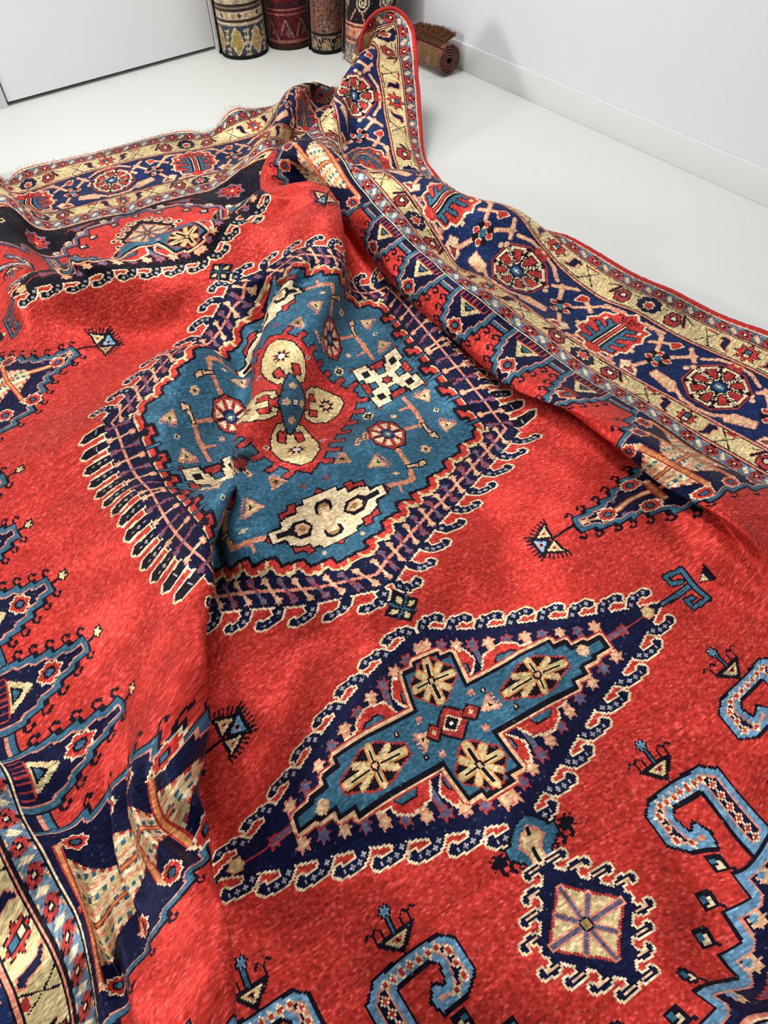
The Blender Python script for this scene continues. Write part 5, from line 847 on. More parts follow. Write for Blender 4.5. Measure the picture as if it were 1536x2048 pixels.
1,0,1,-3,0,0,1,-2,2,-2,-2,2,0,-2,3,2,-1,9,-1,6,2,3,10,-11,-1,0,-5,-1,-8,1,-2,-5,-1,2,-2,0,-3,-2,-1,0,-3,-2,0,1,-1,-1,1,7,4,5,-1,2,2,-1,-2,2,-2,-1,-2,0,0,1,1,0,-2,-3,-1,-1,-2,-1,-2,
2,0,2,6,4,0,-1,0,2,-2,-2,1,-1,1,-2,0,-2,-1,1,1,-2,-2,0,1,2,-1,0,-2,2,1,-1,-1,3,-3,-1,3,8,2,-8,-1,-2,2,-2,0,4,-2,-3,2,1,0,0,-2,0,0,-2,2,0,3,0,-5,3,3,-2,2,1,-4,2,-1,-1,0,0,0,-1,1,-1,
-3,-2,0,-2,0,1,0,-2,1,0,2,2,1,-1,2,-1,0,2,1,1,1,0,-1,1,0,1,2,-2,-1,0,1,1,0,-1,1,-2,3,-1,-2,0,2,-3,0,0,-2,0,-1,-3,-1,0,1,0,-3,0,-2,0,0,1,-1,2,0,2,1,-1,-1,2,2,1,1,0,1,1,3,1,0,3,1,0,
31,22,0,-31,-22,0,0,0,0,0,0,0,0,0,0,0,0,0,0,1,0,0,-2,0,1,1,0,-1,0,0,-1,0,0,1,0,0,1,0,0,-1,-1,0,0,1,0,0,0,0,0,-1,0,0,1,0,0,1,0,0,-3,0,1,2,0,-2,0,0,2,-1,0,-1,1,0,0,0,1,1,0,0,-1,0,0,0,
-1,0,0,1,-1,0,-1,1,1,1,-2,1,0,1,-4,1,-2,1,1,2,-1,0,-1,2,0,-1,-1,-1,0,1,-2,-1,-2,0,0,2,0,-1,-3,0,-1,-4,3,-1,-1,-1,3,-2,0,2,1,-1,1,1,2,3,3,-3,0,3,1,0,2,0,-1,1,-1,-2,7,0,-5,8,2,6,2,2,
12,-12,-2,0,-6,0,-9,1,-2,-6,1,0,-3,-3,-1,-2,-1,-1,0,-1,0,3,8,3,3,-2,2,4,-2,-1,0,0,0,1,-1,-1,-1,-1,1,0,0,-1,-1,1,1,1,3,-1,-2,-5,-3,-3,2,3,2,1,2,1,0,-2,-1,-1,1,-1,0,-2,1,0,1,-3,-1,0,
1,0,-1,1,-1,0,3,1,1,-1,2,0,2,0,0,1,-1,-2,0,1,0,-1,-2,0,0,2,2,-2,2,0,-2,-2,1,1,-3,-3,-1,0,1,-2,4,0,-1,1,1,-3,-1,-1,-2,-6,0,3,2,-1,2,0,2,2,2,0,2,-1,0,-1,0,-1,0,-1,0,0,1,1,0,0,1,1,2,
-1,2,0,0,1,1,0,1,-1,1,-2,-1,0,-2,0,-1,-3,-1,-1,1,0,0,-3,-2,-1,2,2,0,1,0,1,1,1,0,1,0,0,0,1,1,0,-1,-1,2,1,1,0,3,2,0,31,23,0,-31,-24,0,0,1,0,0,0,0,0,0,0,1,0,0,-1,0,0,0,0,0,-1,0,0,2,0,
0,-1,-1,0,0,2,0,0,-2,0,0,2,0,-1,-2,0,2,1,0,-1,0,0,0,0,0,0,-1,0,0,1,0,0,0,0,1,-1,0,-1,2,1,1,-2,-1,-1,0,0,0,1,1,1,0,0,-1,-1,0,0,0,2,1,1,-2,-1,-1,0,0,1,-1,0,1,1,-2,1,-3,3,0,-1,-1,-1,1,
-1,1,0,0,-1,1,0,-1,1,-2,0,0,2,2,0,0,-1,-2,-1,0,-4,-2,-1,-1,-4,0,1,-2,-1,3,0,2,3,2,-1,3,4,1,0,3,-2,-2,5,1,-2,7,0,-1,6,-1,4,-5,1,9,-9,2,-1,-2,-2,-9,-1,-1,-5,2,-3,-2,-1,0,-1,-1,1,3,1,
3,3,-1,1,3,0,1,2,1,0,-1,-1,-1,0,-1,-2,-1,1,2,0,1,-2,2,1,2,-1,-4,-1,-2,3,0,-1,-1,0,-1,0,1,1,0,-2,0,0,1,-2,0,0,0,0,0,0,-1,-1,0,-1,-1,-3,0,0,4,5,4,9,-2,-2,-1,0,-1,-3,-2,0,-1,1,0,-1,0,
1,0,-1,0,1,-1,1,-2,4,0,-10,1,-6,-5,-6,-3,-3,-3,2,6,2,5,8,6,4,5,1,1,2,-1,-2,-1,-3,-2,-4,-1,-1,0,-1,1,-1,0,-1,0,0,1,0,2,-1,1,1,1,0,2,0,3,0,1,0,0,0,0,-1,-1,-2,-1,0,1,-1,-2,-3,-1,-1,1,
1,2,-1,1,1,2,1,0,1,1,1,0,1,0,2,-2,-1,-1,-1,0,0,-3,-2,1,-5,0,2,32,21,0,-32,-20,0,0,-1,0,0,0,0,0,0,0,-1,0,0,1,0,0,1,0,0,-1,0,0,0,0,0,0,0,0,0,-1,0,0,2,0,0,-2,0,1,1,0,-2,-1,0,1,2,0,0,
-2,0,0,1,0,1,1,1,-1,-2,-1,0,1,0,0,0,0,-1,0,1,2,0,-1,-1,-1,0,1,1,0,0,0,2,-1,-1,0,0,0,1,0,1,-1,-1,0,0,0,1,-2,2,0,-1,-2,0,-1,1,1,-1,1,-1,0,-3,1,0,2,-1,2,-3,-3,1,3,7,0,0,-5,0,-1,-1,0,0,
1,-1,-2,0,-4,-1,0,-2,-5,0,0,-2,1,4,3,0,5,3,0,1,5,0,0,6,-2,-4,3,0,-1,6,-1,6,-5,1,6,-9,3,-6,1,-5,-7,0,0,-2,1,-1,-1,1,2,1,-8,2,6,2,1,1,2,1,1,-1,-2,-1,1,1,0,0,0,0,1,-2,1,0,1,-1,-1,2,2,
1,-2,-1,-2,0,-1,1,0,-2,0,0,-1,0,1,0,0,-1,-2,0,-1,2,0,1,-1,0,-1,-1,-2,1,2,0,-4,-1,4,5,9,0,-2,-1,-2,0,-2,1,1,-2,-1,0,-3,0,1,-1,1,1,-3,1,-1,-1,-4,-3,3,0,1,3,2,0,0,1,-1,-4,-3,-1,0,0,1,
-2,0,0,3,1,3,2,-1,-2,-1,0,1,0,0,-2,0,0,2,0,-2,-2,0,2,2,-1,0,0,2,3,1,3,1,-1,-1,-1,0,0,1,0,0,-2,-1,-1,0,0,-1,0,0,1,0,0,1,0,1,-1,4,3,3,0,-1,2,-1,1,-2,-2,-2,1,0,-1,0,-5,0,2,-4,0,1,31,
22,1,-31,-22,-2,0,0,1,0,0,0,1,0,0,-1,0,0,0,-1,0,0,1,0,0,1,0,0,-2,0,0,1,0,0,0,0,0,0,0,0,0,0,0,0,1,1,0,-1,-2,-1,0,2,1,0,-2,1,1,1,-2,-2,0,1,2,0,1,-1,0,-2,0,1,1,0,-2,1,-1,2,-1,1,-1,-1,
1,1,1,0,0,0,0,-2,-1,1,1,1,2,-1,0,-2,1,0,0,-2,1,-2,2,0,-1,1,1,-2,-2,-1,0,2,1,0,-3,0,1,3,2,0,-2,-7,2,0,2,0,1,0,1,-1,0,-2,1,1,2,-2,0,-3,0,0,-3,-4,1,-5,-6,1,3,2,1,9,5,-2,2,5,0,-2,4,-2,
-3,6,-1,0,7,-1,7,-9,2,0,-6,-1,-6,0,-1,-4,1,-1,1,0,2,-1,-7,4,6,1,-1,0,2,0,-2,0,0,1,1,-1,-1,0,0,1,1,1,1,0,-1,2,0,0,0,-1,0,0,0,1,-2,0,0,0,1,-1,-3,-1,-1,-2,0,0,1,0,1,-1,-1,0,2,1,0,2,1,
0,1,2,2,4,-6,-6,-6,3,2,2,0,2,0,0,0,-3,0,1,-2,-1,0,-2,2,0,-2,0,-2,3,-2,0,6,-2,3,3,2,1,1,0,-2,-3,3,-4,-6,0,-1,-3,-3,1,-3,-2,-1,2,2,3,4,-1,0,1,0,1,1,0,-1,0,2,1,0,-3,-2,-3,2,2,1,0,1,4,
1,-1,0,0,0,-2,1,-1,1,0,1,1,0,0,0,0,0,0,-1,-1,-1,1,2,3,3,2,2,0,0,0,-3,-2,-1,0,1,1,-3,-1,0,-3,-2,1,-3,-3,2,32,21,0,-32,-21,1,0,0,-1,0,0,0,-1,0,0,2,0,0,-1,0,0,0,1,0,1,-2,0,-2,1,0,1,0,
0,1,1,1,-1,-2,-1,0,1,0,-1,0,-1,1,0,2,1,0,-1,-2,0,1,1,-1,-2,0,1,2,0,1,-1,0,-2,0,0,2,0,-1,0,-1,1,-1,2,0,0,-3,2,0,2,-2,-1,-1,0,1,3,1,0,0,-2,-1,0,1,1,1,-1,1,-1,0,-1,0,1,2,-2,-1,-2,-1,2,
2,-2,-1,-2,1,1,3,-1,-1,-2,1,-1,-2,1,1,0,1,0,0,0,-1,1,2,1,-2,-1,0,1,-2,0,1,0,0,0,-3,-3,1,-6,-7,2,2,-3,1,7,5,-1,5,5,-1,-2,8,-2,-2,11,-8,-2,1,4,9,-14,3,-6,-3,0,1,1,2,-2,-1,-1,0,-1,0,0,
0,-1,-1,0,0,0,0,1,0,0,-1,0,2,2,1,-1,-1,1,1,1,1,1,-1,3,-1,1,0,-1,0,0,0,-1,-4,-1,0,-3,2,-1,-1,-1,0,0,1,1,2,-1,-1,2,0,2,1,1,-1,3,-1,0,-2,-1,-3,-2,0,3,-1,2,0,0,0,1,0,-3,0,-3,0,0,-6,2,
-2,1,-1,0,5,1,2,9,0,1,1,0,0,-3,1,-3,-3,-1,1,-2,0,-4,-3,0,1,-2,-1,1,-1,0,0,4,0,1,2,1,1,2,0,1,0,0,-1,1,1,1,1,-2,-1,-4,-1,-2,-6,0,1,2,1,0,3,-1,1,1,3,-1,0,1,2,4,0,1,0,0,0,1,-2,-2,1,3,1,
-1,-3,0,-2,0,-1,1,-1,1,-1,-1,-1,2,0,0,0,-2,-3,-2,31,21,0,-31,-21,0,1,0,0,-1,0,0,1,0,0,-2,0,0,2,1,1,-2,-2,-1,1,1,0,1,0,1,-1,0,-1,-1,-1,0,1,1,0,0,0,1,1,0,0,-1,0,-2,-1,0,2,1,0,-1,0,0,
1,0,0,-1,0,0,-1,-1,1,1,1,-1,-1,0,0,1,-1,1,-1,3,-1,0,-1,0,-1,0,0,2,-1,-1,0,-1,2,1,1,-1,0,0,0,2,-1,-1,0,1,2,-1,-2,-1,0,2,1,-1,0,0,-2,0,0,-1,2,0,-1,-1,0,1,-2,-1,0,1,-1,1,-1,0,1,1,-1,2,
0,1,0,-1,0,2,2,-1,-2,0,0,-1,1,0,0,1,2,-9,-8,3,-4,-6,5,1,3,-3,7,6,-9,0,2,3,3,13,-5,7,-3,7,3,-11,3,-2,-1,-1,-1,1,-1,-2,3,-6,-8,-1,2,1,-2,1,0,1,-1,0,-1,2,0,0,0,2,1,0,1,2,0,2,-2,1,1,2,
0,2,-1,0,1,-1,0,-3,1,-2,-6,-1,-2,-1,0,2,2,0,1,3,0,1,1,0,-1,2,0,0,-1,1,-1,0,-2,0,-3,-1,0,0,3,2,0,0,2,2,-7,-7,2,-6,-4,8,-4,4,-2,24,12,-14,4,-2,-10,-3,-6,0,-6,0,8,0,1,5,-4,-1,1,-2,-1,
-2,3,-2,-1,0,2,1,0,1,1,-1,-1,3,0,1,0,1,-1,0,1,2,-1,0,0,0,0,-2,-1,-1,1,-5,-2,-1,0,0,0,1,2,1,2,0,1,3,1,0,1,0,0,1,1,1,3,2,0,-2,-7,-3,-4,1,-1,0,2,3,1,-1,-1,1,0,0,-1,1,0,-1,3,1,0,32,21,
-1,-32,-21,2,0,0,-1,0,0,0,0,0,1,0,0,-1,0,0,0,1,0,1,-1,0,0,-1,0,-1,2,0,1,-1,0,-1,0,0,1,0,0,-1,0,0,0,-1,-1,1,1,1,-1,0,-1,0,0,1,0,0,1,-1,0,-2,1,1,1,0,-1,0,-1,0,1,-1,2,-2,1,-2,2,0,-1,
-1,0,1,1,0,-1,0,0,1,-2,0,0,2,2,-1,-1,0,1,1,1,0,-1,2,-1,0,-1,0,1,-1,1,-1,-1,2,1,-2,-2,-2,0,1,2,-1,0,-1,0,-2,-1,1,1,1,1,0,-1,0,-1,0,3,1,-1,1,-2,-1,2,-1,-1,3,-4,-1,-1,-2,0,-2,0,1,-4,0,
2,-3,0,7,-6,2,10,-8,2,-3,-2,10,-7,8,20,-6,24,-6,1,-10,-15,-1,-4,-3,-1,-1,2,0,-3,-1,0,-3,-1,0,2,-1,0,0,-1,1,-1,0,-1,1,2,2,5,-1,1,-1,2,-1,1,-1,1,2,1,2,2,-2,-1,0,1,-7,-11,-1,3,3,0,2,6,
-1,1,1,1,0,1,0,-2,-1,1,0,-2,-2,1,-2,0,0,0,0,0,-1,0,0,2,0,-1,-1,-1,2,0,3,1,-6,3,-3,-4,-3,-5,1,-3,0,6,2,6,6,2,3,1,-1,2,-1,-2,-4,-2,-1,-2,-2,1,1,1,1,0,2,1,1,0,-1,-1,1,-2,-1,-3,0,0,0,4,
1,0,0,0,0,-1,1,0,-2,-2,0,1,1,-2,-1,1,0,1,-2,1,0,2,1,0,-1,1,1,2,2,1,-1,-2,-1,0,-1,-3,-2,0,1,1,1,0,-1,0,1,0,0,0,2,0,1,-2,-2,1,3,-2,32,20,0,-32,-20,0,0,0,1,0,1,-1,0,-1,0,1,0,1,-1,-1,
-1,-1,2,0,1,-1,1,1,0,-1,-2,0,1,2,0,0,-1,0,-1,0,-1,1,-1,1,0,1,0,-1,0,-1,0,0,2,0,0,-1,-1,0,-1,1,0,1,-1,0,0,0,1,0,0,1,-1,0,-1,1,-1,-1,0,2,-1,1,-1,0,0,0,1,-1,-1,-2,2,1,1,-2,0,1,1,0,1,
-2,3,-1,1,1,1,0,1,-2,0,-1,1,1,0,0,-1,-2,1,1,-2,-1,-1,0,0,0,-1,1,0,1,-2,-1,1,0,0,0,1,0,2,0,-1,1,0,0,2,-1,0,1,1,-1,-2,-1,-2,-1,2,2,-4,3,-2,-8,0,0,-3,-3,0,14,-13,7,16,-12,7,-6,0,4,-17,
24,-6,5,15,-1,-1,1,-4,-3,-5,-2,-1,-5,-1,-1,-2,-1,-1,-3,1,1,0,-2,1,-2,1,-1,1,2,4,-1,-2,1,1,1,-1,2,0,-2,-1,1,1,2,0,5,-3,-3,-1,-1,6,5,1,0,1,1,-1,0,-1,-3,-2,-1,1,-3,0,0,-1,0,-1,-1,1,1,
0,-1,1,-1,-2,-2,-2,-1,0,0,7,3,-2,2,0,-1,2,-2,1,-12,-6,3,2,1,-2,-1,-2,-1,-1,0,-2,-1,1,3,9,9,7,4,7,5,-4,-1,2,-1,-5,-2,-2,-3,-3,0,0,-5,-1,-2,0,-2,-2,1,7,4,-1,-3,0,1,-1,-2,-2,0,2,1,-1,
-1,-1,1,-1,1,0,2,0,0,-1,0,0,1,0,1,-1,0,0,1,0,-1,0,1,0,-1,-1,-1,-1,1,0,1,-1,0,0,1,1,-1,-3,1,2,1,1,0,-1,32,20,0,-32,-20,0,0,1,0,1,-2,1,-1,1,-1,-1,1,1,1,-1,0,1,-1,-1,-1,1,1,0,1,0,0,-1,
-1,-1,-1,1,2,1,0,-2,0,0,2,0,-1,-1,0,1,-1,0,-1,1,-1,-1,0,1,1,0,0,-2,0,0,1,1,0,-1,0,0,0,-1,-1,1,1,1,1,-1,1,-1,0,-1,1,-1,0,-1,0,1,-1,1,-1,0,-1,2,0,-1,-2,1,2,1,1,2,-2,2,-1,1,2,0,0,0,-2,
0,-1,1,1,-1,0,0,-1,1,-2,-1,0,1,0,-2,-1,-1,1,1,0,-1,-1,1,0,0,0,1,1,1,0,0,1,1,0,-1,1,-1,0,-1,0,-2,-1,-4,5,-7,1,7,-11,0,1,-9,4,-11,11,1,-14,8,-1,-1,7,0,9,2,4,10,5,0,4,5,1,1,4,-2,-5,1,
-2,-5,-4,-1,-6,-4,0,-1,-4,1,1,-1,-2,1,-3,-2,-5,0,0,3,0,-1,0,-1,-2,-5,2,-5,-6,0,7,12,-1,17,27,2,-5,-3,-2,-3,-7,-1,-5,-4,1,1,-3,-1,-1,-2,1,-1,-2,-1,2,-2,0,0,0,0,-1,-1,-1,1,0,0,-1,-1,
3,0,-1,1,-1,-1,0,0,4,-1,2,5,-2,-2,0,2,-1,-4,0,-1,-1,-1,2,1,-1,0,0,-1,1,3,3,2,3,-1,0,-1,0,-1,-2,0,-1,-2,3,0,1,0,2,-1,-6,-4,1,2,0,-1,0,2,0,1,0,-1,-1,0,1,1,0,-1,0,0,1,0,0,0,0,1,0,1,-1,
1,-1,1,-1,0,0,0,0,-1,1,-1,0,-1,1,0,0,0,0,-1,0,0,1,1,0,-2,0,0,1,32,20,0,-32,-19,0,0,-2,1,0,1,-1,0,1,1,1,-2,-1,-1,1,1,0,1,0,0,-1,-1,-1,-1,1,2,1,1,-1,1,-2,-1,-2,2,2,1,-2,-2,-1,0,1,1,0,
0,0,0,0,0,0,0,0,-2,0,0,0,1,0,0,-1,-1,0,0,1,1,2,1,1,-2,-1,-1,0,0,2,0,0,-1,0,1,-1,-1,-1,-1,0,0,0,0,-1,-1,1,1,1,0,0,1,0,1,2,0,0,1,1,-1,2,1,1,0,-2,-1,-1,0,0,0,0,1,-2,-1,-1,0,1,-1,-1,-1,
0,-1,1,1,0,-1,0,-1,1,-1,0,0,1,1,2,1,0,-1,-1,0,0,-1,1,-2,2,-2,-1,-1,-3,0,1,0,3,-2,4,0,-1,5,1,0,9,-8,0,5,-8,3,-6,-2,1,-8,4,-1,-7,10,0,3,6,-1,2,4,0,0,1,0,-2,1,0,-2,-1,0,-4,-1,-1,-5,-3,
-1,-5,-5,-1,0,-1,-5,3,1,-3,0,-1,14,11,1,8,19,1,-4,-1,0,-5,-3,-1,-1,-7,-1,-1,-4,0,-1,-3,0,2,0,0,-1,0,0,1,-2,0,0,0,0,1,0,0,-2,0,0,2,4,-1,1,5,-5,-3,1,12,2,-7,0,-4,-4,-3,-1,0,-1,1,2,1,
-1,0,-3,2,1,2,0,1,-2,0,-1,1,1,3,0,0,-2,2,1,1,-1,-1,0,2,0,0,-5,-1,-1,0,0,-1,2,1,1,-1,-1,0,1,1,-1,0,0,1,0,0,-1,0,0,1,0,0,1,0,1,-1,0,0,1,0,-1,-1,0,0,0,0,1,0,0,-2,0,-1,1,-1,2,0,0,-1,1,
0,1,-1,0,32,20,0,-31,-21,1,-1,2,-1,0,-1,1,0,0,-1,0,0,1,0,1,-1,0,-2,2,-1,1,-2,2,0,1,-1,0,0,0,0,0,0,0,-1,0,0,1,-1,0,0,1,0,-1,0,0,-1,0,0,-1,0,-1,0,1,1,0,-1,0,-1,1,0,1,-1,-1,1,0,1,1,0,
1,2,1,-1,-1,-1,1,-1,0,-2,0,-1,1,-2,0,-1,-1,0,2,0,2,-1,1,-2,1,1,0,-1,0,2,0,2,1,1,2,-2,-2,1,1,3,0,0,-2,-1,-2,1,0,1,-2,-1,-1,2,-1,1,-2,-1,-1,0,-2,1,0,-2,-1,2,0,2,-1,0,-2,-1,1,2,1,2,0,
1,3,0,0,-3,-2,-1,0,0,0,-1,-1,0,-2,-1,-1,0,1,0,0,5,0,6,4,-2,8,-4,2,5,-7,1,0,-6,1,-4,0,1,-6,1,-1,-2,5,-1,-3,2,0,1,3,2,-1,4,-1,-2,6,1,-6,0,0,-4,-6,3,0,-7,5,12,2,-14,-2,2,-6,-2,0,5,9,0,
3,1,-1,2,-4,-3,0,-2,2,1,0,-2,-2,-2,1,2,0,0,0,-1,0,0,1,1,-1,-1,1,1,2,1,-1,2,0,0,4,3,3,-2,-10,-4,-2,1,2,-2,2,-1,1,3,-2,-1,0,1,0,1,-1,-1,-3,0,0,1,1,2,1,0,-2,0,1,2,0,-1,2,0,2,-1,0,-1,0,
-1,-1,-1,-1,0,-1,0,-1,0,0,2,-1,1,0,2,0,0,0,0,0,1,-1,1,-1,2,-1,0,-1,1,0,0,-2,0,0,2,1,-1,0,-1,2,-1,0,-2,1,0,3,-2,-1,-2,2,0,0,-2,0,0,2,1,32,19,0,-32,-18,0,1,-2,1,-1,2,0,0,-2,0,0,2,-1,
0,-2,1,-1,2,-1,2,-1,2,-1,0,-1,-1,0,-1,2,0,1,-1,1,0,-1,-1,0,2,0,-1,-2,-1,-1,1,1,0,0,-1,-1,1,1,-1,-2,-1,0,2,1,0,-1,0,2,0,0,1,0,0,1,1,1,0,0,-1,1,0,1,-1,-2,-2,-2,0,1,1,0,0,-3,1,-1,1,-1,
2,-1,0,-1,0,1,1,3,1,-1,0,0,0,2,1,1,1,-1,-2,0,-1,2,0,1,-1,1,-2,1,-1,0,-1,-1,-1,0,-2,0,0,-2,2,-1,-2,1,1,-1,-1,0,-1,0,-1,2,0,2,4,1,-1,2,0,0,0,-1,1,-1,0,-1,-3,-1,0,-1,-2,0,-2,-1,-1,-1,
4,0,3,4,0,7,2,-1,5,-2,1,5,-5,1,-5,-4,1,-1,0,0,-3,1,1,0,-1,-1,-2,0,-1,0,-4,1,-3,1,1,0,9,-1,0,7,1,4,6,0,-3,-4,-1,-3,-6,-3,-5,-2,-1,-3,-1,3,2,-1,1,6,0,-1,1,-3,-3,1,0,2,-2,2,1,0,1,1,1,
1,-1,0,0,0,0,0,0,0,2,0,-2,1,0,-3,0,0,2,-7,-1,9,-2,2,3,1,1,-3,2,-1,-3,2,-2,-1,1,-1,-3,0,1,0,0,-1,-2,-1,1,3,1,0,2,0,1,0,1,0,1,-2,0,-2,0,-1,-1,-1,-1,0,0,2,0,1,-2,0,0,1,1,0,1,0,-1,1,0,
1,0,1,0,0,-1,-1,-1,1,1,1,0,0,-1,-2,1,0,2,-1,0,-2,1,0,0,-2,1,1,2,-1,0,-1,1,-1,0,-2,0,33,19,0,-33,-19,1,0,1,-1,0,-2,0,0,2,1,0,-2,0,0,2,0,1,-2,0,-2,1,0,1,1,-1,0,-1,1,-1,0,0,2,1,-1,-1,
-1,0,0,0,0,0,0,-1,-1,-1,-1,1,1,-1,0,-1,0,1,1,1,-1,-2,0,0,2,1,1,1,2,-2,-1,-1,1,-1,2,2,3,0,1,-2,1,-5,1,-3,0,-2,-2,1,1,1,1,1,-1,-1,-2,0,1,2,0,0,-1,-1,-1,0,3,3,0,0,1,-1,2,-2,1,1,-1,0,
-1,0,1,0,0,2,4,-3,-3,-3,1,0,-4,0,-1,0,2,2,-2,2,-2,-2,-1,0,1,-1,1,0,0,-1,3,1,2,2,-1,-1,1,0,1,-1,0,-1,-1,-1,1,0,-1,-2,-6,0,0,-1,-1,1,1,3,0,7,5,-1,4,2,0,1,-7,0,2,-1,0,0,0,2,-1,-1,0,-4,
3,0,-1,-4,0,1,-1,0,1,-1,0,2,-1,2,-3,9,3,-2,7,1,-3,6,1,-9,-1,2,-9,-9,1,7,-7,-12,13,-7,-14,9,-5,-3,1,2,10,-8,6,6,-4,5,1,3,2,1,-1,0,0,0,-2,0,0,3,0,-1,-1,2,1,-1,-2,2,-2,0,-2,-1,-1,-2,1,
0,1,-1,1,3,1,2,-1,1,-1,0,0,-3,0,1,-1,-4,-1,1,0,2,2,1,-1,0,3,-1,-1,1,1,1,-1,0,-1,-1,-1,1,-1,0,-1,0,-1,-1,-1,1,0,1,-1,0,0,0,4,2,1,-1,0,0,0,-1,-1,0,1,2,-1,-1,-2,1,0,0,-2,1,2,2,-1,0,0,
-1,-1,-1,1,1,0,0,-1,0,-1,1,0,1,-1,0,-1,33,19,0,-33,-19,1,0,0,-1,0,0,1,1,0,0,-2,0,0,1,-1,-1,0,2,1,0,-1,-1,0,0,1,0,1,0,0,-1,-1,0,0,0,0,2,-1,0,-2,1,-1,0,-2,1,-2,0,0,1,-2,0,0,2,1,0,-1,
-1,1,4,1,0,0,-1,1,0,0,-1,0,-3,-1,-2,8,2,4,-2,0,-1,-7,-2,-2,2,2,-1,1,-1,1,2,0,0,-2,0,-1,2,-1,-1,0,2,0,-3,0,-1,3,-2,2,1,1,1,1,0,2,-5,-1,0,4,0,-1,-4,7,6,0,-5,-6,0,-3,-2,0,3,0,3,-2,0,2,
0,-1,-3,0,0,-1,0,0,1,2,0,1,0,2,-1,0,0,0,-2,0,0,3,1,-1,-2,-1,1,0,-2,-1,-2,-6,-2,1,2,0,2,2,4,-1,5,4,-1,4,-4,1,-1,0,0,2,0,-1,1,0,1,-1,-1,0,-3,-2,1,0,1,-1,1,-2,1,0,-3,0,5,-6,0,0,0,1,2,
7,-5,-1,12,-5,3,8,-2,2,9,12,-2,-20,10,-31,-13,-5,-24,4,-7,12,1,-2,23,5,4,12,3,-4,-2,-2,2,-2,-2,-2,-1,1,3,-2,5,3,-1,-13,-6,1,6,2,3,3,-1,-3,-1,-2,-1,0,2,2,-2,3,6,-1,2,0,0,-3,-5,2,-6,
-4,3,3,1,-3,1,3,0,1,1,1,1,1,0,-2,-2,0,1,-1,-1,0,1,0,-1,-1,0,-1,0,-1,0,0,1,-2,-1,-2,7,5,1,-1,-3,1,-1,1,0,-1,-1,0,1,0,0,-1,1,-1,0,-1,3,0,-1,-1,0,2,-1,0,-2,0,1,1,0,-2,0,1,2,0,-1,0,0,
33,19,0,-32,-20,0,-1,1,2,0,1,-2,-1,-2,0,2,1,1,-1,1,0,0,-2,-1,0,1,1,-1,0,-1,2,0,0,-1,2,0,-1,-1,-1,2,0,1,-1,1,-3,-1,-5,1,0,1,-2,0,0,2,2,1,0,-1,1,4,2,2,-1,-1,-2,2,-1,-1,-2,1,2,1,2,-1,
-1,-7,-1,-4,-1,0,2,9,3,2,-3,-3,1,1,2,0,-3,-1,-2,3,0,0,-2,0,-1,-1,-1,-2,3,0,1,-5,2,-1,1,0,2,-1,0,1,5,0,2,-5,1,2,4,-8,-8,2,7,4,-2,1,2,3,-2,-2,-4,0,1,-3,1,2,4,0,-2,0,0,0,-2,-2,-2,-1,1,
-2,1,0,1,2,1,0,-1,-2,0,1,0,-1,-1,0,1,-1,1,1,-2,0,-4,-2,1,1,-1,1,1,2,-1,1,9,-2,5,0,1,2,-1,0,2,-2,0,1,-3,0,-1,3,0,-3,-2,0,-2,0,-1,1,-2,0,1,-1,0,3,-1,-1,1,4,2,-2,3,-1,-10,0,2,-19,-20,
-2,-15,14,-2,31,16,8,29,-5,0,-1,-3,-4,-16,-5,-4,-8,-4,2,3,2,-1,2,3,2,0,-3,0,1,-4,-2,0,14,7,-6,-4,-4,-8,-2,-4,2,-1,-2,3,-3,-1,1,0,0,0,0,2,1,3,7,7,1,7,7,-3,-5,-2,2,-4,-5,1,0,-1,-1,-2,
-3,-1,2,1,0,0,0,-1,-2,0,0,1,0,0,1,-1,-1,-1,2,0,4,1,2,-9,-5,0,4,3,1,0,0,0,1,0,-1,1,0,2,-2,-1,0,2,2,-3,-2,-1,0,1,0,2,1,1,-1,-2,-1,0,2,0,0,-2,0,1,1,0,34,18,0,-34,-18,1,0,0,-1,0,0,1,0,
0,0,0,0,-1,0,-1,0,0,2,1,0,-1,-2,1,0,2,-2,0,-2,1,-1,0,0,2,0,-1,1,-1,2,2,0,-3,-9,-3,2,1,1,0,2,3,0,3,3,2,1,1,-1,-2,1,-1,1,-2,2,-1,0,-2,0,-2,1,0,0,-5,-1,-2,3,1,0,1,0,3,3,1,2,-3,-1,-2,2,
0,1,-1,0,-1,-1,0,-2,-1,0,0,1,0,-2,-2,0,0,-1,0,0,2,1,2,1,0,3,0,-2,-2,0,0,-3,1,0,3,2,2,1,-1,-1,1,-2,1,0,0,0,1,-2,0,1,3,0,-2,-1,-1,-2,-1,0,-4,1,-1,0,-1,1,1,2,0,1,-1,0,0,0,-1,0,0,2,2,
-1,-2,-1,-4,1,-6,-3,2,2,1,0,2,7,-1,3,4,-1,2,0,0,2,0,-1,3,-1,1,1,0,-1,-2,-2,1,-2,-1,0,0,0,0,-4,0,-1,1,-2,-1,3,0,1,5,-1,4,0,-3,-2,-6,2,-4,-2,6,3,-7,3,1,-2,2,1,3,-4,-1,4,-3,-3,-2,-1,1,
4,-1,-1,0,2,2,0,-1,0,-1,2,1,-3,2,1,-6,0,-4,1,-2,-4,3,-2,1,2,1,3,1,0,1,0,0,3,3,-1,1,2,1,-1,2,0,1,1,1,-1,-2,-1,-2,-4,2,1,-1,-2,-1,0,0,0,1,-1,0,0,0,1,0,-1,-1,2,0,1,-2,1,0,0,1,-2,-1,1,
-1,1,-1,1,-1,1,1,1,0,-1,0,0,2,1,0,-1,-2,-1,0,2,-1,-1,-1,1,1,1,1,0,-1,-1,0,0,1,1,0,-1,-1,0,34,18,0,-34,-18,0,0,0,1,0,-1,0,1,2,-2,-1,-1,2,0,0,-1,0,-1,0,0,1,0,0,0,-1,0,-1,0,0,1,-1,0,
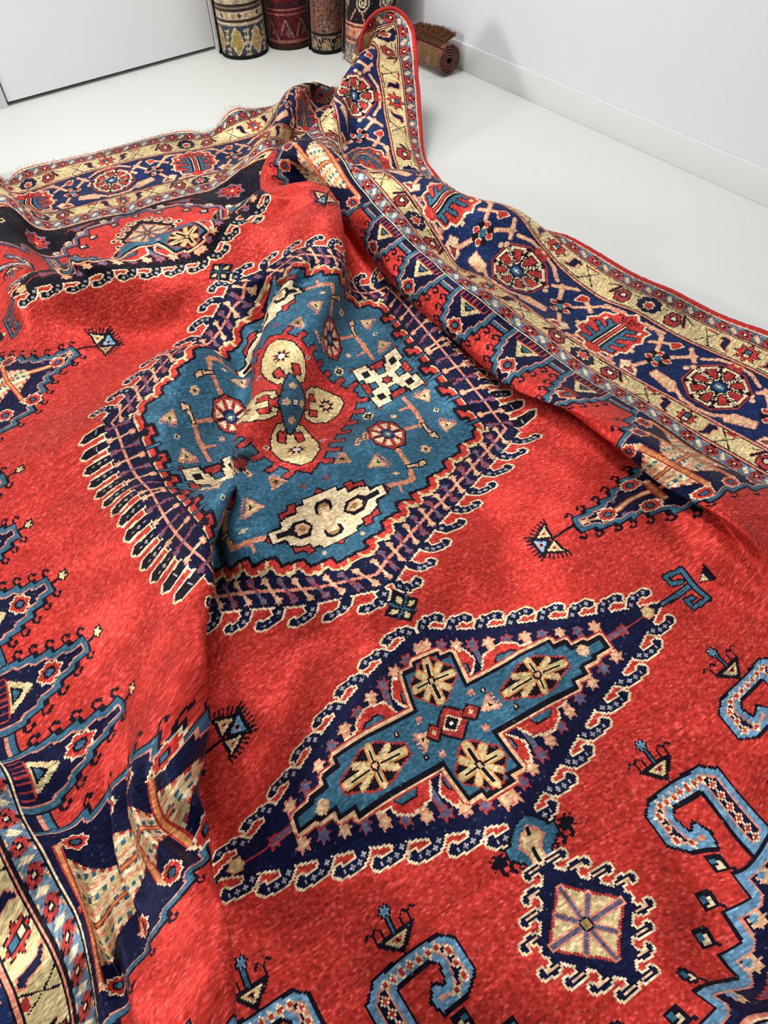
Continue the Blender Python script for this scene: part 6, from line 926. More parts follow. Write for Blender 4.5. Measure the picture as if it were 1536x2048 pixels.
-1,1,0,-2,-4,-2,-3,0,2,7,2,-2,0,2,2,0,3,2,2,2,0,-1,0,-1,-1,0,0,0,-2,-1,0,-1,1,-2,-1,-2,2,-1,0,-1,1,-2,-1,-1,4,1,1,0,1,1,0,-1,2,0,0,-1,0,1,-1,-1,-1,-1,0,-1,-1,-1,1,-3,0,0,2,-1,0,-1,
1,0,2,0,0,-1,1,0,2,1,-1,-1,1,2,0,0,-1,2,-1,1,0,-1,-1,2,-1,0,0,1,1,0,0,0,1,0,0,-5,-1,-2,-3,1,2,0,1,-2,2,-2,0,0,2,1,0,-1,1,3,0,-2,0,-1,2,-2,-2,-1,-3,-2,0,-3,-2,2,2,2,0,3,3,-1,1,3,-1,
2,3,0,2,1,0,2,-1,-1,1,1,0,2,-4,0,-4,0,1,0,-2,0,-6,-1,0,-3,-3,-1,6,10,0,11,-2,4,4,-14,-5,-18,11,2,0,3,1,0,0,0,-1,0,-1,1,-3,0,1,-1,-2,0,0,1,2,0,0,-1,2,2,-5,0,-1,-4,3,-2,1,-3,-3,4,-1,
2,3,-1,3,2,2,1,-1,0,0,1,-1,0,1,-1,0,1,0,0,1,2,-1,-1,-1,0,-2,1,1,-2,-1,0,0,1,0,1,-1,-1,0,-1,0,-1,-1,0,2,1,0,-1,0,1,2,0,-1,-2,0,0,0,1,-1,-1,1,1,1,0,-1,0,0,1,-1,0,0,0,0,0,2,-2,0,-1,2,
0,1,-1,-1,-1,-1,1,0,3,0,1,-2,0,0,1,0,-1,34,17,0,-34,-16,1,0,-1,-1,1,0,0,-2,-1,1,2,1,-2,-1,0,1,-1,0,-1,2,0,1,-1,-1,-1,0,1,-1,0,-1,0,0,-1,-2,-1,-2,0,-1,-1,0,1,5,2,0,0,4,2,3,3,2,0,0,
-1,-1,-1,-2,0,-2,1,-1,-1,-1,-1,-1,0,1,0,-1,-1,0,0,0,-1,1,0,0,-1,0,1,1,0,1,1,1,-1,0,0,3,1,0,0,-1,-1,-2,-2,-1,-4,-1,0,2,2,1,-1,-1,0,0,-1,0,-1,2,-1,2,0,2,-1,1,-1,1,0,-1,2,0,2,-1,0,0,2,
0,-1,-1,-2,0,0,0,1,0,1,1,1,0,-1,-2,1,-3,-3,-1,0,2,0,3,-1,1,-1,1,-2,-1,2,2,2,-1,-2,0,1,-1,-1,0,1,0,-3,-2,1,-2,-1,0,-2,-2,1,0,1,-1,4,3,0,1,2,0,1,2,-2,2,3,1,1,0,-1,2,1,0,2,-3,1,-2,-3,
0,-2,-3,-1,-8,-11,-1,-7,14,2,16,-2,-2,4,10,6,7,-6,-3,-10,0,-1,-3,0,0,-2,0,0,-2,-2,-1,0,-1,1,0,0,-1,-1,1,2,1,1,-2,-2,1,-2,-6,0,-1,4,-1,5,9,-4,2,2,2,0,-1,3,-3,-2,-1,-2,-2,1,0,-2,-2,1,
3,-1,1,0,1,-1,0,0,1,-1,1,1,0,0,0,-1,1,-1,0,-2,1,1,-1,-2,0,-1,0,0,0,1,1,0,0,-1,2,0,1,0,0,-1,0,0,0,0,0,0,1,0,-1,0,0,2,0,0,-2,0,-1,0,-1,1,1,0,0,1,0,0,-1,1,0,1,-2,0,0,2,0,-1,1,1,1,34,
18,1,-33,-18,-2,-1,-1,1,0,2,0,0,-1,0,-1,0,0,1,-1,0,1,1,-1,-1,0,0,0,0,-1,0,-1,0,0,0,-1,-1,-1,-1,1,0,2,-1,0,0,1,1,4,-2,0,2,4,2,2,2,1,-2,-4,-1,-3,1,0,-1,-2,0,0,1,0,1,-1,1,-1,1,-1,0,-1,
-1,0,0,0,0,2,0,-1,-2,0,-1,1,0,2,1,1,1,2,0,2,-3,-1,-2,-2,0,-1,2,-1,-1,-1,1,-1,1,-1,1,0,0,-1,-1,2,0,1,-2,0,1,1,2,-1,1,0,2,-1,1,-1,0,-1,-1,0,1,0,0,-3,-1,-2,-1,-2,0,-2,4,2,5,1,2,5,-2,0,
-3,0,-2,-1,0,0,-1,2,1,0,-4,0,2,1,0,0,1,0,-1,-1,-1,0,-1,0,-3,0,1,-3,-1,0,-1,-2,0,-1,0,0,4,1,0,1,3,0,2,3,-1,1,3,0,1,0,-1,2,0,0,3,0,0,0,-3,1,0,3,0,-5,-17,-2,-10,4,1,6,12,2,10,-2,0,0,
-1,0,-5,0,-1,-2,0,1,-2,-1,0,-2,-1,-2,-3,0,1,1,-1,0,1,0,2,8,-6,-1,12,-6,-2,-3,7,2,-12,13,3,-7,6,-3,-1,-2,-3,2,-2,-3,1,-4,0,1,-3,3,0,-1,0,2,-1,1,1,2,2,0,-1,-2,-1,1,1,1,0,2,-1,1,-2,0,
-4,0,2,0,-1,-2,-1,0,2,3,1,-1,-2,-1,1,2,2,-1,1,-1,1,0,0,-2,0,1,2,0,-2,-2,0,1,2,-1,0,-2,0,0,1,0,0,0,0,0,0,0,0,1,1,0,-1,0,0,1,-1,0,0,35,18,0,-35,-18,1,0,0,-2,-1,-1,1,2,1,0,-1,0,-1,0,1,
0,0,-1,0,0,-1,-1,0,0,0,0,1,0,0,-1,0,0,0,0,-1,0,1,2,2,4,1,1,2,2,1,1,-4,-5,-5,-3,-2,-2,3,2,1,0,1,0,0,2,1,0,1,-1,-1,0,1,-1,0,0,1,-1,-2,2,0,0,-2,-2,0,1,0,-1,-2,1,0,5,-1,2,-4,1,0,2,0,2,
1,1,0,-3,0,-1,1,-2,-1,-1,2,-2,0,-2,2,1,1,-2,1,0,1,-1,0,1,1,0,-1,0,0,1,-1,0,1,1,1,-2,-1,-3,-1,-2,0,-4,0,-2,-1,3,6,8,0,0,4,0,-1,-1,-1,0,-2,1,0,0,0,0,-1,-2,-1,0,-1,1,0,0,0,1,2,0,-1,0,
-1,-1,-1,1,-1,-1,-1,-4,0,1,0,-2,0,-2,-1,0,3,0,1,1,2,-1,3,5,-2,-1,2,2,2,2,-3,3,1,1,5,1,1,3,0,1,-2,-20,-3,-16,6,0,2,5,1,5,3,3,4,-2,-1,0,0,0,-3,1,0,-3,-1,-1,-3,-1,0,-3,-3,-2,-4,-3,-3,
-1,1,-1,3,9,7,7,4,6,14,-7,1,6,-7,-4,-5,5,-2,-9,6,-3,-3,4,-2,-2,-2,-3,-3,-2,0,-2,-3,4,2,-1,2,4,0,-1,-1,0,1,0,0,0,0,2,0,1,2,3,1,-9,-4,-3,3,0,3,1,0,-1,-1,0,2,1,1,-2,1,-1,1,1,2,-2,0,-1,
2,0,0,-2,1,1,2,-2,-2,-2,0,2,2,1,-2,-2,-2,1,0,1,0,2,0,0,-1,1,1,1,0,-1,0,1,0,0,35,19,1,-36,-20,-2,1,1,1,1,1,-1,-2,-1,0,2,-1,1,-1,1,-1,0,0,-1,0,0,1,-1,0,-1,2,-1,0,-2,0,0,1,0,3,1,2,0,0,
0,3,1,1,0,1,-1,-2,-3,-2,-2,-1,-3,0,0,0,0,1,0,0,0,3,-1,-2,5,2,0,1,1,-1,0,-1,4,-5,0,0,-1,-2,0,1,-1,0,-1,1,-1,0,0,0,1,-1,-1,-2,0,1,3,3,0,0,1,1,-1,-1,-2,1,0,1,-2,-1,0,1,-1,0,-1,0,0,1,1,
0,1,-1,2,-1,1,-2,1,0,1,-1,-1,-1,-1,0,0,1,0,1,0,0,0,0,1,-2,-2,-2,-1,3,1,2,-1,1,0,0,1,-1,1,0,-1,0,1,2,0,1,0,0,-1,1,-1,-1,-2,0,-1,0,1,0,1,-2,0,0,1,0,-1,1,-4,-1,1,-1,-1,-1,-1,0,-1,0,-2,
1,2,1,2,2,4,-4,3,2,2,1,4,-2,1,1,0,4,-4,0,0,-3,1,-2,-3,-1,-5,2,0,1,2,1,3,0,1,1,0,0,-3,-2,0,-1,2,1,-6,-2,-3,-2,-3,-3,-4,-6,-7,-2,-10,-6,2,13,11,8,16,13,2,8,2,8,-4,3,15,-14,-1,-5,-1,
-7,-11,3,-6,-5,3,-3,-2,0,0,-5,-3,2,2,0,2,2,-1,0,1,0,1,1,0,1,-1,-2,-1,-1,-3,-1,0,9,3,4,-2,-1,-1,-3,-2,0,-1,-2,0,0,2,0,3,1,-1,0,1,0,1,0,0,-1,-1,0,-1,0,0,1,0,0,0,0,-1,-2,0,1,1,-1,0,-1,
1,-2,2,0,2,0,0,1,1,1,0,1,-1,1,35,18,1,-35,-17,-2,0,-1,0,-1,-1,1,2,1,-1,-2,1,-1,1,-1,1,0,-1,0,0,1,-1,1,0,1,-2,0,0,1,0,2,0,0,-1,1,1,4,0,0,-1,0,0,-1,1,-1,-2,-1,0,0,-2,-2,1,1,-2,-2,1,
-2,1,-1,0,0,-4,14,1,2,-4,-1,1,0,1,2,-4,0,0,-1,-1,0,0,0,0,2,0,2,-2,-1,-6,0,-1,1,2,0,2,-1,0,0,0,3,0,1,0,0,-2,0,0,1,0,0,0,-1,0,0,0,0,0,-1,1,0,0,-1,1,1,1,-2,-1,0,1,1,0,1,0,-1,-1,0,1,0,
1,0,1,1,-3,-2,-5,1,0,-1,0,1,3,0,0,1,0,1,1,0,-1,1,1,1,0,1,-1,0,-2,1,-1,1,-1,0,0,-1,-1,-1,2,-1,2,-1,1,-2,1,0,1,-1,-3,-1,1,-2,-2,0,-1,1,1,0,-4,-2,2,1,3,2,3,-3,2,2,0,1,1,0,-1,2,-1,3,3,
0,3,-4,1,-1,0,-1,0,-1,1,-1,1,0,1,-2,1,0,1,-1,-5,0,0,-2,-1,0,-3,-1,-2,1,-1,1,4,5,2,7,-1,-3,2,-3,-3,-3,-1,3,-6,3,3,-9,2,1,6,-4,1,4,0,0,-1,1,-5,-2,2,-3,1,0,4,-2,-2,1,1,-1,0,2,1,0,-1,
-1,-1,-1,-2,1,1,2,0,1,4,2,1,-2,-1,1,-1,-2,0,-3,-2,-3,-1,-1,1,5,6,0,2,-1,0,-1,-1,-1,-1,0,2,0,0,-2,0,2,2,0,-3,0,-2,1,-2,0,0,-1,1,0,2,0,0,-1,1,0,0,1,0,3,1,1,0,35,20,0,-36,-21,0,1,1,-1,
1,0,0,-2,0,0,1,0,0,0,0,0,0,0,0,0,0,0,-1,0,0,2,0,1,-1,0,0,1,1,3,-1,-1,-1,1,1,0,0,-1,-1,0,2,0,-1,-2,-1,-1,0,-1,0,0,2,-2,2,-1,1,-1,1,4,-7,-1,-1,2,0,3,-1,0,-4,7,-1,-1,0,2,1,0,1,0,-2,-2,
0,1,0,-1,-1,-3,1,-1,1,-1,1,1,1,0,0,1,0,2,-2,1,0,1,-1,0,0,0,-1,0,0,0,0,0,0,0,0,-1,2,-1,0,-1,2,1,0,-1,0,-1,0,-1,1,0,2,-1,0,1,1,1,-2,-2,-2,-1,-1,0,-1,1,1,-1,0,1,3,0,-2,0,0,2,2,1,0,0,0,
0,0,0,-1,0,0,-1,-2,0,1,-1,-1,-1,0,1,3,1,1,-2,0,-2,1,0,1,-1,-2,0,1,-2,-2,0,-2,-2,1,1,-2,-1,0,0,0,1,1,1,3,3,-2,1,1,0,0,5,0,3,2,-1,1,-1,1,0,0,-1,3,-3,0,-1,0,1,0,0,0,-2,0,0,-3,1,1,-1,
-6,-4,0,5,3,2,6,6,-2,-9,-8,-3,-5,-3,6,2,3,-1,3,-1,-4,5,-1,-3,-1,0,1,-3,1,2,-2,5,3,1,3,0,1,-4,-1,0,-1,-1,0,0,1,-1,0,-1,0,0,1,0,0,0,0,0,0,2,1,2,2,0,0,-2,0,-2,-6,-5,-1,-3,-1,-2,15,7,4,
-4,-1,-1,-2,0,0,0,-1,-1,-1,1,2,1,-2,-1,0,2,0,-2,-1,-1,0,0,0,1,-1,0,-1,1,0,1,0,0,2,1,1,4,-1,1,34,19,0,-33,-18,-1,-2,-1,1,1,0,-2,0,0,1,0,0,0,0,-1,0,0,2,1,0,-1,-1,0,-1,1,-1,2,1,2,-1,1,
-1,1,-1,0,0,1,1,-1,-1,0,1,0,-1,-1,-2,0,2,2,-1,-1,0,-1,1,-1,0,1,0,1,-2,1,2,-8,-2,2,2,1,-1,2,-1,-1,2,3,-1,2,-2,0,-1,0,0,1,1,0,0,-2,-1,-2,0,0,2,-1,1,-2,1,0,2,1,-1,-1,0,2,0,0,-1,0,0,0,
-1,1,-1,1,-1,1,-1,0,2,2,0,-2,0,0,2,-1,-1,-1,0,0,-1,-1,2,1,1,-1,0,0,1,-2,-1,-1,1,2,-1,-1,-2,0,-1,1,0,1,0,-1,0,1,3,0,-2,0,1,1,1,0,1,0,0,0,-1,0,0,1,0,0,-3,0,-2,-1,-1,1,3,1,1,-1,1,-1,
-1,-2,1,0,2,-1,0,-2,1,-3,-1,0,-1,-2,0,-1,-2,1,1,-3,-1,0,2,0,3,4,0,3,3,-1,-1,4,0,2,2,0,1,0,0,1,1,0,3,-3,-2,0,-2,2,0,1,-1,-1,5,2,-1,-16,-5,-2,6,3,2,3,-1,-2,-2,2,-4,0,0,-2,0,-1,-1,4,1,
-3,1,-3,1,-2,-1,3,-2,2,3,0,3,-1,-1,0,1,1,0,0,0,-1,0,-1,1,0,0,-2,0,0,2,1,0,-2,0,1,0,1,1,2,-1,2,1,1,-1,0,-1,-8,-4,-4,6,0,-1,1,1,4,0,1,0,-1,-1,-1,0,2,0,1,-1,0,-1,0,1,-1,0,0,2,0,1,-1,0,
-1,0,0,-1,0,0,0,-1,-1,-1,0,1,-1,-1,1,1,35,21,1,-36,-22,-3,1,1,1,0,0,0,0,0,1,0,0,-1,0,1,0,-1,-2,0,1,1,2,0,1,-1,1,-2,1,-1,3,0,0,-3,1,0,2,-1,0,0,0,1,0,-1,-1,0,1,-1,-1,-1,1,2,-1,-2,-1,
2,1,0,0,2,-1,-1,0,-2,0,0,-1,0,0,0,0,-1,2,0,1,0,1,-1,1,-1,0,0,-1,0,0,1,-1,0,0,1,0,-1,-1,0,-1,1,0,1,1,0,1,-1,0,0,0,0,1,-1,1,-1,1,-2,0,0,1,0,1,-1,0,1,1,-1,-1,0,1,0,0,0,0,0,0,-1,0,1,1,
0,-1,-1,0,0,-2,-1,0,1,1,-1,0,-1,-1,1,1,2,-1,0,0,0,1,1,0,0,1,1,-1,0,0,1,0,-1,0,-1,1,0,0,0,1,1,-1,-3,-4,1,1,1,0,0,1,1,0,-1,-1,1,-2,0,-1,2,0,1,-2,-1,0,-2,-5,1,-2,-2,-1,1,-1,0,2,2,0,2,
3,-1,3,4,1,-1,3,-1,2,3,0,0,1,1,1,0,0,4,-3,-1,2,-7,-1,0,-9,-4,-3,20,5,1,-3,-4,-1,-3,0,-2,0,2,-5,1,3,-9,1,-1,0,-2,-2,5,-1,2,5,0,0,-1,-1,-1,0,0,0,1,0,0,-1,0,2,1,-1,-1,0,1,0,0,-1,1,1,0,
-2,1,0,1,1,0,0,-1,0,-2,0,-2,2,-2,0,0,0,11,5,2,1,-1,-1,-14,-8,-6,3,2,1,2,1,2,1,1,0,-2,-1,1,1,1,0,0,0,1,0,0,0,1,0,1,-2,0,-1,1,-1,-1,0,2,0,-2,-2,-3,-5,1,-1,34,21,-1,-34,-21,1,0,0,-1,
-1,0,1,1,0,-2,0,0,2,0,-1,0,1,2,0,-2,-1,0,2,0,1,-2,1,0,1,-2,0,0,3,0,1,-2,0,-1,0,-1,0,1,0,0,0,0,0,0,1,-1,-1,0,1,1,-1,0,-1,0,0,0,0,0,-1,0,1,-1,-1,-1,1,2,1,0,-1,0,0,1,-1,1,-1,0,-1,-1,
-1,1,1,1,0,-1,-1,0,0,1,0,1,0,0,0,0,0,-1,1,0,1,-2,0,0,2,0,0,-2,0,0,0,0,0,3,0,0,1,-1,0,-2,1,0,0,-1,0,0,1,0,-1,0,0,-1,-1,-1,1,0,1,-1,1,1,0,-1,-2,1,1,1,0,-1,-1,-3,2,2,2,0,0,1,0,0,-1,0,
1,1,-1,0,0,2,0,-1,-2,0,1,1,-1,0,0,-1,-1,-1,-1,1,0,0,0,1,-1,0,0,1,1,0,-1,0,-1,-1,-1,1,1,-5,0,-3,0,1,-1,-2,-1,0,-1,0,2,0,0,2,3,-2,3,4,2,-1,4,0,0,2,0,3,1,0,0,-1,-1,4,-5,-1,2,-3,-1,-1,
5,3,-4,2,0,-10,1,-4,-11,-4,-12,-1,-6,-1,9,7,12,14,12,5,12,-6,3,-5,-7,1,-7,-3,-1,-4,1,-3,-2,1,1,2,-1,-2,0,1,2,-2,-1,-2,1,0,0,2,-1,-1,0,2,1,1,-2,-1,1,0,0,-1,0,0,-2,2,1,0,6,4,-1,-1,0,
0,-7,-5,-4,1,-2,1,1,3,-1,0,-1,1,1,1,1,-2,0,1,1,0,0,1,0,2,-1,-1,-1,0,1,1,-1,0,0,0,-1,-2,-2,1,0,2,1,-1,34,21,0,-35,-21,-1,1,0,1,0,0,-1,0,0,1,0,0,0,0,0,-1,0,0,1,0,0,1,0,1,0,0,-1,0,0,1,
0,0,-2,-1,1,2,0,-1,0,1,-1,-1,-1,1,0,1,1,1,-2,-2,0,1,1,-1,0,0,0,1,0,0,-2,1,-1,1,-1,1,1,1,-1,-1,-1,0,0,0,1,1,0,-1,-2,-1,0,0,1,0,0,-1,2,0,1,-2,2,0,1,-1,1,0,-1,-1,0,2,0,0,-1,1,1,0,-1,
-1,-1,-1,0,1,-2,0,0,9,-1,0,-3,0,0,-2,0,0,-1,1,0,0,-1,0,1,1,0,-1,0,1,-1,0,-2,0,-2,1,-1,2,0,0,0,0,1,0,0,1,0,0,0,1,1,-1,-1,0,1,1,0,-1,0,1,1,0,0,-1,0,0,1,0,-1,-1,0,0,1,-1,-1,-1,1,-1,1,
0,1,0,0,-1,-1,-1,-2,1,2,1,-1,-1,-2,0,0,4,-2,0,-4,0,1,-2,-3,-2,0,-2,1,1,0,-1,3,2,0,2,4,0,1,3,0,-1,3,2,1,-1,-1,2,2,-1,4,-2,-1,0,0,1,-9,1,-3,-9,0,-4,2,-2,1,3,-5,-4,0,-5,1,3,15,2,9,8,
-4,10,-7,9,-8,-7,12,-6,-1,4,2,-2,-6,0,1,-5,-3,1,-2,-1,-1,-1,0,0,0,1,1,0,2,-2,-2,1,1,1,-1,-1,0,0,0,0,-1,4,2,-1,0,2,0,1,-1,-2,-2,-2,0,-2,0,-3,2,-2,1,-1,2,-1,0,0,1,0,-1,1,0,1,1,0,0,0,
0,0,3,0,-1,-1,-1,0,1,-1,1,1,1,0,-1,-1,-1,0,33,21,-1,-32,-21,1,-1,0,-1,0,0,1,-1,0,0,1,0,0,0,1,0,0,-1,1,0,0,-1,0,0,1,0,0,-1,0,0,1,1,1,0,-2,-1,-1,1,1,0,1,-1,1,-1,1,-2,-1,-1,2,2,0,-1,
-1,0,0,0,1,0,0,-2,0,0,1,0,0,0,-1,0,-1,1,0,1,0,1,-1,0,-2,1,0,0,0,-1,1,-1,-1,0,0,3,0,1,-2,0,1,1,0,-2,1,2,1,0,-2,-1,-1,1,0,0,0,1,1,1,-1,-2,1,1,0,-3,-2,1,-1,2,0,0,1,0,2,-1,0,0,1,0,-1,
-2,0,0,1,0,-1,-1,1,0,-1,-2,-2,1,1,1,1,0,0,1,1,3,0,-1,-1,-1,1,0,0,-1,-1,1,2,1,0,-1,-1,0,-1,2,0,2,-2,0,0,0,0,-2,0,0,1,0,0,0,0,-1,-1,0,1,0,1,2,0,-2,-2,-1,-1,1,0,4,-1,-3,0,-1,2,-3,1,-1,
-1,1,-3,-3,-2,0,-2,1,1,0,-2,2,0,0,2,5,1,1,3,0,0,3,0,0,2,2,3,1,0,3,-2,-4,-6,4,0,-6,-4,2,3,-8,-2,0,2,0,-1,-3,-6,-3,0,11,9,5,4,5,19,-8,13,-2,-10,-12,-14,6,-9,-4,6,0,0,1,1,0,-3,0,0,2,0,
1,-1,1,-2,-1,0,1,1,1,1,-2,2,-1,2,-2,1,-1,0,0,1,0,2,1,0,-2,1,0,-1,-1,-2,1,-1,-2,1,0,-1,0,-2,-1,1,2,0,-1,0,0,-1,0,3,0,-1,1,0,1,-1,-1,0,3,0,0,1,-1,-2,2,-1,0,1,1,0,-1,34,22,-1,-35,-22,
1,1,0,0,0,0,0,0,0,0,0,0,0,0,0,1,-1,-1,-1,2,2,0,-2,-1,0,2,0,1,-1,1,-1,-1,-1,1,2,0,-1,-1,0,0,0,1,0,0,-1,1,0,0,-1,0,1,0,0,-1,1,1,0,-2,-1,1,1,0,-1,-1,0,-1,1,-1,1,-1,1,-1,1,-2,1,-2,3,-1,
2,0,1,0,-2,0,-1,1,-1,0,0,0,1,0,0,1,2,2,0,-2,-1,0,2,0,1,-1,-1,-2,1,-1,0,3,1,0,4,-3,-1,-17,6,0,4,-1,1,5,-1,0,-1,1,0,0,-1,0,0,1,0,0,-2,0,0,0,0,-2,0,0,0,-3,0,-2,1,0,4,5,-1,1,0,2,-1,-1,
-1,-1,1,1,1,-1,-1,-1,0,1,1,-1,0,-1,2,-1,0,-1,1,1,0,0,-1,-1,1,0,2,-1,-1,-1,2,1,0,-1,-2,0,-1,2,1,-1,0,-1,0,1,0,-1,0,1,-1,0,-1,-1,-1,-1,0,-1,3,-3,-4,-2,-1,-3,-1,0,-1,-1,4,2,-2,1,4,1,2,
5,2,-1,2,1,1,-1,1,3,-5,-3,12,-7,-5,0,5,4,-12,9,7,-6,3,1,-5,2,-6,-8,-5,-5,3,-3,4,12,-3,5,9,14,-1,11,6,-10,-11,-8,0,-10,-7,4,-2,-3,3,1,0,-1,3,-2,0,-1,2,1,1,-1,-1,0,0,1,1,2,-1,1,-1,1,
2,1,-1,0,-2,1,0,0,0,-1,1,1,-1,-1,0,-2,1,-1,-2,3,0,-1,-2,-1,-2,1,1,1,-2,0,0,1,0,3,-2,0,0,0,-1,3,-1,0,1,1,-1,2,-2,-1,2,-1,-1,0,33,22,0,-33,-22,0,0,0,0,0,0,0,0,0,0,0,-1,0,0,1,0,0,1,0,
0,-1,1,0,0,0,0,1,-1,0,-2,0,0,2,0,0,-1,1,0,1,-1,0,-1,0,0,1,0,0,-1,0,0,0,0,0,0,0,0,0,0,0,0,0,0,0,0,0,0,-1,0,1,0,-1,-2,-1,1,0,1,0,1,0,0,0,1,1,-1,1,-2,0,-4,0,0,2,3,1,2,-2,0,2,1,0,-1,0,
0,0,0,1,0,1,-2,-2,1,0,-1,-3,1,-1,0,-2,1,0,2,1,0,-1,0,1,1,0,0,0,0,-1,0,0,-1,1,0,1,-1,0,0,-1,0,-3,-5,0,-4,-9,-4,10,24,5,-3,-4,0,-1,-2,-1,1,-2,0,-1,0,-1,0,0,-1,0,1,2,0,-2,-1,1,2,0,-1,
-2,2,0,2,1,0,-2,1,0,2,0,-2,-1,2,1,-1,1,-1,1,-1,1,0,-4,1,0,0,0,0,-1,1,-1,1,1,2,-1,0,-1,-2,0,2,-4,-4,1,-2,-5,-3,-4,-6,-3,2,3,-5,6,8,4,4,3,2,-2,2,1,2,-1,2,5,-3,1,8,-4,-5,-2,5,2,-8,5,3,
-7,4,2,1,-5,-6,-9,-1,-1,6,0,2,8,-1,2,6,11,-2,7,5,-7,-11,-7,1,-10,-8,4,1,-2,1,3,0,1,0,-2,0,0,1,-1,0,1,1,0,0,-1,2,1,0,3,0,1,3,0,-2,0,-2,3,1,-1,-1,-3,0,1,-1,2,0,-4,1,-1,-1,2,-1,-3,0,0,
0,-1,1,0,-3,1,2,0,-1,3,0,0,0,0,-1,3,-1,-1,1,0,-1,1,-1,-1,1,33,21,-1,-33,-21,1,0,0,0,0,0,1,0,0,-1,0,1,0,-1,-1,1,2,0,-1,-2,0,0,2,0,0,-2,0,1,2,1,-1,-1,-1,0,-1,0,0,2,0,0,-1,1,0,0,-1,0,
0,1,0,0,-1,1,0,1,-1,0,-1,1,0,0,-1,0,0,-1,0,1,0,-1,-2,0,1,1,-1,-1,0,1,1,-1,0,1,0,2,-1,0,-1,0,1,2,0,-1,-2,1,1,0,0,-1,-3,0,2,5,-1,1,1,1,-1,0,-1,1,0,0,-2,-4,0,-2,-2,4,-1,-1,-3,-1,4,0,3,
0,0,0,2,-1,2,0,0,-1,0,0,1,0,-3,0,-1,1,1,-2,3,3,-3,3,6,3,-11,-24,-4,4,7,0,1,3,0,-1,1,-1,0,2,1,-1,-1,1,-2,0,0,0,0,2,-1,-2,0,1,2,2,-1,0,0,1,0,2,0,-1,1,0,1,2,3,1,1,0,0,4,3,1,2,2,1,0,4,
0,-1,2,1,-4,-1,-1,-4,0,1,-1,-2,1,-2,-1,2,-2,-2,3,-1,0,-1,-11,-6,-7,-13,-10,-8,13,6,-1,10,8,5,4,3,5,1,-2,2,4,-2,0,6,-3,-3,-3,3,0,-3,5,1,-5,-3,-2,-5,2,-1,-1,-2,0,3,1,2,6,2,0,7,8,-4,0,
4,-3,-9,-8,2,-9,-7,3,2,-2,0,4,0,0,-1,0,1,-1,-1,-1,0,1,1,2,2,-1,3,0,0,3,1,1,4,-1,-1,0,-3,1,-1,0,1,-1,0,0,-4,2,-1,-3,4,0,-1,-1,-1,-3,1,0,-1,-4,1,2,-2,1,2,0,-1,2,0,0,0,1,0,1,0,-1,0,1,
0,1,33,22,0,-33,-22,0,0,0,0,-1,0,0,2,0,0,-1,0,1,0,0,-2,0,0,2,0,0,-1,0,0,1,0,0,-2,-1,0,2,2,0,-2,-1,1,1,0,-1,1,0,1,-1,0,-1,0,0,0,1,0,1,-1,0,-1,0,-1,1,0,1,-1,0,0,1,1,-1,-1,-1,2,0,-2,
-1,1,2,1,-1,-1,1,0,2,0,1,-1,0,0,2,3,-1,0,-2,1,0,-3,-2,-2,0,0,0,-1,0,-4,1,0,0,0,0,0,1,1,2,-2,-2,3,-1,1,2,1,-2,-1,2,0,-3,-1,1,3,1,1,0,0,0,1,-2,2,-1,-2,0,-1,1,2,0,2,1,0,0,2,2,0,-2,-3,
-3,-6,-3,0,-3,-3,1,2,2,2,1,2,-1,0,3,1,3,-1,0,-1,0,0,1,0,-1,1,0,1,-1,-2,-1,-1,-1,-1,1,-1,0,-1,0,0,0,-1,-1,0,1,0,-1,0,0,0,1,2,1,1,-1,0,2,0,2,1,2,0,3,2,0,0,3,0,3,0,0,0,0,-2,-2,-4,1,1,
-6,2,-2,-2,-1,-14,-5,-4,-3,2,-3,6,8,3,5,3,4,5,-2,1,4,-1,0,5,-2,-1,-6,5,-1,-4,-1,-2,-2,1,0,-5,1,0,0,-1,1,5,0,0,4,4,1,6,8,-5,-3,2,-1,-11,-10,2,-5,-5,3,6,0,0,0,-2,-1,-2,0,0,0,1,-1,-1,
-2,1,4,2,1,4,3,1,2,1,-2,3,1,0,3,-4,0,0,-3,2,-3,1,0,-4,2,-1,-3,4,0,-4,1,-1,-1,-6,2,2,1,-1,1,-1,1,-2,-1,-1,1,-1,0,0,2,1,0,-1,-1,1,33,22,0,-33,-22,0,0,0,1,0,0,-2,0,0,2,0,0,-2,0,0,2,0,
0,-1,0,0,0,-1,0,-1,2,0,2,-1,0,-1,0,1,1,0,-1,-1,0,0,-1,0,0,1,0,0,1,0,1,-2,-1,-1,2,1,1,-1,0,0,1,0,0,0,-1,-1,-1,0,0,2,1,1,1,0,-1,0,1,0,0,1,1,0,0,-2,1,2,1,-1,-1,-1,-1,1,-1,0,-1,-1,-3,
-1,0,1,-1,-2,-2,-1,1,-1,1,0,1,-1,1,0,1,5,2,-3,0,0,-1,2,-1,0,-1,-3,0,-2,-1,1,0,-1,0,0,0,2,-1,2,-1,1,1,2,0,2,-2,0,2,2,0,0,-1,0,2,-1,0,1,0,-1,-1,-1,-1,-3,1,1,1,0,-1,-3,1,0,2,1,1,0,-1,
1,0,1,-1,0,-3,0,0,1,1,0,0,-1,0,0,1,0,1,0,0,0,-1,0,0,0,-2,1,0,2,-2,0,-1,1,1,0,-1,-1,1,0,0,-1,0,1,1,-1,0,-2,2,1,1,1,2,2,-3,-1,1,-3,-2,0,0,0,-2,-1,-1,-5,0,-2,-3,1,-1,4,3,3,6,3,2,5,-2,
0,2,-3,0,0,2,-1,-6,2,-2,-4,-1,0,-4,2,1,1,0,0,1,-1,0,3,2,1,5,5,-3,4,7,-3,-5,-3,3,-11,-8,0,0,-4,2,5,0,0,0,-1,-1,-3,0,0,-2,-5,-1,2,1,1,1,4,0,3,8,2,4,3,-1,5,-2,-2,4,-7,1,2,-4,2,-6,1,0,
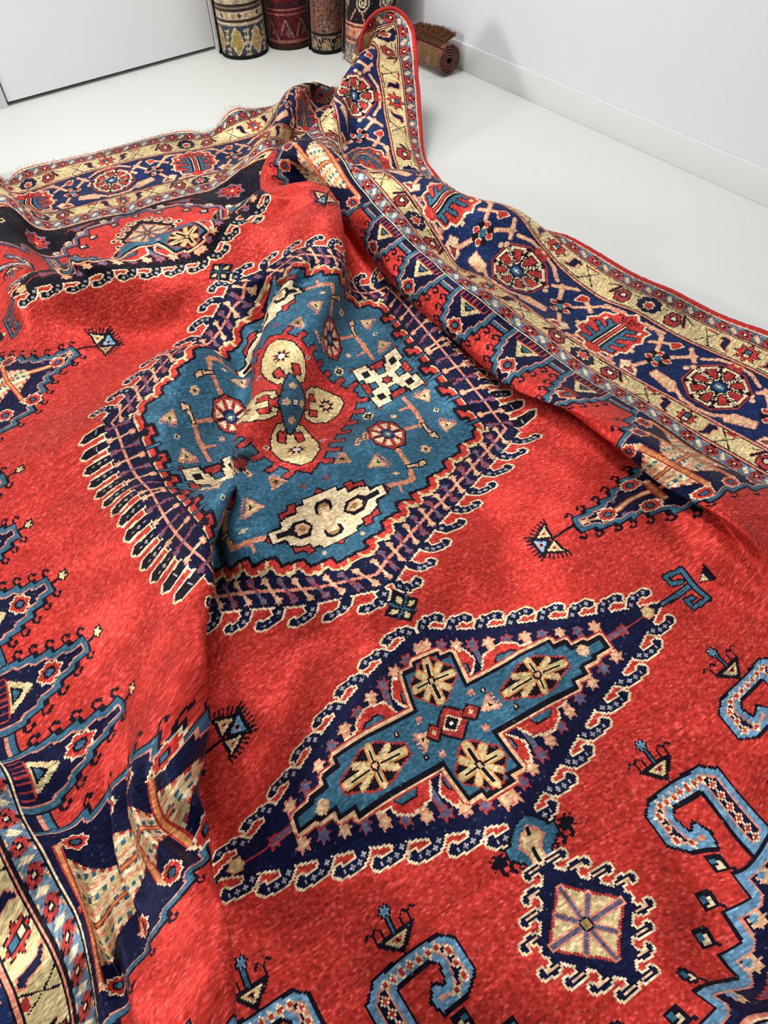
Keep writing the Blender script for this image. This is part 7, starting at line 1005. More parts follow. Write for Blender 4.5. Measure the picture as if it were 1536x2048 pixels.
-5,2,0,-1,3,-1,-3,1,-1,-3,-1,1,-1,-2,1,0,0,0,-1,-1,0,0,-3,0,1,0,-1,-2,33,21,0,-33,-21,0,0,0,0,0,0,0,0,0,0,0,0,1,0,1,-1,0,-1,0,0,0,0,0,0,0,0,0,0,0,0,-1,0,0,1,0,0,0,0,1,0,0,-1,0,-1,1,
0,1,-1,1,1,0,-2,-2,1,2,1,-1,-1,-2,1,2,2,1,0,0,-1,-1,-2,0,1,2,-1,0,0,0,-1,0,0,0,1,-1,-1,1,0,-2,0,0,2,0,0,-1,0,-1,1,-1,0,1,-1,1,2,-4,-1,1,-3,1,1,-1,-1,-1,0,-1,0,5,2,0,2,-1,0,-1,0,-2,
2,0,-2,-2,0,-2,3,0,0,1,4,0,5,1,1,-1,1,-2,1,0,0,-4,-2,1,0,0,-2,-3,-1,0,0,-2,2,1,0,0,-2,0,1,1,1,1,-1,0,1,0,0,1,1,0,0,-1,0,0,-1,-1,0,0,1,0,-1,-1,0,2,1,-1,0,0,0,0,-1,-1,3,2,1,-2,0,-3,2,
-1,2,-1,1,-2,1,-1,-1,-1,2,1,0,-1,-2,-1,0,1,-1,1,-2,-2,1,-2,-1,1,2,0,1,4,-1,-2,2,1,-3,0,0,-1,-2,1,1,0,2,-2,2,1,1,3,0,2,3,0,1,1,-2,0,-6,-1,-2,-4,0,-1,-3,2,1,-1,1,-1,2,0,2,2,0,-1,5,3,
0,3,6,-2,1,5,-2,-8,-7,3,-7,-7,1,4,-1,0,4,-2,1,0,-3,-1,0,2,-1,-9,-4,-5,-2,1,4,5,11,4,5,6,-2,5,2,-1,3,-3,-2,6,-10,3,2,-6,1,-5,1,0,-5,2,0,-2,8,-1,-5,1,0,-3,-1,-1,-1,-3,2,-1,-2,1,-1,-1,
-2,0,-1,2,2,33,22,0,-33,-22,0,0,0,0,1,0,1,-2,0,-2,1,0,1,0,-1,0,0,1,0,0,0,0,1,1,0,-2,-1,0,2,0,0,-2,0,0,2,0,0,-2,0,0,1,0,0,1,0,0,-1,0,0,-2,1,0,3,-1,1,-2,1,-1,1,0,0,-2,0,1,1,1,1,0,0,0,
-2,1,0,1,0,3,-2,-3,-1,-1,0,1,-2,-2,1,0,-2,-2,-2,-1,-2,-1,1,-1,1,-2,-5,0,-1,-1,4,0,-2,2,1,-1,2,2,2,3,1,0,0,0,1,1,1,2,-1,1,2,-1,1,2,-1,1,3,0,0,0,1,-1,1,0,0,0,1,-1,2,0,1,-2,1,2,-1,-2,
-1,-1,1,-1,-1,-2,2,-1,0,-1,0,1,-1,-2,-1,-1,0,0,0,-1,0,0,1,-1,0,0,1,0,1,1,2,0,1,-2,1,0,2,0,-1,-1,0,0,0,0,0,1,-1,-2,-1,0,0,0,1,0,1,-3,-1,-1,1,0,0,0,0,0,-2,-1,0,0,0,1,-2,0,-2,0,-1,1,3,
8,1,9,8,5,7,1,4,-6,-5,2,-9,-3,-3,-5,-5,-6,-1,-1,-3,2,1,-1,4,3,3,1,-1,2,2,-4,-2,0,-4,-1,-4,1,1,-3,1,-3,-3,3,2,3,1,-1,2,0,0,2,0,1,5,4,-2,3,9,-3,-2,-2,2,-12,-8,1,1,-5,2,5,1,-1,1,-2,0,
0,1,-1,-1,-3,0,-5,-9,-6,-10,19,10,15,0,-1,1,2,-2,1,2,-2,5,-1,-1,8,-10,2,2,-5,2,-5,0,0,-6,8,-1,-5,1,-1,-3,2,2,-1,0,-1,-3,-2,0,0,-1,2,-1,-4,-2,-1,33,21,0,-32,-21,1,-2,0,-2,1,0,1,0,0,
0,0,0,0,0,0,0,0,0,0,1,1,0,-2,-2,0,2,1,-1,-2,1,2,2,-2,-1,-2,2,0,2,-1,0,-2,0,0,1,0,-1,0,0,1,1,0,1,-2,0,-2,1,0,2,-1,0,-1,1,1,0,-2,0,-1,0,1,1,-1,2,-1,-2,1,0,1,3,1,1,-3,0,6,-8,1,1,-3,-1,
1,-1,3,0,-1,-1,-2,2,3,1,0,-1,-2,2,1,-2,1,0,-3,1,0,-4,0,0,-1,0,0,-1,-1,-3,1,-1,0,-1,-1,-4,1,0,-4,0,1,-1,2,3,-1,2,1,-1,1,2,1,1,-2,3,1,0,1,1,-1,2,0,0,0,1,0,0,0,0,2,0,0,1,-1,2,1,0,0,0,
1,0,1,0,-1,-1,0,2,0,-1,-2,-2,-1,0,-2,1,0,-1,0,1,1,0,-1,0,0,1,1,0,-1,-1,2,2,1,-3,-2,2,2,0,-1,-1,0,-1,0,-1,2,-1,0,0,2,-1,2,0,0,3,4,-1,6,-3,6,-3,-1,6,-1,0,8,3,6,-10,-4,-1,-15,-10,0,3,
0,-1,8,1,-1,7,-2,0,0,0,2,-3,0,-7,-4,5,-5,-1,-2,-3,0,-3,2,1,-2,3,-2,-1,3,0,2,1,-1,3,0,-1,3,2,0,4,4,0,1,8,-2,-5,-7,2,-9,-6,0,4,-1,1,4,0,0,0,0,0,0,3,0,0,3,2,0,-16,-5,-14,0,3,7,7,0,6,6,
-1,1,5,-1,4,1,0,10,-10,1,2,-4,0,-5,0,2,-7,6,0,-4,1,-2,-3,2,1,-2,0,-1,-2,1,1,-1,1,0,-2,33,21,0,-33,-21,-1,0,0,2,0,0,-1,1,0,0,-2,0,0,2,0,0,-2,1,0,1,-2,0,1,1,0,-2,0,0,2,0,-1,-2,0,1,2,
0,0,-1,0,0,0,0,0,0,0,1,0,0,-2,0,0,1,-1,0,1,1,0,-2,1,0,1,-1,-2,0,0,1,0,1,-1,-1,1,-3,1,1,0,0,0,-3,0,1,4,-1,-6,6,1,-1,5,1,0,-1,-1,0,0,2,1,-1,-1,-1,-1,0,2,-1,0,2,-3,0,1,-1,-2,0,0,2,-2,
0,-1,0,1,2,-2,1,0,0,-1,2,-1,0,2,-3,-1,0,-3,-5,-2,-3,-1,-1,-1,-3,-4,0,3,-4,3,-1,-3,6,4,2,4,1,0,0,0,1,0,2,1,0,2,2,2,-1,1,0,0,1,-1,0,-2,-1,1,3,0,-3,-2,1,2,1,0,1,1,0,-1,1,0,-1,-1,-1,1,
-1,0,1,1,1,-1,1,-2,0,-1,2,0,-1,-1,0,2,1,0,0,-1,-1,0,2,0,1,0,0,0,2,-1,-2,-6,3,-7,3,-2,0,2,-2,0,4,-8,2,-3,6,10,0,14,12,1,4,-3,1,2,-9,1,-2,-7,0,-1,-6,-1,-7,2,-6,-2,4,-7,0,3,-2,1,-2,-1,
0,-3,3,-1,-5,3,-1,2,3,-2,2,0,0,2,1,0,5,5,-2,3,5,-1,-2,2,2,-9,-7,1,-2,-4,-1,6,0,0,1,2,0,0,2,2,0,1,2,1,-14,-6,-8,-2,3,-3,0,1,4,7,-1,5,6,-1,2,4,-1,2,2,-1,9,-7,2,3,-6,1,-4,0,0,-7,5,0,
-5,3,-1,-2,1,0,-4,0,-1,-1,2,0,0,33,21,0,-33,-21,0,1,0,0,-2,0,-1,1,0,2,1,0,-1,-2,0,-1,2,0,1,-1,0,0,-1,0,0,2,0,0,-1,0,1,0,0,-2,0,0,1,0,0,0,0,-1,0,0,1,0,0,1,0,0,-2,0,1,1,-1,-1,-1,1,0,
0,0,0,0,0,2,-1,-1,-1,-1,2,0,1,-1,1,-1,-1,-1,2,0,-1,0,2,-1,3,-2,0,-1,1,-1,2,-1,0,0,0,0,0,1,1,0,-1,1,-1,0,-1,0,1,1,-2,0,0,1,-2,1,-1,2,-2,-1,-1,2,0,1,0,0,0,-1,-1,-1,0,1,1,-2,3,0,1,-2,
1,0,2,1,0,-2,3,0,1,2,-2,-3,0,-2,-1,0,0,-1,0,0,-1,-2,-1,-1,-3,3,3,0,0,1,0,1,0,-2,1,-1,-1,0,3,1,1,-1,0,0,0,0,0,0,0,0,0,-1,1,0,1,1,0,1,-1,2,-1,0,-2,0,1,1,0,-2,-1,-1,-1,-1,1,0,1,-1,0,
-1,0,-1,0,-1,-1,1,0,8,-1,1,-2,-1,-1,-1,-2,-1,-1,1,1,0,4,4,2,7,2,2,3,0,0,0,-3,2,1,-6,0,-4,-1,-4,-4,1,-4,-1,7,-3,1,1,-4,1,1,-3,1,-3,0,1,-5,4,-3,-3,4,-1,1,3,-1,3,0,-2,2,1,-1,5,7,0,3,5,
-2,-7,-4,4,-7,-6,0,1,0,-1,5,-1,2,2,0,0,-1,0,-2,-1,-3,0,1,-4,0,-8,-4,2,-1,0,1,4,5,-2,3,7,-1,2,4,-1,3,2,-1,7,-5,1,5,-6,2,-4,0,1,-8,4,-3,-5,4,0,-3,1,-1,-2,-2,0,1,34,21,0,-34,-21,0,-1,
0,0,2,0,0,-1,0,0,-1,0,-1,2,0,2,-1,-1,-1,-1,2,-1,2,-1,1,-1,0,0,0,-1,0,0,2,0,0,-2,0,0,1,0,1,1,0,-1,-2,-1,0,0,2,0,1,-2,0,-1,1,0,1,0,1,-1,0,0,-1,-1,-1,1,2,1,0,-2,0,0,0,-1,0,1,0,1,0,0,0,
-1,-1,0,0,0,2,0,0,-1,1,-1,1,-1,1,-1,-1,1,1,1,-1,-1,0,0,0,-2,0,0,1,0,-1,1,0,0,0,1,2,1,-1,-2,0,-1,2,1,1,-1,0,1,-1,0,3,-2,1,-1,1,-1,1,0,1,-1,0,0,-1,-1,1,-2,3,0,0,1,2,-1,0,-1,1,0,1,1,0,
0,-3,-4,-3,2,-1,-1,-2,1,2,2,0,-2,0,0,1,0,0,0,1,0,-1,0,0,0,0,1,2,1,0,-2,-3,-2,-2,0,-1,1,2,1,0,-3,0,0,3,0,0,-1,2,0,2,0,-1,0,0,1,-1,0,-1,2,0,0,-1,-2,-1,-1,-1,1,-2,1,1,0,0,1,4,5,0,1,3,
-1,2,3,-3,1,1,-2,-2,-4,-2,-1,-3,1,-1,0,6,-2,-1,1,-3,1,3,-2,1,2,-3,2,-1,-4,0,-2,2,1,-7,3,-1,-3,4,-4,1,2,-1,4,2,-1,3,2,-2,4,10,1,0,-1,0,-8,-6,2,-3,-4,1,3,0,-1,2,0,-1,0,-1,2,0,-2,-2,
-1,-1,-1,0,-1,2,-7,-5,1,0,0,1,4,4,-3,4,7,0,1,4,0,3,2,-1,6,-4,0,5,-6,2,-4,1,0,-9,5,-4,-4,3,-1,-1,2,0,-2,33,20,0,-33,-20,0,1,0,0,-1,1,0,-1,-1,-1,2,0,2,-1,0,-2,0,0,1,0,-1,1,0,1,-2,0,1,
1,0,-1,0,1,-1,0,-2,2,-1,1,-2,1,0,1,0,0,0,0,1,0,0,-1,-1,0,1,1,0,0,-2,0,-1,1,-1,0,2,1,1,-2,0,-1,0,-1,0,1,2,0,0,-2,0,-1,-1,-1,2,1,0,-1,0,-1,0,0,1,2,-1,0,-2,0,0,1,1,0,0,0,0,-2,-2,1,1,1,
-1,0,0,0,0,1,1,3,1,-1,-3,1,0,3,0,1,-3,1,1,1,0,0,0,0,0,-1,-2,0,-1,2,0,0,-1,1,0,1,-1,1,0,0,0,1,-2,1,0,2,0,0,-2,0,0,1,0,0,-1,-1,0,-1,-1,0,1,0,-1,-1,0,0,1,0,-1,1,-1,0,0,0,1,0,1,0,1,-1,
-2,-2,0,2,1,-1,-1,-1,1,0,-1,-1,0,2,1,-1,-1,0,0,1,0,0,1,0,-1,0,1,0,2,0,-1,-1,0,0,-4,-2,3,0,1,0,1,-1,1,2,3,-2,1,3,-1,1,3,-3,-1,0,-1,0,-3,-3,1,-2,2,-1,-1,3,-1,0,2,-1,1,4,-1,1,2,-2,0,0,
-2,0,2,-3,2,0,-4,3,-4,2,-1,-6,3,-2,-4,6,-2,2,0,-3,5,3,-1,3,5,-2,2,6,3,-5,-4,2,-4,-6,-1,0,-1,0,1,-1,1,2,-1,-2,0,0,-1,-2,1,2,0,-1,-1,0,-3,1,-7,-4,1,1,-1,1,4,3,-2,4,7,-1,1,4,-2,2,3,1,
6,-2,0,7,-6,3,-6,3,-4,-10,3,-4,-2,3,2,1,34,21,0,-34,-21,0,0,0,-1,0,-1,2,0,1,-1,0,0,-1,0,0,2,0,1,-2,1,-1,1,-2,0,1,1,-1,-1,0,1,-1,0,0,1,1,0,0,-1,0,0,0,-1,-1,1,1,1,-2,0,-1,2,0,2,-2,-1,
-2,2,1,1,-1,0,0,1,-1,0,-1,1,-1,0,0,1,0,-1,-1,0,1,1,-1,1,0,0,-1,-2,1,1,0,-1,-1,-1,-2,-1,0,1,1,0,-1,0,-1,1,-2,0,3,2,3,0,-1,1,0,2,1,-1,2,1,-1,-3,-2,0,3,2,1,-1,0,-1,1,0,1,-1,0,0,-2,-1,
1,0,1,1,-1,-2,0,0,2,0,0,-1,0,0,0,-3,2,1,1,-1,0,0,1,1,2,-1,-1,-1,-1,-1,-3,1,2,0,1,-1,0,-1,1,1,0,0,0,-1,-1,1,0,-2,1,0,-1,1,-1,0,-1,1,2,0,-1,0,-2,1,0,1,-2,-1,-2,2,2,1,-2,1,1,2,-1,0,-1,
-3,1,1,1,0,-1,-3,1,1,1,1,0,0,-6,-1,6,1,-1,-1,4,6,-6,3,1,-5,-3,-1,1,-3,-1,5,-1,-2,-3,-1,0,2,6,-2,0,-1,0,3,-1,2,3,0,1,1,-1,0,0,0,0,0,-3,0,2,-1,1,0,-4,0,2,-4,5,-4,3,0,-5,2,-4,-4,5,-1,
1,2,-3,4,3,-1,4,6,-1,0,2,3,-7,-5,2,-1,-4,-1,2,-2,-1,0,0,-1,0,-1,0,-1,5,0,1,-2,0,-2,-1,0,-2,-4,1,-4,-4,1,1,-1,1,4,3,-2,2,4,0,3,7,-1,2,3,-2,8,-1,2,6,-3,-2,-11,3,-3,-4,1,-1,-1,34,20,0,
-34,-20,0,-1,1,0,1,-1,0,1,0,0,-1,0,0,0,0,-1,0,-1,2,0,1,-2,1,0,1,-1,0,0,0,0,-1,0,1,1,0,-2,1,0,1,-2,0,0,1,0,0,0,0,-1,0,0,1,-1,1,0,1,-2,0,0,2,0,0,-1,-1,-1,-1,1,1,2,0,0,-1,1,-1,-1,-1,0,
1,0,0,0,-1,0,-1,1,0,0,0,-1,0,1,0,-1,-2,-1,0,1,0,2,1,3,1,-1,0,-1,0,1,0,3,2,-1,-2,-2,0,0,-1,0,0,0,1,1,1,0,-1,-2,-1,-1,2,1,1,-1,0,-1,1,0,1,0,1,-2,0,0,0,-1,0,1,1,-2,1,0,2,-1,1,-1,0,-1,
2,-1,0,0,0,1,-4,2,-1,0,-2,0,3,0,0,-1,1,1,0,0,1,1,-1,-7,-1,-1,1,1,1,1,-1,0,2,2,1,1,-3,-2,-2,0,1,2,2,-2,1,0,2,3,-2,0,0,2,-1,-4,-2,0,-1,2,2,1,-1,-1,0,0,0,1,-1,0,-2,1,2,0,1,-1,-1,1,3,
-3,-1,0,-8,-5,-4,-4,0,-3,7,3,-1,6,5,5,7,2,1,3,-4,0,0,-1,1,-2,0,-2,-1,-3,0,0,2,-1,-2,-2,1,4,-1,1,2,-5,1,2,-3,4,-4,1,1,-7,4,-2,-3,3,-4,0,3,-2,5,6,-1,3,3,2,-2,-2,1,-5,-4,0,-1,-1,-1,3,
-1,0,0,1,-1,-1,0,1,-1,1,-2,-1,-1,1,-2,-2,0,-1,-3,1,-3,-3,1,0,-3,1,5,4,-1,1,2,0,4,6,-1,1,8,-2,11,1,1,5,-5,-5,-13,4,-1,-1,33,21,0,-33,-21,0,1,-1,0,-1,1,-1,0,0,2,0,0,-1,0,0,0,0,0,-1,0,
1,2,0,-1,-2,0,0,1,0,0,0,0,-1,0,0,1,-1,1,0,1,-1,0,1,0,0,-2,0,0,1,0,0,0,0,-1,0,1,1,-1,-2,0,0,1,1,2,1,-2,-2,-2,2,0,1,-2,1,0,1,-1,-1,0,0,1,0,0,-1,0,0,1,1,0,0,-2,0,0,1,1,2,0,1,-2,2,0,-2,
1,2,0,0,0,1,-3,-3,1,1,0,-1,0,1,0,0,-3,0,-2,0,0,1,1,1,0,-1,0,0,2,-1,1,0,1,-1,1,-1,1,-2,0,0,2,0,0,0,3,-3,-1,-2,3,0,1,-2,0,-2,2,1,-2,-1,0,6,-2,-2,0,0,1,-3,1,0,2,-1,-1,0,0,-3,-3,1,6,1,
1,-3,-1,-1,-1,1,0,-2,-2,-1,1,4,2,4,-1,-1,2,0,1,1,-1,-1,-1,2,-2,0,-2,4,2,0,-2,0,-1,0,-1,0,1,0,-3,-1,-2,7,3,-6,-1,1,-4,-6,-3,-4,-10,-10,-7,3,1,10,13,7,7,8,4,3,2,1,3,-7,-1,2,0,0,0,-4,
0,-1,0,-2,0,-1,2,0,1,-3,-4,-1,0,1,0,0,1,-2,0,5,-1,0,3,-5,3,1,-2,4,-4,-3,0,-12,7,0,0,3,-4,3,5,-3,4,5,-1,-1,2,3,-3,-5,0,-1,-1,0,0,-1,0,0,2,0,2,-2,-3,-3,0,1,-2,0,-1,1,0,0,-2,-2,2,-2,
-2,0,-2,-4,2,0,-2,0,4,0,-2,2,4,2,3,3,-1,2,9,2,13,4,-3,0,-8,-4,-8,34,20,0,-34,-20,0,0,0,0,0,1,0,0,-1,-1,0,0,2,0,0,-1,0,0,0,0,-1,-1,0,1,2,0,0,-2,1,0,2,-1,0,-2,0,0,1,-1,0,0,2,0,-1,-1,
0,1,0,0,0,0,0,-1,1,1,1,-2,-2,0,1,1,0,0,0,-1,0,0,1,0,0,-1,-1,0,1,1,0,-1,0,0,0,-1,1,1,1,-1,-1,-1,-1,1,2,1,0,0,1,1,-1,0,2,0,0,0,-2,0,-2,1,2,-1,0,-2,0,0,-1,0,1,1,0,0,-2,0,-1,2,-2,1,-1,
1,-1,0,0,0,0,0,1,0,1,-1,1,-1,0,0,1,0,0,0,0,0,0,2,-1,-1,0,-1,0,-1,1,1,-1,-1,0,1,1,-1,1,-1,1,0,0,0,1,-1,-1,-1,0,-1,-1,0,1,1,2,1,-2,-1,-1,0,0,-2,0,-1,-1,1,1,0,0,1,7,2,0,2,0,-1,-1,-1,0,
-1,-1,1,0,0,-1,2,1,1,0,-2,1,-1,0,-2,-2,-1,1,-1,4,2,-7,-2,-3,-3,-2,-1,1,4,3,11,0,-2,-4,-1,-2,-6,-3,-1,-1,-2,1,1,-5,0,2,1,2,4,11,1,2,3,1,1,1,0,1,-1,0,4,-2,0,1,-2,-1,0,1,-1,-2,-3,-1,4,
-5,0,3,-5,5,0,-4,3,-10,2,1,-4,7,-2,-1,4,-4,3,6,-2,2,2,1,-2,-1,1,-3,-2,1,-1,1,-1,2,-1,-1,-1,-3,-1,-1,0,0,1,1,0,-1,0,1,-1,1,-2,-2,-3,1,-3,-1,1,0,-3,1,-1,-3,1,3,-2,-1,1,2,1,5,4,2,7,7,
2,5,2,-3,-3,34,20,0,-34,-19,0,0,-1,0,0,-1,0,0,1,0,0,0,-1,1,0,1,-1,0,1,0,0,-1,0,0,-1,0,0,1,-1,0,0,1,0,0,1,0,0,-1,0,0,0,0,-1,-1,0,1,2,0,0,-1,0,0,-1,0,-1,2,1,1,-1,-1,0,0,-1,-1,-1,2,1,
1,-1,0,0,0,-2,0,0,2,0,0,0,-1,0,-1,1,0,1,0,0,0,0,1,2,0,0,0,0,0,0,-1,-1,-1,1,1,-1,0,-1,0,-1,1,0,0,0,0,0,-1,0,1,1,1,0,-1,-1,-1,0,-1,1,1,1,0,-1,-1,-2,0,0,2,1,0,-1,-1,1,0,1,-1,1,-1,0,0,
1,0,0,-2,0,0,1,0,-1,0,-1,2,-1,2,-1,1,0,2,-1,-1,-2,0,0,0,0,0,1,0,1,-1,0,1,1,0,1,0,0,-3,-1,-1,-3,-1,-1,-1,2,3,6,0,1,7,-1,-1,-2,0,-1,-4,0,1,0,0,-1,1,0,1,0,0,0,-1,-1,0,-3,2,1,-3,-1,-2,
1,0,0,-1,1,0,3,-1,2,1,0,-1,-2,4,-2,-1,-2,0,-2,-4,-1,0,-1,0,1,-2,1,-1,0,1,1,3,2,3,6,-1,2,-3,1,1,2,1,2,3,-3,2,-3,-1,1,0,0,-1,-2,-2,3,-8,2,3,-4,6,5,-5,3,-12,5,0,-4,8,-3,-1,5,-3,2,4,-2,
0,1,3,-3,-3,-1,-1,3,0,-1,-2,0,1,-2,-1,0,-2,-1,-1,-1,0,2,1,-1,-2,0,1,-1,3,1,-1,-3,-2,-4,-2,2,1,-2,1,-2,-2,0,3,-5,1,0,-2,3,7,7,3,8,7,-2,-1,34,21,0,-34,-22,0,0,1,0,1,0,0,-1,1,0,0,-1,0,
-1,0,0,1,0,-1,0,0,2,0,0,-1,0,0,0,0,0,-1,1,0,2,-2,0,-2,2,0,1,-2,0,0,2,0,0,-1,0,-1,0,0,1,0,0,0,-1,0,-1,1,0,1,0,0,0,0,0,-1,0,0,1,0,0,0,-1,1,-1,1,-1,1,0,0,0,0,0,0,0,1,2,0,-1,-2,0,0,2,0,
1,-1,-1,0,-1,1,0,0,-1,-1,0,1,0,1,0,0,-1,0,1,0,0,-1,0,-1,-1,1,1,2,-1,-1,-1,0,-1,1,0,2,0,-2,-2,-1,2,2,1,-1,0,-1,0,1,1,-1,-1,-2,1,0,2,0,0,-2,-1,0,1,2,-1,0,-2,2,-1,1,-2,1,0,1,-1,1,1,1,
1,-1,-1,0,1,0,1,-1,0,1,2,1,1,0,0,-2,-1,-2,-3,-1,-1,4,-1,2,0,0,0,-1,0,1,0,0,-1,-2,1,1,0,1,1,-2,0,-1,0,0,0,-1,-2,0,0,2,-2,0,0,2,1,0,0,1,-1,-1,0,1,0,-1,0,-1,-1,0,0,0,0,1,2,-2,2,1,1,-2,
2,0,1,0,-2,-1,-8,-3,1,-4,-5,1,4,2,1,3,9,0,5,10,-3,3,-2,-2,1,-5,1,1,-2,-2,3,-5,0,6,-10,4,2,-2,8,-9,5,-1,-8,7,-4,0,7,-2,0,4,0,0,0,0,-3,0,0,-1,-5,-1,0,-2,-1,0,-1,1,2,1,0,-1,0,-1,1,0,0,
-1,1,-1,-2,2,2,-2,-3,-2,-1,-1,2,0,-2,0,0,-2,1,-2,-10,4,3,-3,6,10,10,-1,9,34,20,0,-34,-19,0,0,-1,0,0,0,0,0,-1,0,0,1,0,0,0,0,0,0,0,0,0,-1,0,1,1,1,-1,1,-1,0,-1,-1,0,-1,2,0,1,-2,0,0,2,
0,0,-2,0,0,1,0,0,0,0,-1,0,0,1,0,0,0,1,0,-1,-2,1,1,1,-1,0,-1,0,-1,1,0,1,0,0,0,0,0,0,0,0,0,-1,1,1,1,-1,-1,0,0,2,0,1,-1,0,-1,-1,0,1,0,-1,-1,1,1,1,-1,0,-1,-1,0,0,2,0,0,0,0,0,-1,0,0,1,0,
-1,0,-1,2,-2,0,0,1,-1,0,0,0,0,-1,2,-1,0,1,1,0,0,-2,0,0,1,-1,-1,-1,0,0,2,1,0,-1,-1,-1,0,2,0,0,-2,0,0,2,2,0,0,0,0,2,-2,-1,0,0,0,1,3,1,2,-1,-1,2,-1,0,2,1,2,3,-1,-4,-12,-1,0,-7,-1,1,4,
1,0,2,0,2,0,3,1,-3,1,0,-1,0,-2,-1,-3,1,3,2,-2,1,-3,3,0,1,-2,1,0,0,-1,3,0,0,-1,0,1,-3,1,-1,-1,-1,0,1,0,-1,2,0,3,0,3,3,0,-1,5,-5,-1,8,-4,1,-4,13,-1,-16,1,0,-11,-11,2,-5,-11,5,10,6,-3,
7,11,-4,3,8,-3,1,5,-4,9,-4,-1,10,-18,2,2,-11,10,-8,6,3,-12,14,-4,-1,10,-2,-1,0,1,0,-9,-2,-4,-1,0,0,0,0,3,-1,-1,0,1,1,0,-1,0,0,2,0,-2,-1,-1,1,0,-1,-1,2,1,-3,-2,0,0,0,1,0,-1,1,4,-3,0,
-4,-12,7,-2,-7,8,15,34,21,0,-34,-22,0,1,1,0,-2,1,0,1,-1,0,0,0,0,0,0,0,0,0,0,0,0,0,1,-1,0,-2,1,-1,1,0,1,0,0,1,0,1,-1,0,-1,-1,0,0,2,1,0,-2,-1,0,0,-1,0,2,1,0,-1,0,1,-1,0,-1,1,0,0,-1,0,
0,1,0,0,0,-1,1,0,1,-2,0,-1,2,0,1,-1,1,0,0,-1,0,0,2,0,1,-2,0,0,0,-1,-1,1,2,0,-1,-1,0,0,-1,0,0,1,1,1,0,-1,-1,0,0,0,-1,0,1,3,-1,-1,-1,0,1,-2,1,-1,-2,1,-1,0,1,1,1,-1,0,2,1,0,4,-4,-2,-2,
2,1,-2,0,0,0,-1,-1,0,0,1,0,1,1,0,0,-2,-2,1,1,0,-1,0,5,0,3,-3,0,0,-1,0,1,-2,0,1,6,-2,1,-2,0,2,-1,2,3,0,-1,-2,0,0,-7,-2,-2,-7,1,1,1,-2,3,3,1,0,2,8,-1,-9,-2,-1,0,-2,0,3,-1,0,4,-2,0,1,
2,0,0,-1,1,0,1,-1,0,0,1,0,1,0,-1,-4,-2,2,1,1,-2,0,0,0,1,1,0,1,0,2,-2,1,3,1,0,2,-2,0,5,7,-3,-10,-4,0,1,-1,1,2,1,1,-8,-4,5,-5,-3,1,1,-2,-1,5,5,-3,2,7,-5,3,7,-3,9,-7,-2,11,-13,7,0,-2,
7,-12,9,-2,-5,10,-2,-2,-8,-2,-7,1,-1,1,-1,1,1,1,1,2,-1,-1,1,2,0,-1,-1,-1,1,-2,0,-2,1,0,0,0,1,-1,2,-2,0,0,2,-1,0,-1,0,-1,1,-2,-2,1,2,-10,7,-5,34,20,0,-34,-19,0,0,-1,0,0,-1,0,0,1,0,0,
0,0,0,1,0,0,-1,0,1,0,0,-2,0,0,1,0,0,0,0,0,1,0,-1,-2,0,1,2,0,1,-2,0,-2,1,0,1,0,1,1,0,-1,-2,0,0,0,0,-1,2,-1,2,-2,1,-1,2,0,0,-2,0,0,1,0,0,-1,0,1,2,0,-1,-1,-1,0,0,2,0,2,-2,1,-3,1,-1,3,
-1,0,-2,2,1,0,-2,-1,0,1,1,0,0,-1,1,-1,0,-1,1,0,0,0,1,1,1,-2,-1,-3,1,0,2,0,0,-1,0,0,1,0,0,1,-1,0,0,2,0,0,-2,-1,1,2,1,-2,-2,0,1,1,0,-1,0,0,0,0,-1,0,-1,-1,0,1,0,0,-1,1,1,2,1,-1,-1,1,
-2,-1,2,1,1,0,0,-1,1,1,0,1,0,0,0,1,0,0,-1,1,-1,-1,0,-4,0,-1,-3,1,0,-2,0,1,-1,0,0,-2,2,-2,1,-1,0,1,0,0,2,-2,2,3,1,0,2,0,0,0,1,0,0,0,0,-1,1,0,-1,-2,-1,0,0,0,0,-1,-1,0,1,1,0,-1,1,0,0,
0,-1,1,0,0,1,-1,0,1,-1,2,-1,1,5,-1,1,6,0,0,-3,1,-1,-4,-1,0,-2,0,2,-4,1,1,-3,-3,2,0,1,1,1,-1,-3,3,4,-4,4,-1,-2,9,-6,2,5,-3,6,-5,3,1,-9,6,-3,-5,2,-1,-1,-1,-1,2,-1,0,0,-1,-1,0,0,1,1,
-1,0,0,0,0,0,-1,0,1,0,-2,-2,2,1,-2,3,1,3,1,-1,-4,0,-1,-1,0,-2,-3,-1,-2,-3,34,21,0,-33,-22,0,-2,2,0,1,-1,0,0,0,0,0,0,0,0,-1,0,1,1,0,-2,1,0,1,-1,0,0,0,0,0,0,0,0,0,0,0,0,0,0,0,-1,0,0,
2,0,1,-1,0,-2,-1,0,1,1,0,1,0,0,-1,0,0,0,0,0,0,-1,-1,0,1,1,1,0,0,-1,1,-1,0,-2,1,0,2,1,0,0,-2,1,-1,1,-1,1,-1,0,-2,2,1,2,-2,-1,-1,1,0,1,-1,0,-1,2,1,0,-1,-1,1,-1,1,-1,1,-1,0,-1,1,0,0,
-1,0,-1,1,-1,2,-2,2,2,-1,-1,1,1,-1,1,-2,0,-2,3,1,-4,0,1,2,1,-1,0,-1,2,1,1,0,-1,-2,-3,0,1,-2,1,-2,1,3,1,0,-2,-1,3,-7,2,1,2,1,0,2,-1,2,4,-1,-1,-6,1,-1,2,1,1,1,-2,-1,1,1,-3,-2,0,-1,1,
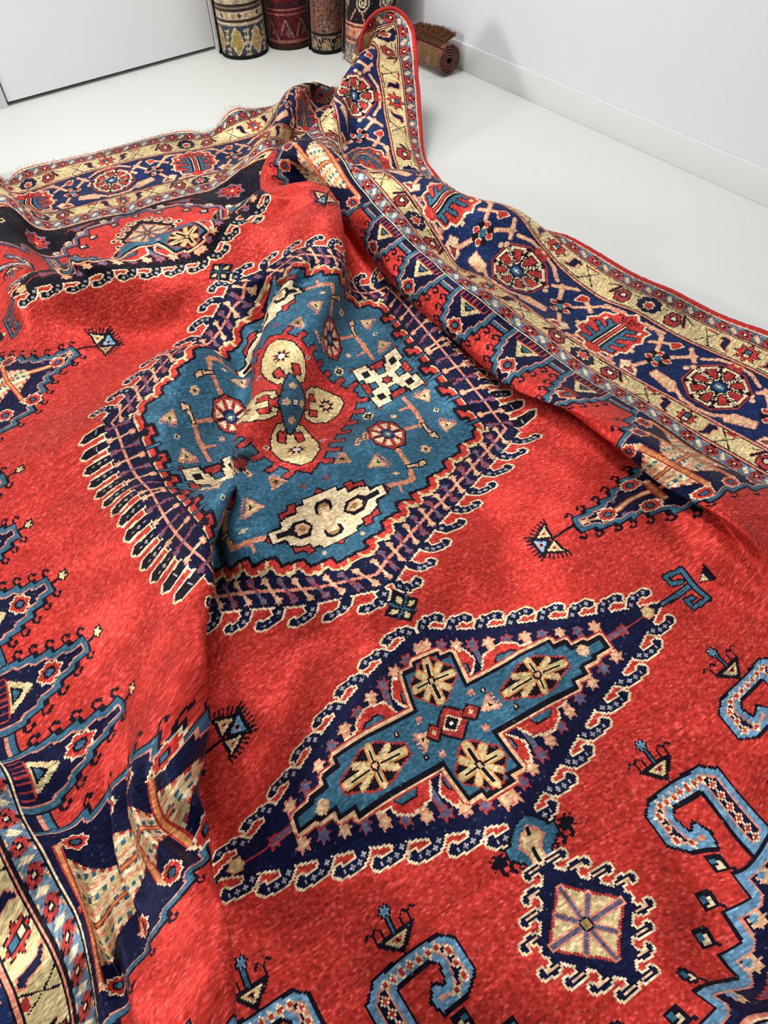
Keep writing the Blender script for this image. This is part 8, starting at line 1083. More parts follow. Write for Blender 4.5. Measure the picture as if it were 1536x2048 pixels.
1,0,0,-1,-4,1,-3,-4,0,-2,-2,-7,2,8,4,1,1,4,3,2,-2,-2,3,1,2,0,0,0,1,1,-1,-1,1,1,0,-3,-1,-2,1,-1,-1,-2,0,0,1,0,0,-1,-1,0,1,1,-1,0,0,1,0,0,-2,2,1,-2,5,-3,-1,-11,5,19,2,-2,-1,3,1,-5,-1,
-1,-4,1,0,-2,-2,1,-1,1,0,0,0,1,-3,0,2,-1,-2,-1,0,0,0,3,3,-5,4,2,-1,5,-5,2,1,-5,2,-2,5,4,2,0,-3,-5,1,-1,-4,2,-2,0,1,1,0,-3,0,-1,-1,0,3,-2,0,0,0,-1,-1,1,1,2,3,-1,-2,3,-1,-6,3,0,0,2,
-2,-1,-2,-2,-3,0,-1,-3,34,21,0,-34,-21,0,0,-1,0,0,1,0,0,1,0,0,-1,0,0,0,0,0,0,0,0,-1,0,0,2,0,0,-1,0,1,0,0,-2,0,0,1,0,0,0,0,0,0,0,-1,0,0,1,0,0,0,0,1,1,0,-2,-1,0,2,-1,-1,-1,1,1,0,0,1,
1,0,-2,-2,0,1,2,0,0,-1,1,0,0,-1,-1,1,0,0,-1,0,2,0,1,-1,1,0,-1,-2,-1,1,2,0,0,0,0,0,-1,0,-1,0,1,0,1,-1,2,-1,1,-2,0,-2,0,0,1,1,2,0,-1,-3,0,2,1,-1,0,-1,0,1,-1,2,0,1,-2,0,0,1,-1,1,0,-1,
0,2,-1,1,0,3,-1,-1,-2,0,-1,-1,-1,-2,2,0,-1,3,-2,2,-1,1,1,-10,4,2,4,-2,0,3,0,0,0,1,2,-1,-1,-5,1,-1,1,1,3,0,-1,-1,-1,-1,-1,-4,1,0,1,-1,-2,-3,1,-2,-2,-3,-1,1,-3,0,3,0,3,4,3,1,2,7,2,-1,
1,-1,3,0,0,0,-1,2,1,-2,-1,-1,0,-2,-2,-2,1,0,1,-2,-2,-2,0,0,1,2,1,0,-1,0,0,1,-1,1,-1,-3,1,0,0,3,1,0,-10,1,16,2,0,-1,4,-2,-8,0,2,-3,0,0,0,-1,0,0,-2,0,1,4,1,-5,-2,-1,2,-1,2,0,-2,0,-1,
-3,1,2,5,-4,-2,8,-4,4,-4,2,10,-7,3,6,-2,3,-3,6,-2,-9,3,-3,-5,-3,0,-1,-3,1,4,-3,0,-1,1,0,0,0,-1,0,1,0,-1,6,1,-2,4,-2,-3,3,-4,-2,-3,-2,-2,-2,0,-1,-1,-2,-1,35,20,0,-36,-19,0,1,-1,0,0,
0,0,0,-1,0,0,1,0,1,1,0,-2,-1,0,1,0,0,0,-1,0,0,2,0,0,-1,0,0,0,0,0,0,0,0,0,0,0,1,0,0,-2,0,-1,2,0,2,-2,-1,-1,2,1,-1,-1,0,2,0,0,-2,0,0,1,0,0,0,1,0,0,-2,1,0,2,-1,-1,-1,0,1,0,1,0,0,-1,-1,
1,0,1,-1,0,0,1,0,0,-1,1,-1,0,-1,1,1,1,0,0,-1,0,-1,0,-1,1,0,0,-1,1,1,0,-1,-1,0,0,1,0,-1,0,-1,1,2,1,0,-1,0,-1,0,0,1,-1,0,0,0,0,1,-1,0,0,2,0,-1,-2,0,-1,2,0,1,0,0,0,-1,0,1,-2,1,1,0,-1,
-2,4,-3,-1,-1,1,0,-1,1,1,1,0,-3,-2,2,3,0,0,-3,1,0,0,-1,-1,-1,2,1,3,-2,-2,-3,-1,-1,-1,-1,-2,0,1,-2,0,-2,1,1,-1,1,3,1,2,1,6,2,0,4,0,1,0,1,3,1,-1,1,-3,1,-1,-2,1,-1,-1,-4,-4,-2,1,1,1,0,
1,0,1,-1,1,0,1,1,-1,0,-2,1,-1,1,0,-1,-4,3,5,4,-4,-5,-1,0,1,0,2,1,0,-1,1,-1,0,-3,2,1,1,0,0,-2,-2,0,3,1,0,-2,0,0,0,0,-1,0,2,0,-4,-2,1,3,-4,0,1,3,0,4,5,0,10,-4,1,11,-8,3,1,-1,0,-16,5,
-6,-11,3,-3,-4,0,2,1,-1,0,5,-3,0,2,3,-1,-3,8,1,-3,4,-6,-2,-5,0,-1,-4,0,0,-2,1,0,-1,0,1,34,21,0,-34,-22,0,0,2,0,0,-1,0,0,0,0,1,0,0,-2,-1,0,1,2,0,0,-1,0,0,0,0,1,-1,0,-2,2,0,1,-1,0,0,
0,0,0,0,0,0,0,0,0,0,0,0,0,0,0,1,0,-1,-1,0,2,-1,0,-2,1,0,2,1,0,-2,-1,0,1,0,0,0,1,0,-1,-1,0,1,0,1,0,1,-2,0,-1,2,0,0,0,-1,1,-1,1,-1,0,0,0,0,0,1,1,-1,-1,-1,0,0,1,1,1,-1,-1,-1,1,1,1,-1,
-1,0,0,1,-2,-1,0,2,1,1,-1,-1,-1,0,1,1,0,-1,0,0,2,-2,0,-1,0,0,1,1,1,-1,0,-2,-1,0,1,0,-1,1,0,2,-1,3,-1,1,0,-3,0,0,1,-1,-1,4,-2,-4,-1,0,1,0,0,-2,-2,1,1,1,1,-1,-1,0,0,0,0,-1,1,0,1,0,-1,
3,-1,0,1,0,0,-1,0,-1,0,1,-1,-2,-1,-2,1,-3,-1,-1,-1,2,1,4,3,1,4,2,2,4,-2,2,0,0,1,-1,2,0,-3,-1,-1,-3,0,-2,0,-1,-1,1,1,2,0,0,1,1,1,1,-2,-1,-1,1,0,-2,-2,1,0,-3,-1,1,5,0,-8,0,0,0,-3,0,5,
2,1,1,1,0,0,-1,-1,-1,1,0,0,-1,0,3,0,1,0,0,-1,-3,2,1,-1,1,-1,1,-4,0,0,-2,1,3,0,0,-3,3,-1,2,8,1,5,1,0,6,-6,3,1,-10,0,-4,-11,-3,1,4,-6,-4,6,1,-4,5,0,-4,8,-3,-4,5,-5,-3,-8,3,2,-4,3,1,
-1,2,1,-2,1,4,-3,0,-2,34,21,0,-34,-21,0,0,-1,0,0,2,0,1,-1,0,-2,0,0,1,0,0,0,-1,0,0,2,0,0,-1,0,0,0,0,0,0,0,0,0,0,1,0,0,-2,0,0,1,0,0,0,0,0,0,0,0,0,0,0,0,0,0,0,1,0,0,-1,0,-1,0,0,1,0,0,
0,0,0,0,0,0,0,0,1,0,1,-2,-1,-1,2,1,0,0,0,1,-2,0,-1,2,-1,0,-1,0,1,1,1,-1,-1,0,1,0,0,0,0,-1,-1,1,0,1,-1,0,-1,1,1,1,0,-1,-1,-1,1,0,0,0,0,-1,2,0,0,-2,0,0,0,1,1,0,-1,1,-1,0,-1,1,0,-1,0,
0,1,0,0,-1,0,0,1,0,0,1,-1,1,0,0,-1,0,-1,1,-1,3,-1,0,-2,-1,-3,0,1,-1,0,-1,-1,1,-1,0,0,1,-1,-1,-2,0,0,1,3,2,2,2,0,0,2,-2,1,1,0,-1,0,4,0,0,-2,-3,-4,-2,-4,-2,-3,1,0,1,2,1,3,2,3,4,1,1,2,
0,2,0,0,1,-3,2,-1,-1,0,0,-1,-2,-1,-1,2,0,3,1,4,-1,-2,0,-2,-1,-3,0,-1,-2,-2,1,-2,0,2,-1,1,1,-3,0,0,-2,0,-1,4,0,-1,0,1,1,3,2,-1,2,0,0,-1,-2,-1,1,-1,1,-2,3,0,0,0,1,0,-2,-1,-1,1,1,3,-1,
-1,1,0,-1,-2,-3,0,-3,8,0,10,-3,0,4,-5,1,13,-11,3,-16,1,-3,-7,4,-2,-2,2,-7,-5,9,-6,-7,7,5,-2,-7,6,8,-4,2,3,-3,0,1,0,3,2,-3,0,1,-1,4,4,34,21,0,-34,-21,0,0,0,0,1,-1,0,-2,1,0,1,1,0,0,
-1,0,0,0,0,0,-1,0,1,2,0,-2,-1,0,1,-1,0,0,2,0,0,-2,0,0,2,0,0,-1,0,0,0,0,0,0,0,0,0,0,0,0,0,-1,0,0,2,0,0,-1,0,0,0,1,0,-1,-1,1,1,0,-2,0,0,1,-1,1,1,2,-1,-1,-2,0,0,1,0,1,-1,0,-2,1,2,3,0,
-2,-3,-1,0,2,1,1,0,-1,-1,-1,1,1,0,-1,-1,1,0,1,-1,0,0,1,0,1,0,0,-2,-1,3,-1,-1,-1,0,-1,0,1,2,-1,0,-1,0,0,1,0,0,0,-1,0,1,2,1,-2,-2,-1,1,1,0,0,1,0,-1,-1,-1,2,-1,2,-1,-1,-1,1,0,1,-1,0,1,
-1,-2,-1,-1,4,-1,-4,1,-3,-3,-1,-1,1,-1,1,2,1,0,3,1,2,3,1,2,3,1,0,1,0,2,0,-5,-1,-1,1,-3,-2,3,-6,-5,-2,-2,-3,-3,4,4,1,3,2,2,1,-1,3,-1,2,2,0,3,1,1,2,-4,2,-2,-2,2,1,3,0,4,-1,-3,-2,0,-2,
-2,-2,1,-4,-1,-2,0,0,0,-2,-1,6,-1,0,0,-2,-1,-1,0,2,0,0,1,-2,2,1,0,4,0,0,0,0,0,3,0,0,-3,0,-1,0,0,1,-1,1,0,-1,-1,1,2,-2,-1,2,2,0,1,3,-1,4,0,0,0,-9,1,-12,3,0,2,-11,2,12,-2,-3,18,0,-8,
-23,9,-4,-14,10,-1,-9,5,10,5,-6,2,9,-7,0,2,-2,1,-1,1,3,2,-3,-1,3,0,6,5,1,2,4,34,20,0,-34,-19,0,0,-1,0,0,0,0,0,0,0,0,-1,0,0,2,0,0,-1,0,1,0,0,-2,-1,0,1,2,0,0,-1,0,1,0,0,-2,0,0,1,0,0,
1,-1,0,-2,2,0,1,-1,0,0,0,0,0,0,0,0,0,0,-1,0,0,1,1,0,0,-2,0,1,2,0,-2,-1,1,1,0,-1,0,0,0,-1,0,0,1,1,0,-1,-1,0,2,1,1,-1,-1,-1,-1,0,0,1,1,1,-1,-1,-1,1,1,1,-2,-1,-1,2,1,1,-1,0,0,0,0,-1,0,
0,1,2,-1,-1,0,0,-1,-1,0,0,1,-1,0,-1,1,1,0,0,0,0,0,0,0,0,0,-1,0,0,2,1,-1,-1,-2,0,-1,1,1,1,1,0,-1,-1,1,0,1,0,-1,0,-2,0,0,0,1,0,-1,0,-2,-2,2,-1,-5,-1,-2,0,-2,0,2,1,1,3,1,3,4,3,0,4,1,3,
1,-2,0,0,-3,-1,-1,1,-2,-4,2,-6,-4,1,-3,0,-6,2,3,0,4,-2,2,1,-2,1,0,4,4,0,3,1,3,2,-2,1,1,0,1,1,0,0,4,-2,-3,-4,0,-2,-6,-2,0,0,0,1,0,0,-1,-1,-1,4,-2,0,0,-3,0,0,0,1,-2,1,1,2,4,0,-2,1,2,
-1,3,-1,0,-1,0,1,-1,0,0,0,0,0,-1,-1,0,0,0,1,2,0,-1,1,2,-2,2,1,0,2,-1,2,-1,-6,-1,-3,-4,-4,3,-8,-4,2,5,-1,-5,4,3,-7,8,2,-7,4,3,3,-2,1,3,-4,1,2,-3,-1,1,-3,0,0,-1,2,2,-1,4,3,1,2,6,4,3,
4,
]
GU, GV, GS = 85, 119, 4.0
q = np.array(SURF, np.int64).reshape(GU, GV, 3)
q = np.cumsum(q, 0); q = np.cumsum(np.cumsum(q, 1), 1)
NET = q/1000.0
def cubic(axis_vals, n):                     # Catmull-Rom weights
    g = np.clip(axis_vals, 0, n-1-1e-6); i = np.floor(g).astype(int); t = g-i
    w = np.stack([-.5*t+t*t-.5*t**3, 1-2.5*t*t+1.5*t**3, .5*t+2*t*t-1.5*t**3, -.5*t*t+.5*t**3], -1)
    return np.clip(np.stack([i-1, i, i+1, i+2], -1), 0, n-1), w
def drape(u, v):
    iu, wu = cubic((np.asarray(u)+168)/GS, GU); iv, wv = cubic((np.asarray(v)+236)/GS, GV)
    T = np.einsum('ak,akjc->ajc', wu, NET[iu]); return np.einsum('bk,abkc->abc', wv, T[:, iv])
def normals(P):
    a = np.gradient(P, axis=0); b = np.gradient(P, axis=1); n = np.cross(a, b); return n/(np.linalg.norm(n, axis=-1, keepdims=True)+1e-12)

def dye(A, jit=.20):
    """palette to colour, with the wool's own uneven dye: streaks along the weft and single knots"""
    rgb = np.array([PAL[k] for k in KEY])[A]
    nu, nv = A.shape
    def smooth(x, n, ax):
        for _ in range(3):
            c = np.cumsum(np.concatenate([np.repeat(np.take(x, [0], ax), n, ax), x, np.repeat(np.take(x, [-1], ax), n, ax)], ax), ax)
            x = (np.take(c, range(2*n, c.shape[ax]), ax)-np.take(c, range(0, c.shape[ax]-2*n), ax))/(2*n)
        return x
    st = smooth(RNG.normal(size=(nu, nv)), max(2, min(40, nu//8)), 0); st /= st.std(); st = np.clip(st, -2, 2)
    bl = smooth(smooth(RNG.normal(size=(nu, nv)), max(2, min(22, nu//8)), 0), max(2, min(16, nv//8)), 1); bl /= bl.std()
    kn = RNG.normal(size=(nu, nv)); kn = .75*kn+.55*np.roll(kn, 1, 0)
    k = np.clip(1+.09*st+.07*bl+jit*kn, .5, 1.75)
    rgb = rgb*k[..., None]+np.clip(kn-.5, 0, 2)[..., None]*rgb.mean(-1, keepdims=True)*.16
    pale = (RNG.random((nu, nv)) < .012)[..., None]
    return np.where(pale, rgb*.8+.06, rgb)

rug = empty('area_rug', tuple(NET[42, 30]*np.array([1, 1, 0])))
tag(rug, 'large rumpled red and navy medallion rug spread in folds over the white floor', 'rug')
M_pile = wool('rug_wool_pile', 0.04, nap=0.17); M_back = wool('rug_back', .05)
u = np.linspace(-HU, HU, NU+1); v = np.linspace(-HV, HV, NV+1)
P = drape(u, v); Nn = normals(P)
P = P+Nn*RNG.normal(0, .00045, P.shape[:2])[..., None]
me = quad_mesh('pile', P.reshape(-1, 3), grid_faces(NU+1, NV+1)); face_colors(me, dye(A).reshape(-1, 3))
link('pile', me, M_pile, rug)
# woven back, seen where a fold stands open
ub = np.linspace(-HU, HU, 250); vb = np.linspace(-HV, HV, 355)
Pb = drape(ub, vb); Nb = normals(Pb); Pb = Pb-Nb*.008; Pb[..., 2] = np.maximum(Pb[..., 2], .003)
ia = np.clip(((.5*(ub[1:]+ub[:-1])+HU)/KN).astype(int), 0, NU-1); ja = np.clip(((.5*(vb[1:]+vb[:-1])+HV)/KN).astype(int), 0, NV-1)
me = quad_mesh('woven_back', Pb.reshape(-1, 3), grid_faces(250, 355)[:, ::-1]); face_colors(me, (np.array([PAL[k] for k in KEY])[A[np.ix_(ia, ja)]]*.42+.008).reshape(-1, 3))  # dull weave, with the shade inside the arch also darkened into the colour
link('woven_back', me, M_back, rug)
# red overcast cords along both long sides
M_cord = plain('red_wool_cord', (.42, .030, .034), .85, .1, .35, 220)
def tube(path, r, n=8, wob=0.0):
    t = np.gradient(path, axis=0); t /= np.linalg.norm(t, axis=1, keepdims=True)
    a = np.cross(t, (0, 0, 1.)); bad = np.linalg.norm(a, axis=1) < 1e-3; a[bad] = (1, 0, 0); a /= np.linalg.norm(a, axis=1, keepdims=True); b = np.cross(t, a)
    th = np.arange(n)*2*math.pi/n; rr = r*(1+wob*RNG.normal(size=(len(path), 1)))
    Q = path[:, None]+rr[..., None]*(np.cos(th)[None, :, None]*a[:, None]+np.sin(th)[None, :, None]*b[:, None])
    I = np.arange(len(path)*n).reshape(len(path), n); J = np.roll(I, -1, 1)
    return Q.reshape(-1, 3), np.stack([I[:-1], J[:-1], J[1:], I[1:]], -1).reshape(-1, 4)
vs = np.arange(-HV, HV+.01, .6)
for s in (-1, 1):
    pth = drape(np.array([s*HU, s*(HU-1)]), vs); nn = normals(drape(np.array([s*HU-1, s*HU, s*HU+1]), vs))[1]
    pth = pth[0]-nn*.004; pth[:, 2] = np.maximum(pth[:, 2], .0085)
    V_, F_ = tube(pth, .0072, 8, .06); o = link('selvedge_cord', quad_mesh('selvedge_cord', V_, F_), M_cord, rug); o['label'] = 'red overcast edge cord'
# short pale fringes at both ends
M_fr = plain('pale_cotton_fringe', (.62, .54, .44), .9, .05)
for s in (-1, 1):
    us = np.arange(-165.5, 165.6, .42); e = drape(us, np.array([s*(HV-1.2), s*HV])); d = e[:, 1]-e[:, 0]; d /= np.linalg.norm(d, axis=1, keepdims=True)+1e-9
    VV_, FF_ = [], []; k = 0
    for i in range(len(us)):
        p0 = e[i, 1]-np.array([0, 0, .004]); L = random.uniform(.012, .034); w = np.array([random.gauss(0, .35), random.gauss(0, .35), 0]); dd = d[i]+w
        p1 = p0+dd*L*.5; p2 = p0+dd*L+np.array([random.gauss(0, .004), random.gauss(0, .004), 0])
        pts = np.stack([p0, p1, p2]); pts[:, 2] = np.maximum(pts[:, 2]+np.array([0, random.uniform(-.003, .004), random.uniform(-.006, .008)]), .0015)
        q_, f_ = tube(pts, .0007, 4); VV_.append(q_); FF_.append(f_+k); k += len(q_)
    o = link('fringe', quad_mesh('fringe', np.concatenate(VV_), np.concatenate(FF_)), M_fr, rug); o['kind'] = 'stuff'; o['label'] = 'short pale cotton fringe'

# ---------------------------------------------------------------- rolled rugs: standing in the corner and lying by the wall
def canvas(hu, hv, kn, base):
    global A, UC, VC, HU, HV, NU, NV, KN
    HU, HV, KN = hu, hv, kn; NU, NV = int(round(2*hu/kn)), int(round(2*hv/kn))
    UC = (np.arange(NU)+.5)*kn-hu; VC = (np.arange(NV)+.5)*kn-hv; A = np.full((NU, NV), CI[base], np.uint8)
def band(v0, v1, c): A[:, (VC >= v0) & (VC < v1)] = CI[c]
PAL.update(a=(.50, .40, .24), b=(.30, .25, .17), c=(.05, .06, .075), d=(.36, .26, .07), e=(.44, .27, .11), f=(.10, .010, .016), g=(.045, .012, .016), h=(.30, .10, .08),
           i=(.045, .03, .025), j=(.20, .085, .06), k=(.30, .22, .14), l=(.012, .012, .016), m=(.62, .25, .15), n=(.56, .44, .30), o=(.13, .13, .10), p=(.15, .085, .03), q=(.19, .05, .028), r=(.30, .012, .014), s=(.22, .17, .13), t=(.16, .15, .15))
KEY[:] = list(PAL); CI.update({k: i for i, k in enumerate(KEY)})
M_roll = wool('rolled_rug_wool', .1); M_bind = plain('black_binding', (.008, .008, .009), .85, .1)

def roll(name, label, cx, cy, r, length, turn, tilt=(0, 0), flare=0.0, bind=None, turns=3.2, thick=.012, bind_mat=None):
    """a spiral of carpet standing on its end; the current canvas is its outer face (u round the roll from -HU, v upward from -HV)"""
    t = empty(name, (cx, cy, 0)); tag(t, label, 'rolled rug', 'rolled rugs standing in the corner')
    nph = NU; circ = 2*math.pi
    def surf(th, z, off=0.0):
        rad = r-(thick*1.12)*np.maximum(0, th-circ*.04)/circ*1.0+off
        a = turn-th
        zz = z+.0*th
        x = cx+rad*np.cos(a)*(1+flare*z)+tilt[0]*z; y = cy+rad*np.sin(a)*(1+flare*z)+tilt[1]*z
        return np.stack([x, y, zz], -1)
    th = np.linspace(0, circ, NU+1)[:, None]+0*np.zeros((1, NV+1)); z = np.linspace(.012, length, NV+1)[None, :]+0*th
    P = surf(th, z); P = P+RNG.normal(0, .0004, P.shape)
    me = quad_mesh('outer_pile', P.reshape(-1, 3), grid_faces(NU+1, NV+1)[:, ::-1]); face_colors(me, dye(A, .16).reshape(-1, 3)); link('outer_pile', me, M_roll, t)
    th2 = np.linspace(circ*.98, circ*turns, 90)[:, None]+np.zeros((1, 12)); z2 = np.linspace(.012, length, 12)[None, :]+0*th2
    P1, P2 = surf(th2, z2), surf(th2, z2, -thick*.8)
    thb = np.linspace(0, circ, 64)[:, None]+np.zeros((1, 12)); zb = np.linspace(.012, length, 12)[None, :]+0*thb; P3 = surf(thb, zb, -thick*.8)
    nI = grid_faces(90, 12); nB = grid_faces(64, 12)
    V_ = np.concatenate([P1.reshape(-1, 3), P2.reshape(-1, 3), P3.reshape(-1, 3)]); F_ = [nI[:, ::-1], nI+90*12, nB+2*90*12]
    # close the ends of the spiral sheet
    I1 = np.arange(90*12).reshape(90, 12)
    for j in (0, 11): F_.append(np.stack([I1[:-1, j], I1[1:, j], I1[1:, j]+1080, I1[:-1, j]+1080], -1))
    me = quad_mesh('inner_layers', V_, np.concatenate(F_)); face_colors(me, np.tile(np.array(PAL[bind or 's']), (len(me.polygons), 1))*RNG.uniform(.8, 1.1, (len(me.polygons), 1))); link('inner_layers', me, M_roll, t)
    if bind:                                  # dark bound edge the roll stands on
        ths = np.linspace(0, circ*turns, 200); ring = surf(ths, np.full(200, .011), -.004)
        ring[:, 2] = .0105
        q_, f_ = tube(ring, .0105, 8); link('bound_edge', quad_mesh('bound_edge', q_, f_), bind_mat or M_bind, t)
    return t

# cream and grey roll with a row of ochre lozenges
canvas(43, 60, .75, 'a')
band(-60, -44, 'c')
for k in range(7):
    x = -37+12.4*k
    for (dx, dy) in ((-5.5, 0), (5.5, 0)):
        for yy in range(-59, -45, 3): star(x+dx, yy, 1.3, 'n', ID, 4, .5)
    poly([(x, -58.6), (x+2.2, -55), (x+4, -53.4), (x+2.6, -51), (x+2, -48), (x, -45.6), (x-2, -48), (x-2.6, -51), (x-4, -53.4), (x-2.2, -55)], 'd' if k % 2 else 'e', ID, 'n', .8)
    line([(x+6.2, -59), (x+4.4, -54), (x+6.2, -50), (x+4.6, -46)], .7, 'n'); star(x+6.2, -52, 1.4, 'k', ID, 4, .6)
band(-44, -43, 'n'); band(-43, -41.4, 'i'); band(-41.4, -37.4, 'n'); band(-37.4, -36, 'i'); band(-36, -35, 'k'); band(-35, -34, 'i')
for k in range(22): star(-41+3.9*k, -39.4, 1.3, ('e', 'c', 'd')[k % 3], ID, 4, .8)
for row in range(12):
    for k in range(9):
        x = -38+9.6*k; y = -31+8*row
        line([(x+2.6, y-2.6), (x, y), (x+2.6, y+2.6)], 1.0, 'b'); line([(x+4.4, y-2.6), (x+1.8, y), (x+4.4, y+2.6)], .7, 'b')
for (x0, c) in ((-40, 'e'), (-33, 'c')):
    for row in range(20):
        y = -33+4*row; x = x0+row*.9+(2 if row % 2 else 0)
        poly([(x-3.4, y-1.5), (x+3.4, y-1.5), (x+2.4, y+2), (x-4, y+2)], c if row % 3 else 'h', ID, 'b', .8)
roll('rolled_rug', 'cream standing roll with ochre lozenges nearest the white door', -.640, 4.684, .134, 1.15, math.radians(-173), bind='l')

# maroon roll with white zigzag stripes
canvas(43, 60, .75, 'f')
band(-60, -57.5, 'g'); band(-57.5, -56.4, 'h'); band(-42.2, -41.2, 'h'); band(-44.4, -43.6, 'h'); band(-41, -38, 'g')
for k in range(9):
    x = -43+10*k
    line([(x, -55.5), (x+5, -45.5)], 1.2, 'g'); line([(x+5, -45.5), (x+10, -55.5)], 1.2, 'g'); line([(x+1.6, -55.5), (x+6, -46.6)], .8, 's'); line([(x+6.4, -46.6), (x+10.4, -55.5)], .8, 'h'); star(x+5, -53, 1.8, 'j', ID, 4, .6)
for k in range(60):
    y = -37+k*.9; c = ('g', 'q', 'f', 'j', 't')[k % 5] if k < 24 else 'f'
    A[:, (VC >= y) & (VC < y+.45)] = CI[c if k < 24 else ('f' if k % 7 else 'g')]
for k in range(10): star(-40+9*k, -30, 3.2, 'j', ID, 4, .5); star(-36+9*k, -24, 2.6, 'q', ID, 4, .5)
roll('rolled_rug', 'maroon standing roll with white zigzag band, second from the door', -.390, 4.79, .133, 1.2, math.radians(-176), flare=0.0, bind='g', bind_mat=plain('brown_binding', (.03, .014, .010), .9, .1))

# grey shaggy roll at the back
canvas(24, 60, .75, 'o')
A[:] = np.where(RNG.random(A.shape) < .35, CI['t'], CI['o'])
A[UC > 6] = CI['k']
roll('rolled_rug', 'thin grey shaggy roll squeezed behind the maroon and brown rolls', -.262, 4.955, .070, 1.25, math.radians(-178))

# brown roll with stepped cream outlines
canvas(33, 60, .75, 'j')
band(-60, -51.6, 'k'); band(-51.6, -50.4, 'l')
for k in range(8):
    x = -32+9*k; line([(x, -58.6), (x+2.2, -53), (x+6.4, -53), (x+8.4, -58.6)], .9, 'l'); star(x+4.4, -56, 1.7, 'e', ID, 5, .6); poly([(x+7.6, -53), (x+9.6, -53), (x+8.6, -57.6)], 'l')
x, y = -22, -36
pts = [(-33, -40), (-21, -40), (-21, -33), (-15, -33), (-15, -27), (-9, -27), (-9, -20), (-3, -20), (-3, -12), (3, -12), (3, 0), (33, 0), (33, 60), (-33, 60)]
nested(pts, [(0, 'k'), (1.6, 'j'), (3.0, 'k'), (4.4, 'l')])
for k in range(14): star(-30+4.6*k, -8+5*k % 50, 1.6, 'k', ID, 4, .6)
for (x, y) in ((-26, -45), (-4, -46), (8, -38), (18, -46), (8, -24), (22, -30)):
    line([(x-2, y-3), (x, y+3), (x+2, y-3)], 1.1, 'k' if x < 0 else 't'); star(x, y-3, 1.0, 'l', ID, 4, .6)
for k in range(16): A[(np.abs(UC-(8+k*1.2)) < .4), :200] = np.where(RNG.random((int((np.abs(UC-(8+k*1.2)) < .4).sum()), min(200, A.shape[1]))) < .35, CI['i'], A[(np.abs(UC-(8+k*1.2)) < .4), :200])
roll('rolled_rug', 'brown standing roll with stepped cream outline beside the black floral one', -.178, 4.66, .098, 1.1, math.radians(-178), (.05, .02), bind='l')

# black floral roll with a salmon band, behind the lifted corner
canvas(44, 60, .75, 'l')
band(-60, -49, 't')
for k in range(10):
    x = -40+9*k; star(x, -54.6, 4.2, 'n', ID, 8, .6); disc(x, -54.6, 1.6, 1.6, 'm'); line([(x+4.4, -59), (x+4.4, -50)], .8, 'n')
band(-60, -58.6, 'n'); band(-49, -47.6, 'm'); band(-47.6, -45, 'h'); band(-45, -39, 'm'); band(-39, -38.2, 'l'); band(-38.2, -36.8, 'm')
for k in range(24): star(-42+3.6*k, -42, 1.2, 'r' if k % 2 else 'n', ID, 4, .6); A[np.abs(UC-(-42+3.6*k)) < .6, (np.abs(VC+46.4) < 1).argmax():(np.abs(VC+46.4) < 1).argmax()+2] = CI['l']
for row in range(5):
    for k in range(7):
        x = -38+13.4*k+(6 if row % 2 else 0); y = -25+19*row
        for rr, c in ((5.2, 'n'), (4.2, 'l'), (3.2, 'n'), (1.8, 'l'), (1.0, 'n')): disc(x, y, rr*.8, rr, c)
        line([(x, y-5), (x-1.5, y-11)], .9, 'm'); line([(x+4, y-4), (x+8, y-11)], .9, 'm'); star(x+6.6, y+8, 2.6, 'm', ID, 6, .6); star(x-1, y+9, 1.3, 'n', ID, 5, .6)
roll('rolled_rug', 'black floral standing roll with salmon band behind the rug corner', .05, 4.50, .145, .95, math.radians(-172), (.09, .03))

# ---- small brown roll lying along the right wall
canvas(25, 28, .55, 'p')
poly([(-25, -28), (-6, -28), (-6, 28), (-25, 28)], 'p'); band(6, 28, 'r'); band(4, 6.5, 'q')
nested([(-25, -22), (-14, -22), (-12, -18), (-4, -16), (0, -8), (8, -6), (12, 0), (20, 2), (25, 5), (25, -28), (-25, -28)], [(0, 'h'), (.8, 'p')])
for (x, y) in ((-3, -20), (8, -18), (-12, -25), (16, -12)): poly([(x-2.6, y-2), (x+2.6, y-2), (x, y+3)], 'h', ID, 't', .5)
band(-28, -25, 'q')
for k in range(9): star(-22+5.4*k, 14, 2, 'q', ID, 4, .6)
lie = empty('small_rolled_rug', (.40, 4.34, 0)); tag(lie, 'small brown and red rug rolled up on the floor against the right wall', 'rolled rug')
E0 = np.array([.452, 4.178]); AX = np.array([-.5525, .8335]); SD = np.array([.8335, .5525]); RZ = .073
def lay(th, s, off=0.0):
    rad = RZ-.0125*th/(2*math.pi)+off; a = 2.15-th
    x = E0[0]+AX[0]*s+SD[0]*rad*np.cos(a); y = E0[1]+AX[1]*s+SD[1]*rad*np.cos(a); return np.stack([x, y, RZ+rad*np.sin(a)+.001], -1)
th = np.linspace(0, 2*math.pi, NU+1)[:, None]+np.zeros((1, NV+1)); s_ = np.linspace(0, .34, NV+1)[None, :]+0*th
me = quad_mesh('outer_pile', lay(th, s_).reshape(-1, 3)+RNG.normal(0, .0006, ((NU+1)*(NV+1), 3)), grid_faces(NU+1, NV+1)); face_colors(me, dye(A, .22).reshape(-1, 3)); link('outer_pile', me, M_roll, lie)
th2 = np.linspace(0, 2*math.pi*4.3, 200)[:, None]+np.zeros((1, 6)); s2 = np.linspace(.001, .339, 6)[None, :]+0*th2
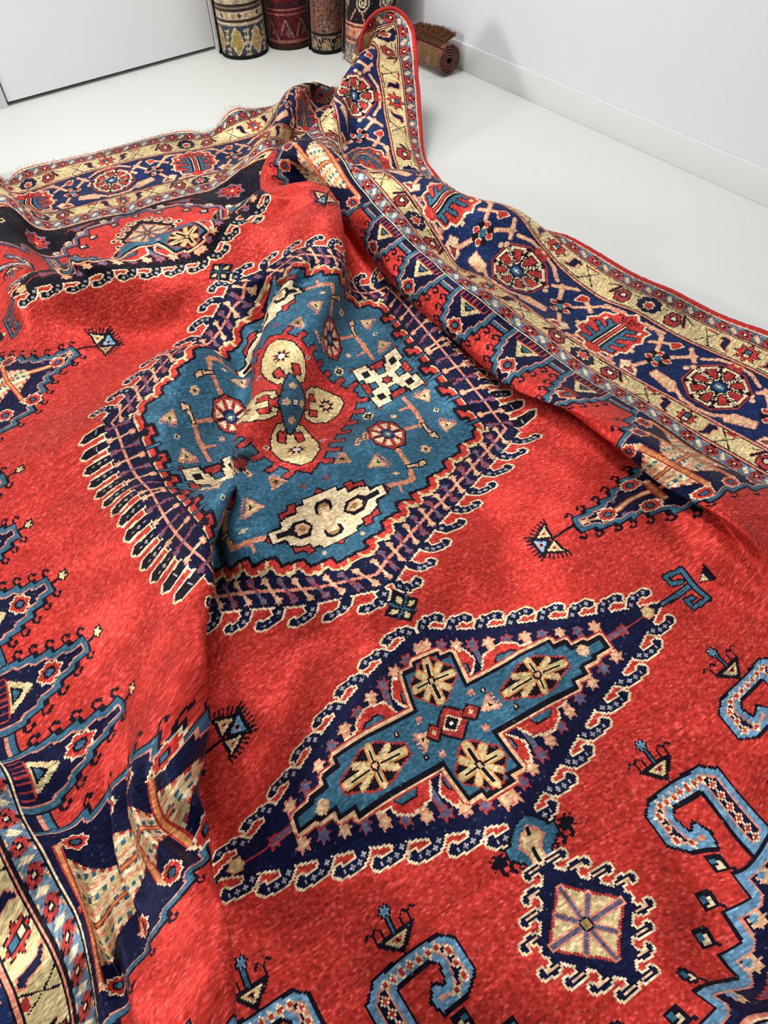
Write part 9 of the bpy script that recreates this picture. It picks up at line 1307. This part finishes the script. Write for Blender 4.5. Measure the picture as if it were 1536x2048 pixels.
Pa, Pb2 = lay(th2, s2, -.0006), lay(th2, s2, -.0085)
I1 = np.arange(1200).reshape(200, 6); F_ = [grid_faces(200, 6), grid_faces(200, 6)[:, ::-1]+1200]
for j in (0, 5): F_.append(np.stack([I1[:-1, j], I1[1:, j], I1[1:, j]+1200, I1[:-1, j]+1200], -1))
me = quad_mesh('spiral_layers', np.concatenate([Pa.reshape(-1, 3), Pb2.reshape(-1, 3)]), np.concatenate(F_)); face_colors(me, np.tile(np.array((.17, .065, .055)), (len(me.polygons), 1))*RNG.uniform(.6, 1.4, (len(me.polygons), 1))); link('spiral_layers', me, M_roll, lie)
# loose outer end standing up against the wall, with its shaggy edge
fl_u = np.linspace(0, 1, 14)[:, None]+np.zeros((1, 60)); fl_s = np.linspace(.03, .33, 60)[None, :]+0*fl_u
side = RZ*math.cos(2.15)+fl_u*.105; hh = RZ+RZ*math.sin(2.15)+.006+.020*fl_u+.012*np.sin(fl_s*14)*fl_u
Pf = np.stack([E0[0]+AX[0]*fl_s+SD[0]*side, E0[1]+AX[1]*fl_s+SD[1]*side, hh], -1)
me = quad_mesh('loose_end', Pf.reshape(-1, 3), grid_faces(14, 60)); face_colors(me, np.tile(np.array((.085, .03, .016)), (len(me.polygons), 1))*RNG.uniform(.6, 1.5, (len(me.polygons), 1))); link('loose_end', me, M_roll, lie)
VV_, FF_, k = [], [], 0
for i in range(900):
    s = random.uniform(.03, .33); g = random.uniform(.3, 1.0); j = int((s-.03)/.30*59); p0 = Pf[int(g*13), j]
    pts = np.stack([p0, p0+np.array([random.gauss(.0, .004), random.gauss(-.0, .004), random.uniform(.006, .014)])*.6, p0+np.array([random.gauss(.002, .005), random.gauss(.0, .005), random.uniform(.008, .018)])])
    q_, f_ = tube(pts, .0014, 4); VV_.append(q_); FF_.append(f_+k); k += len(q_)
o = link('shaggy_edge', quad_mesh('shaggy_edge', np.concatenate(VV_), np.concatenate(FF_)), plain('brown_shag', (.17, .075, .035), .9, .05, .6, 90), lie); o['kind'] = 'stuff'
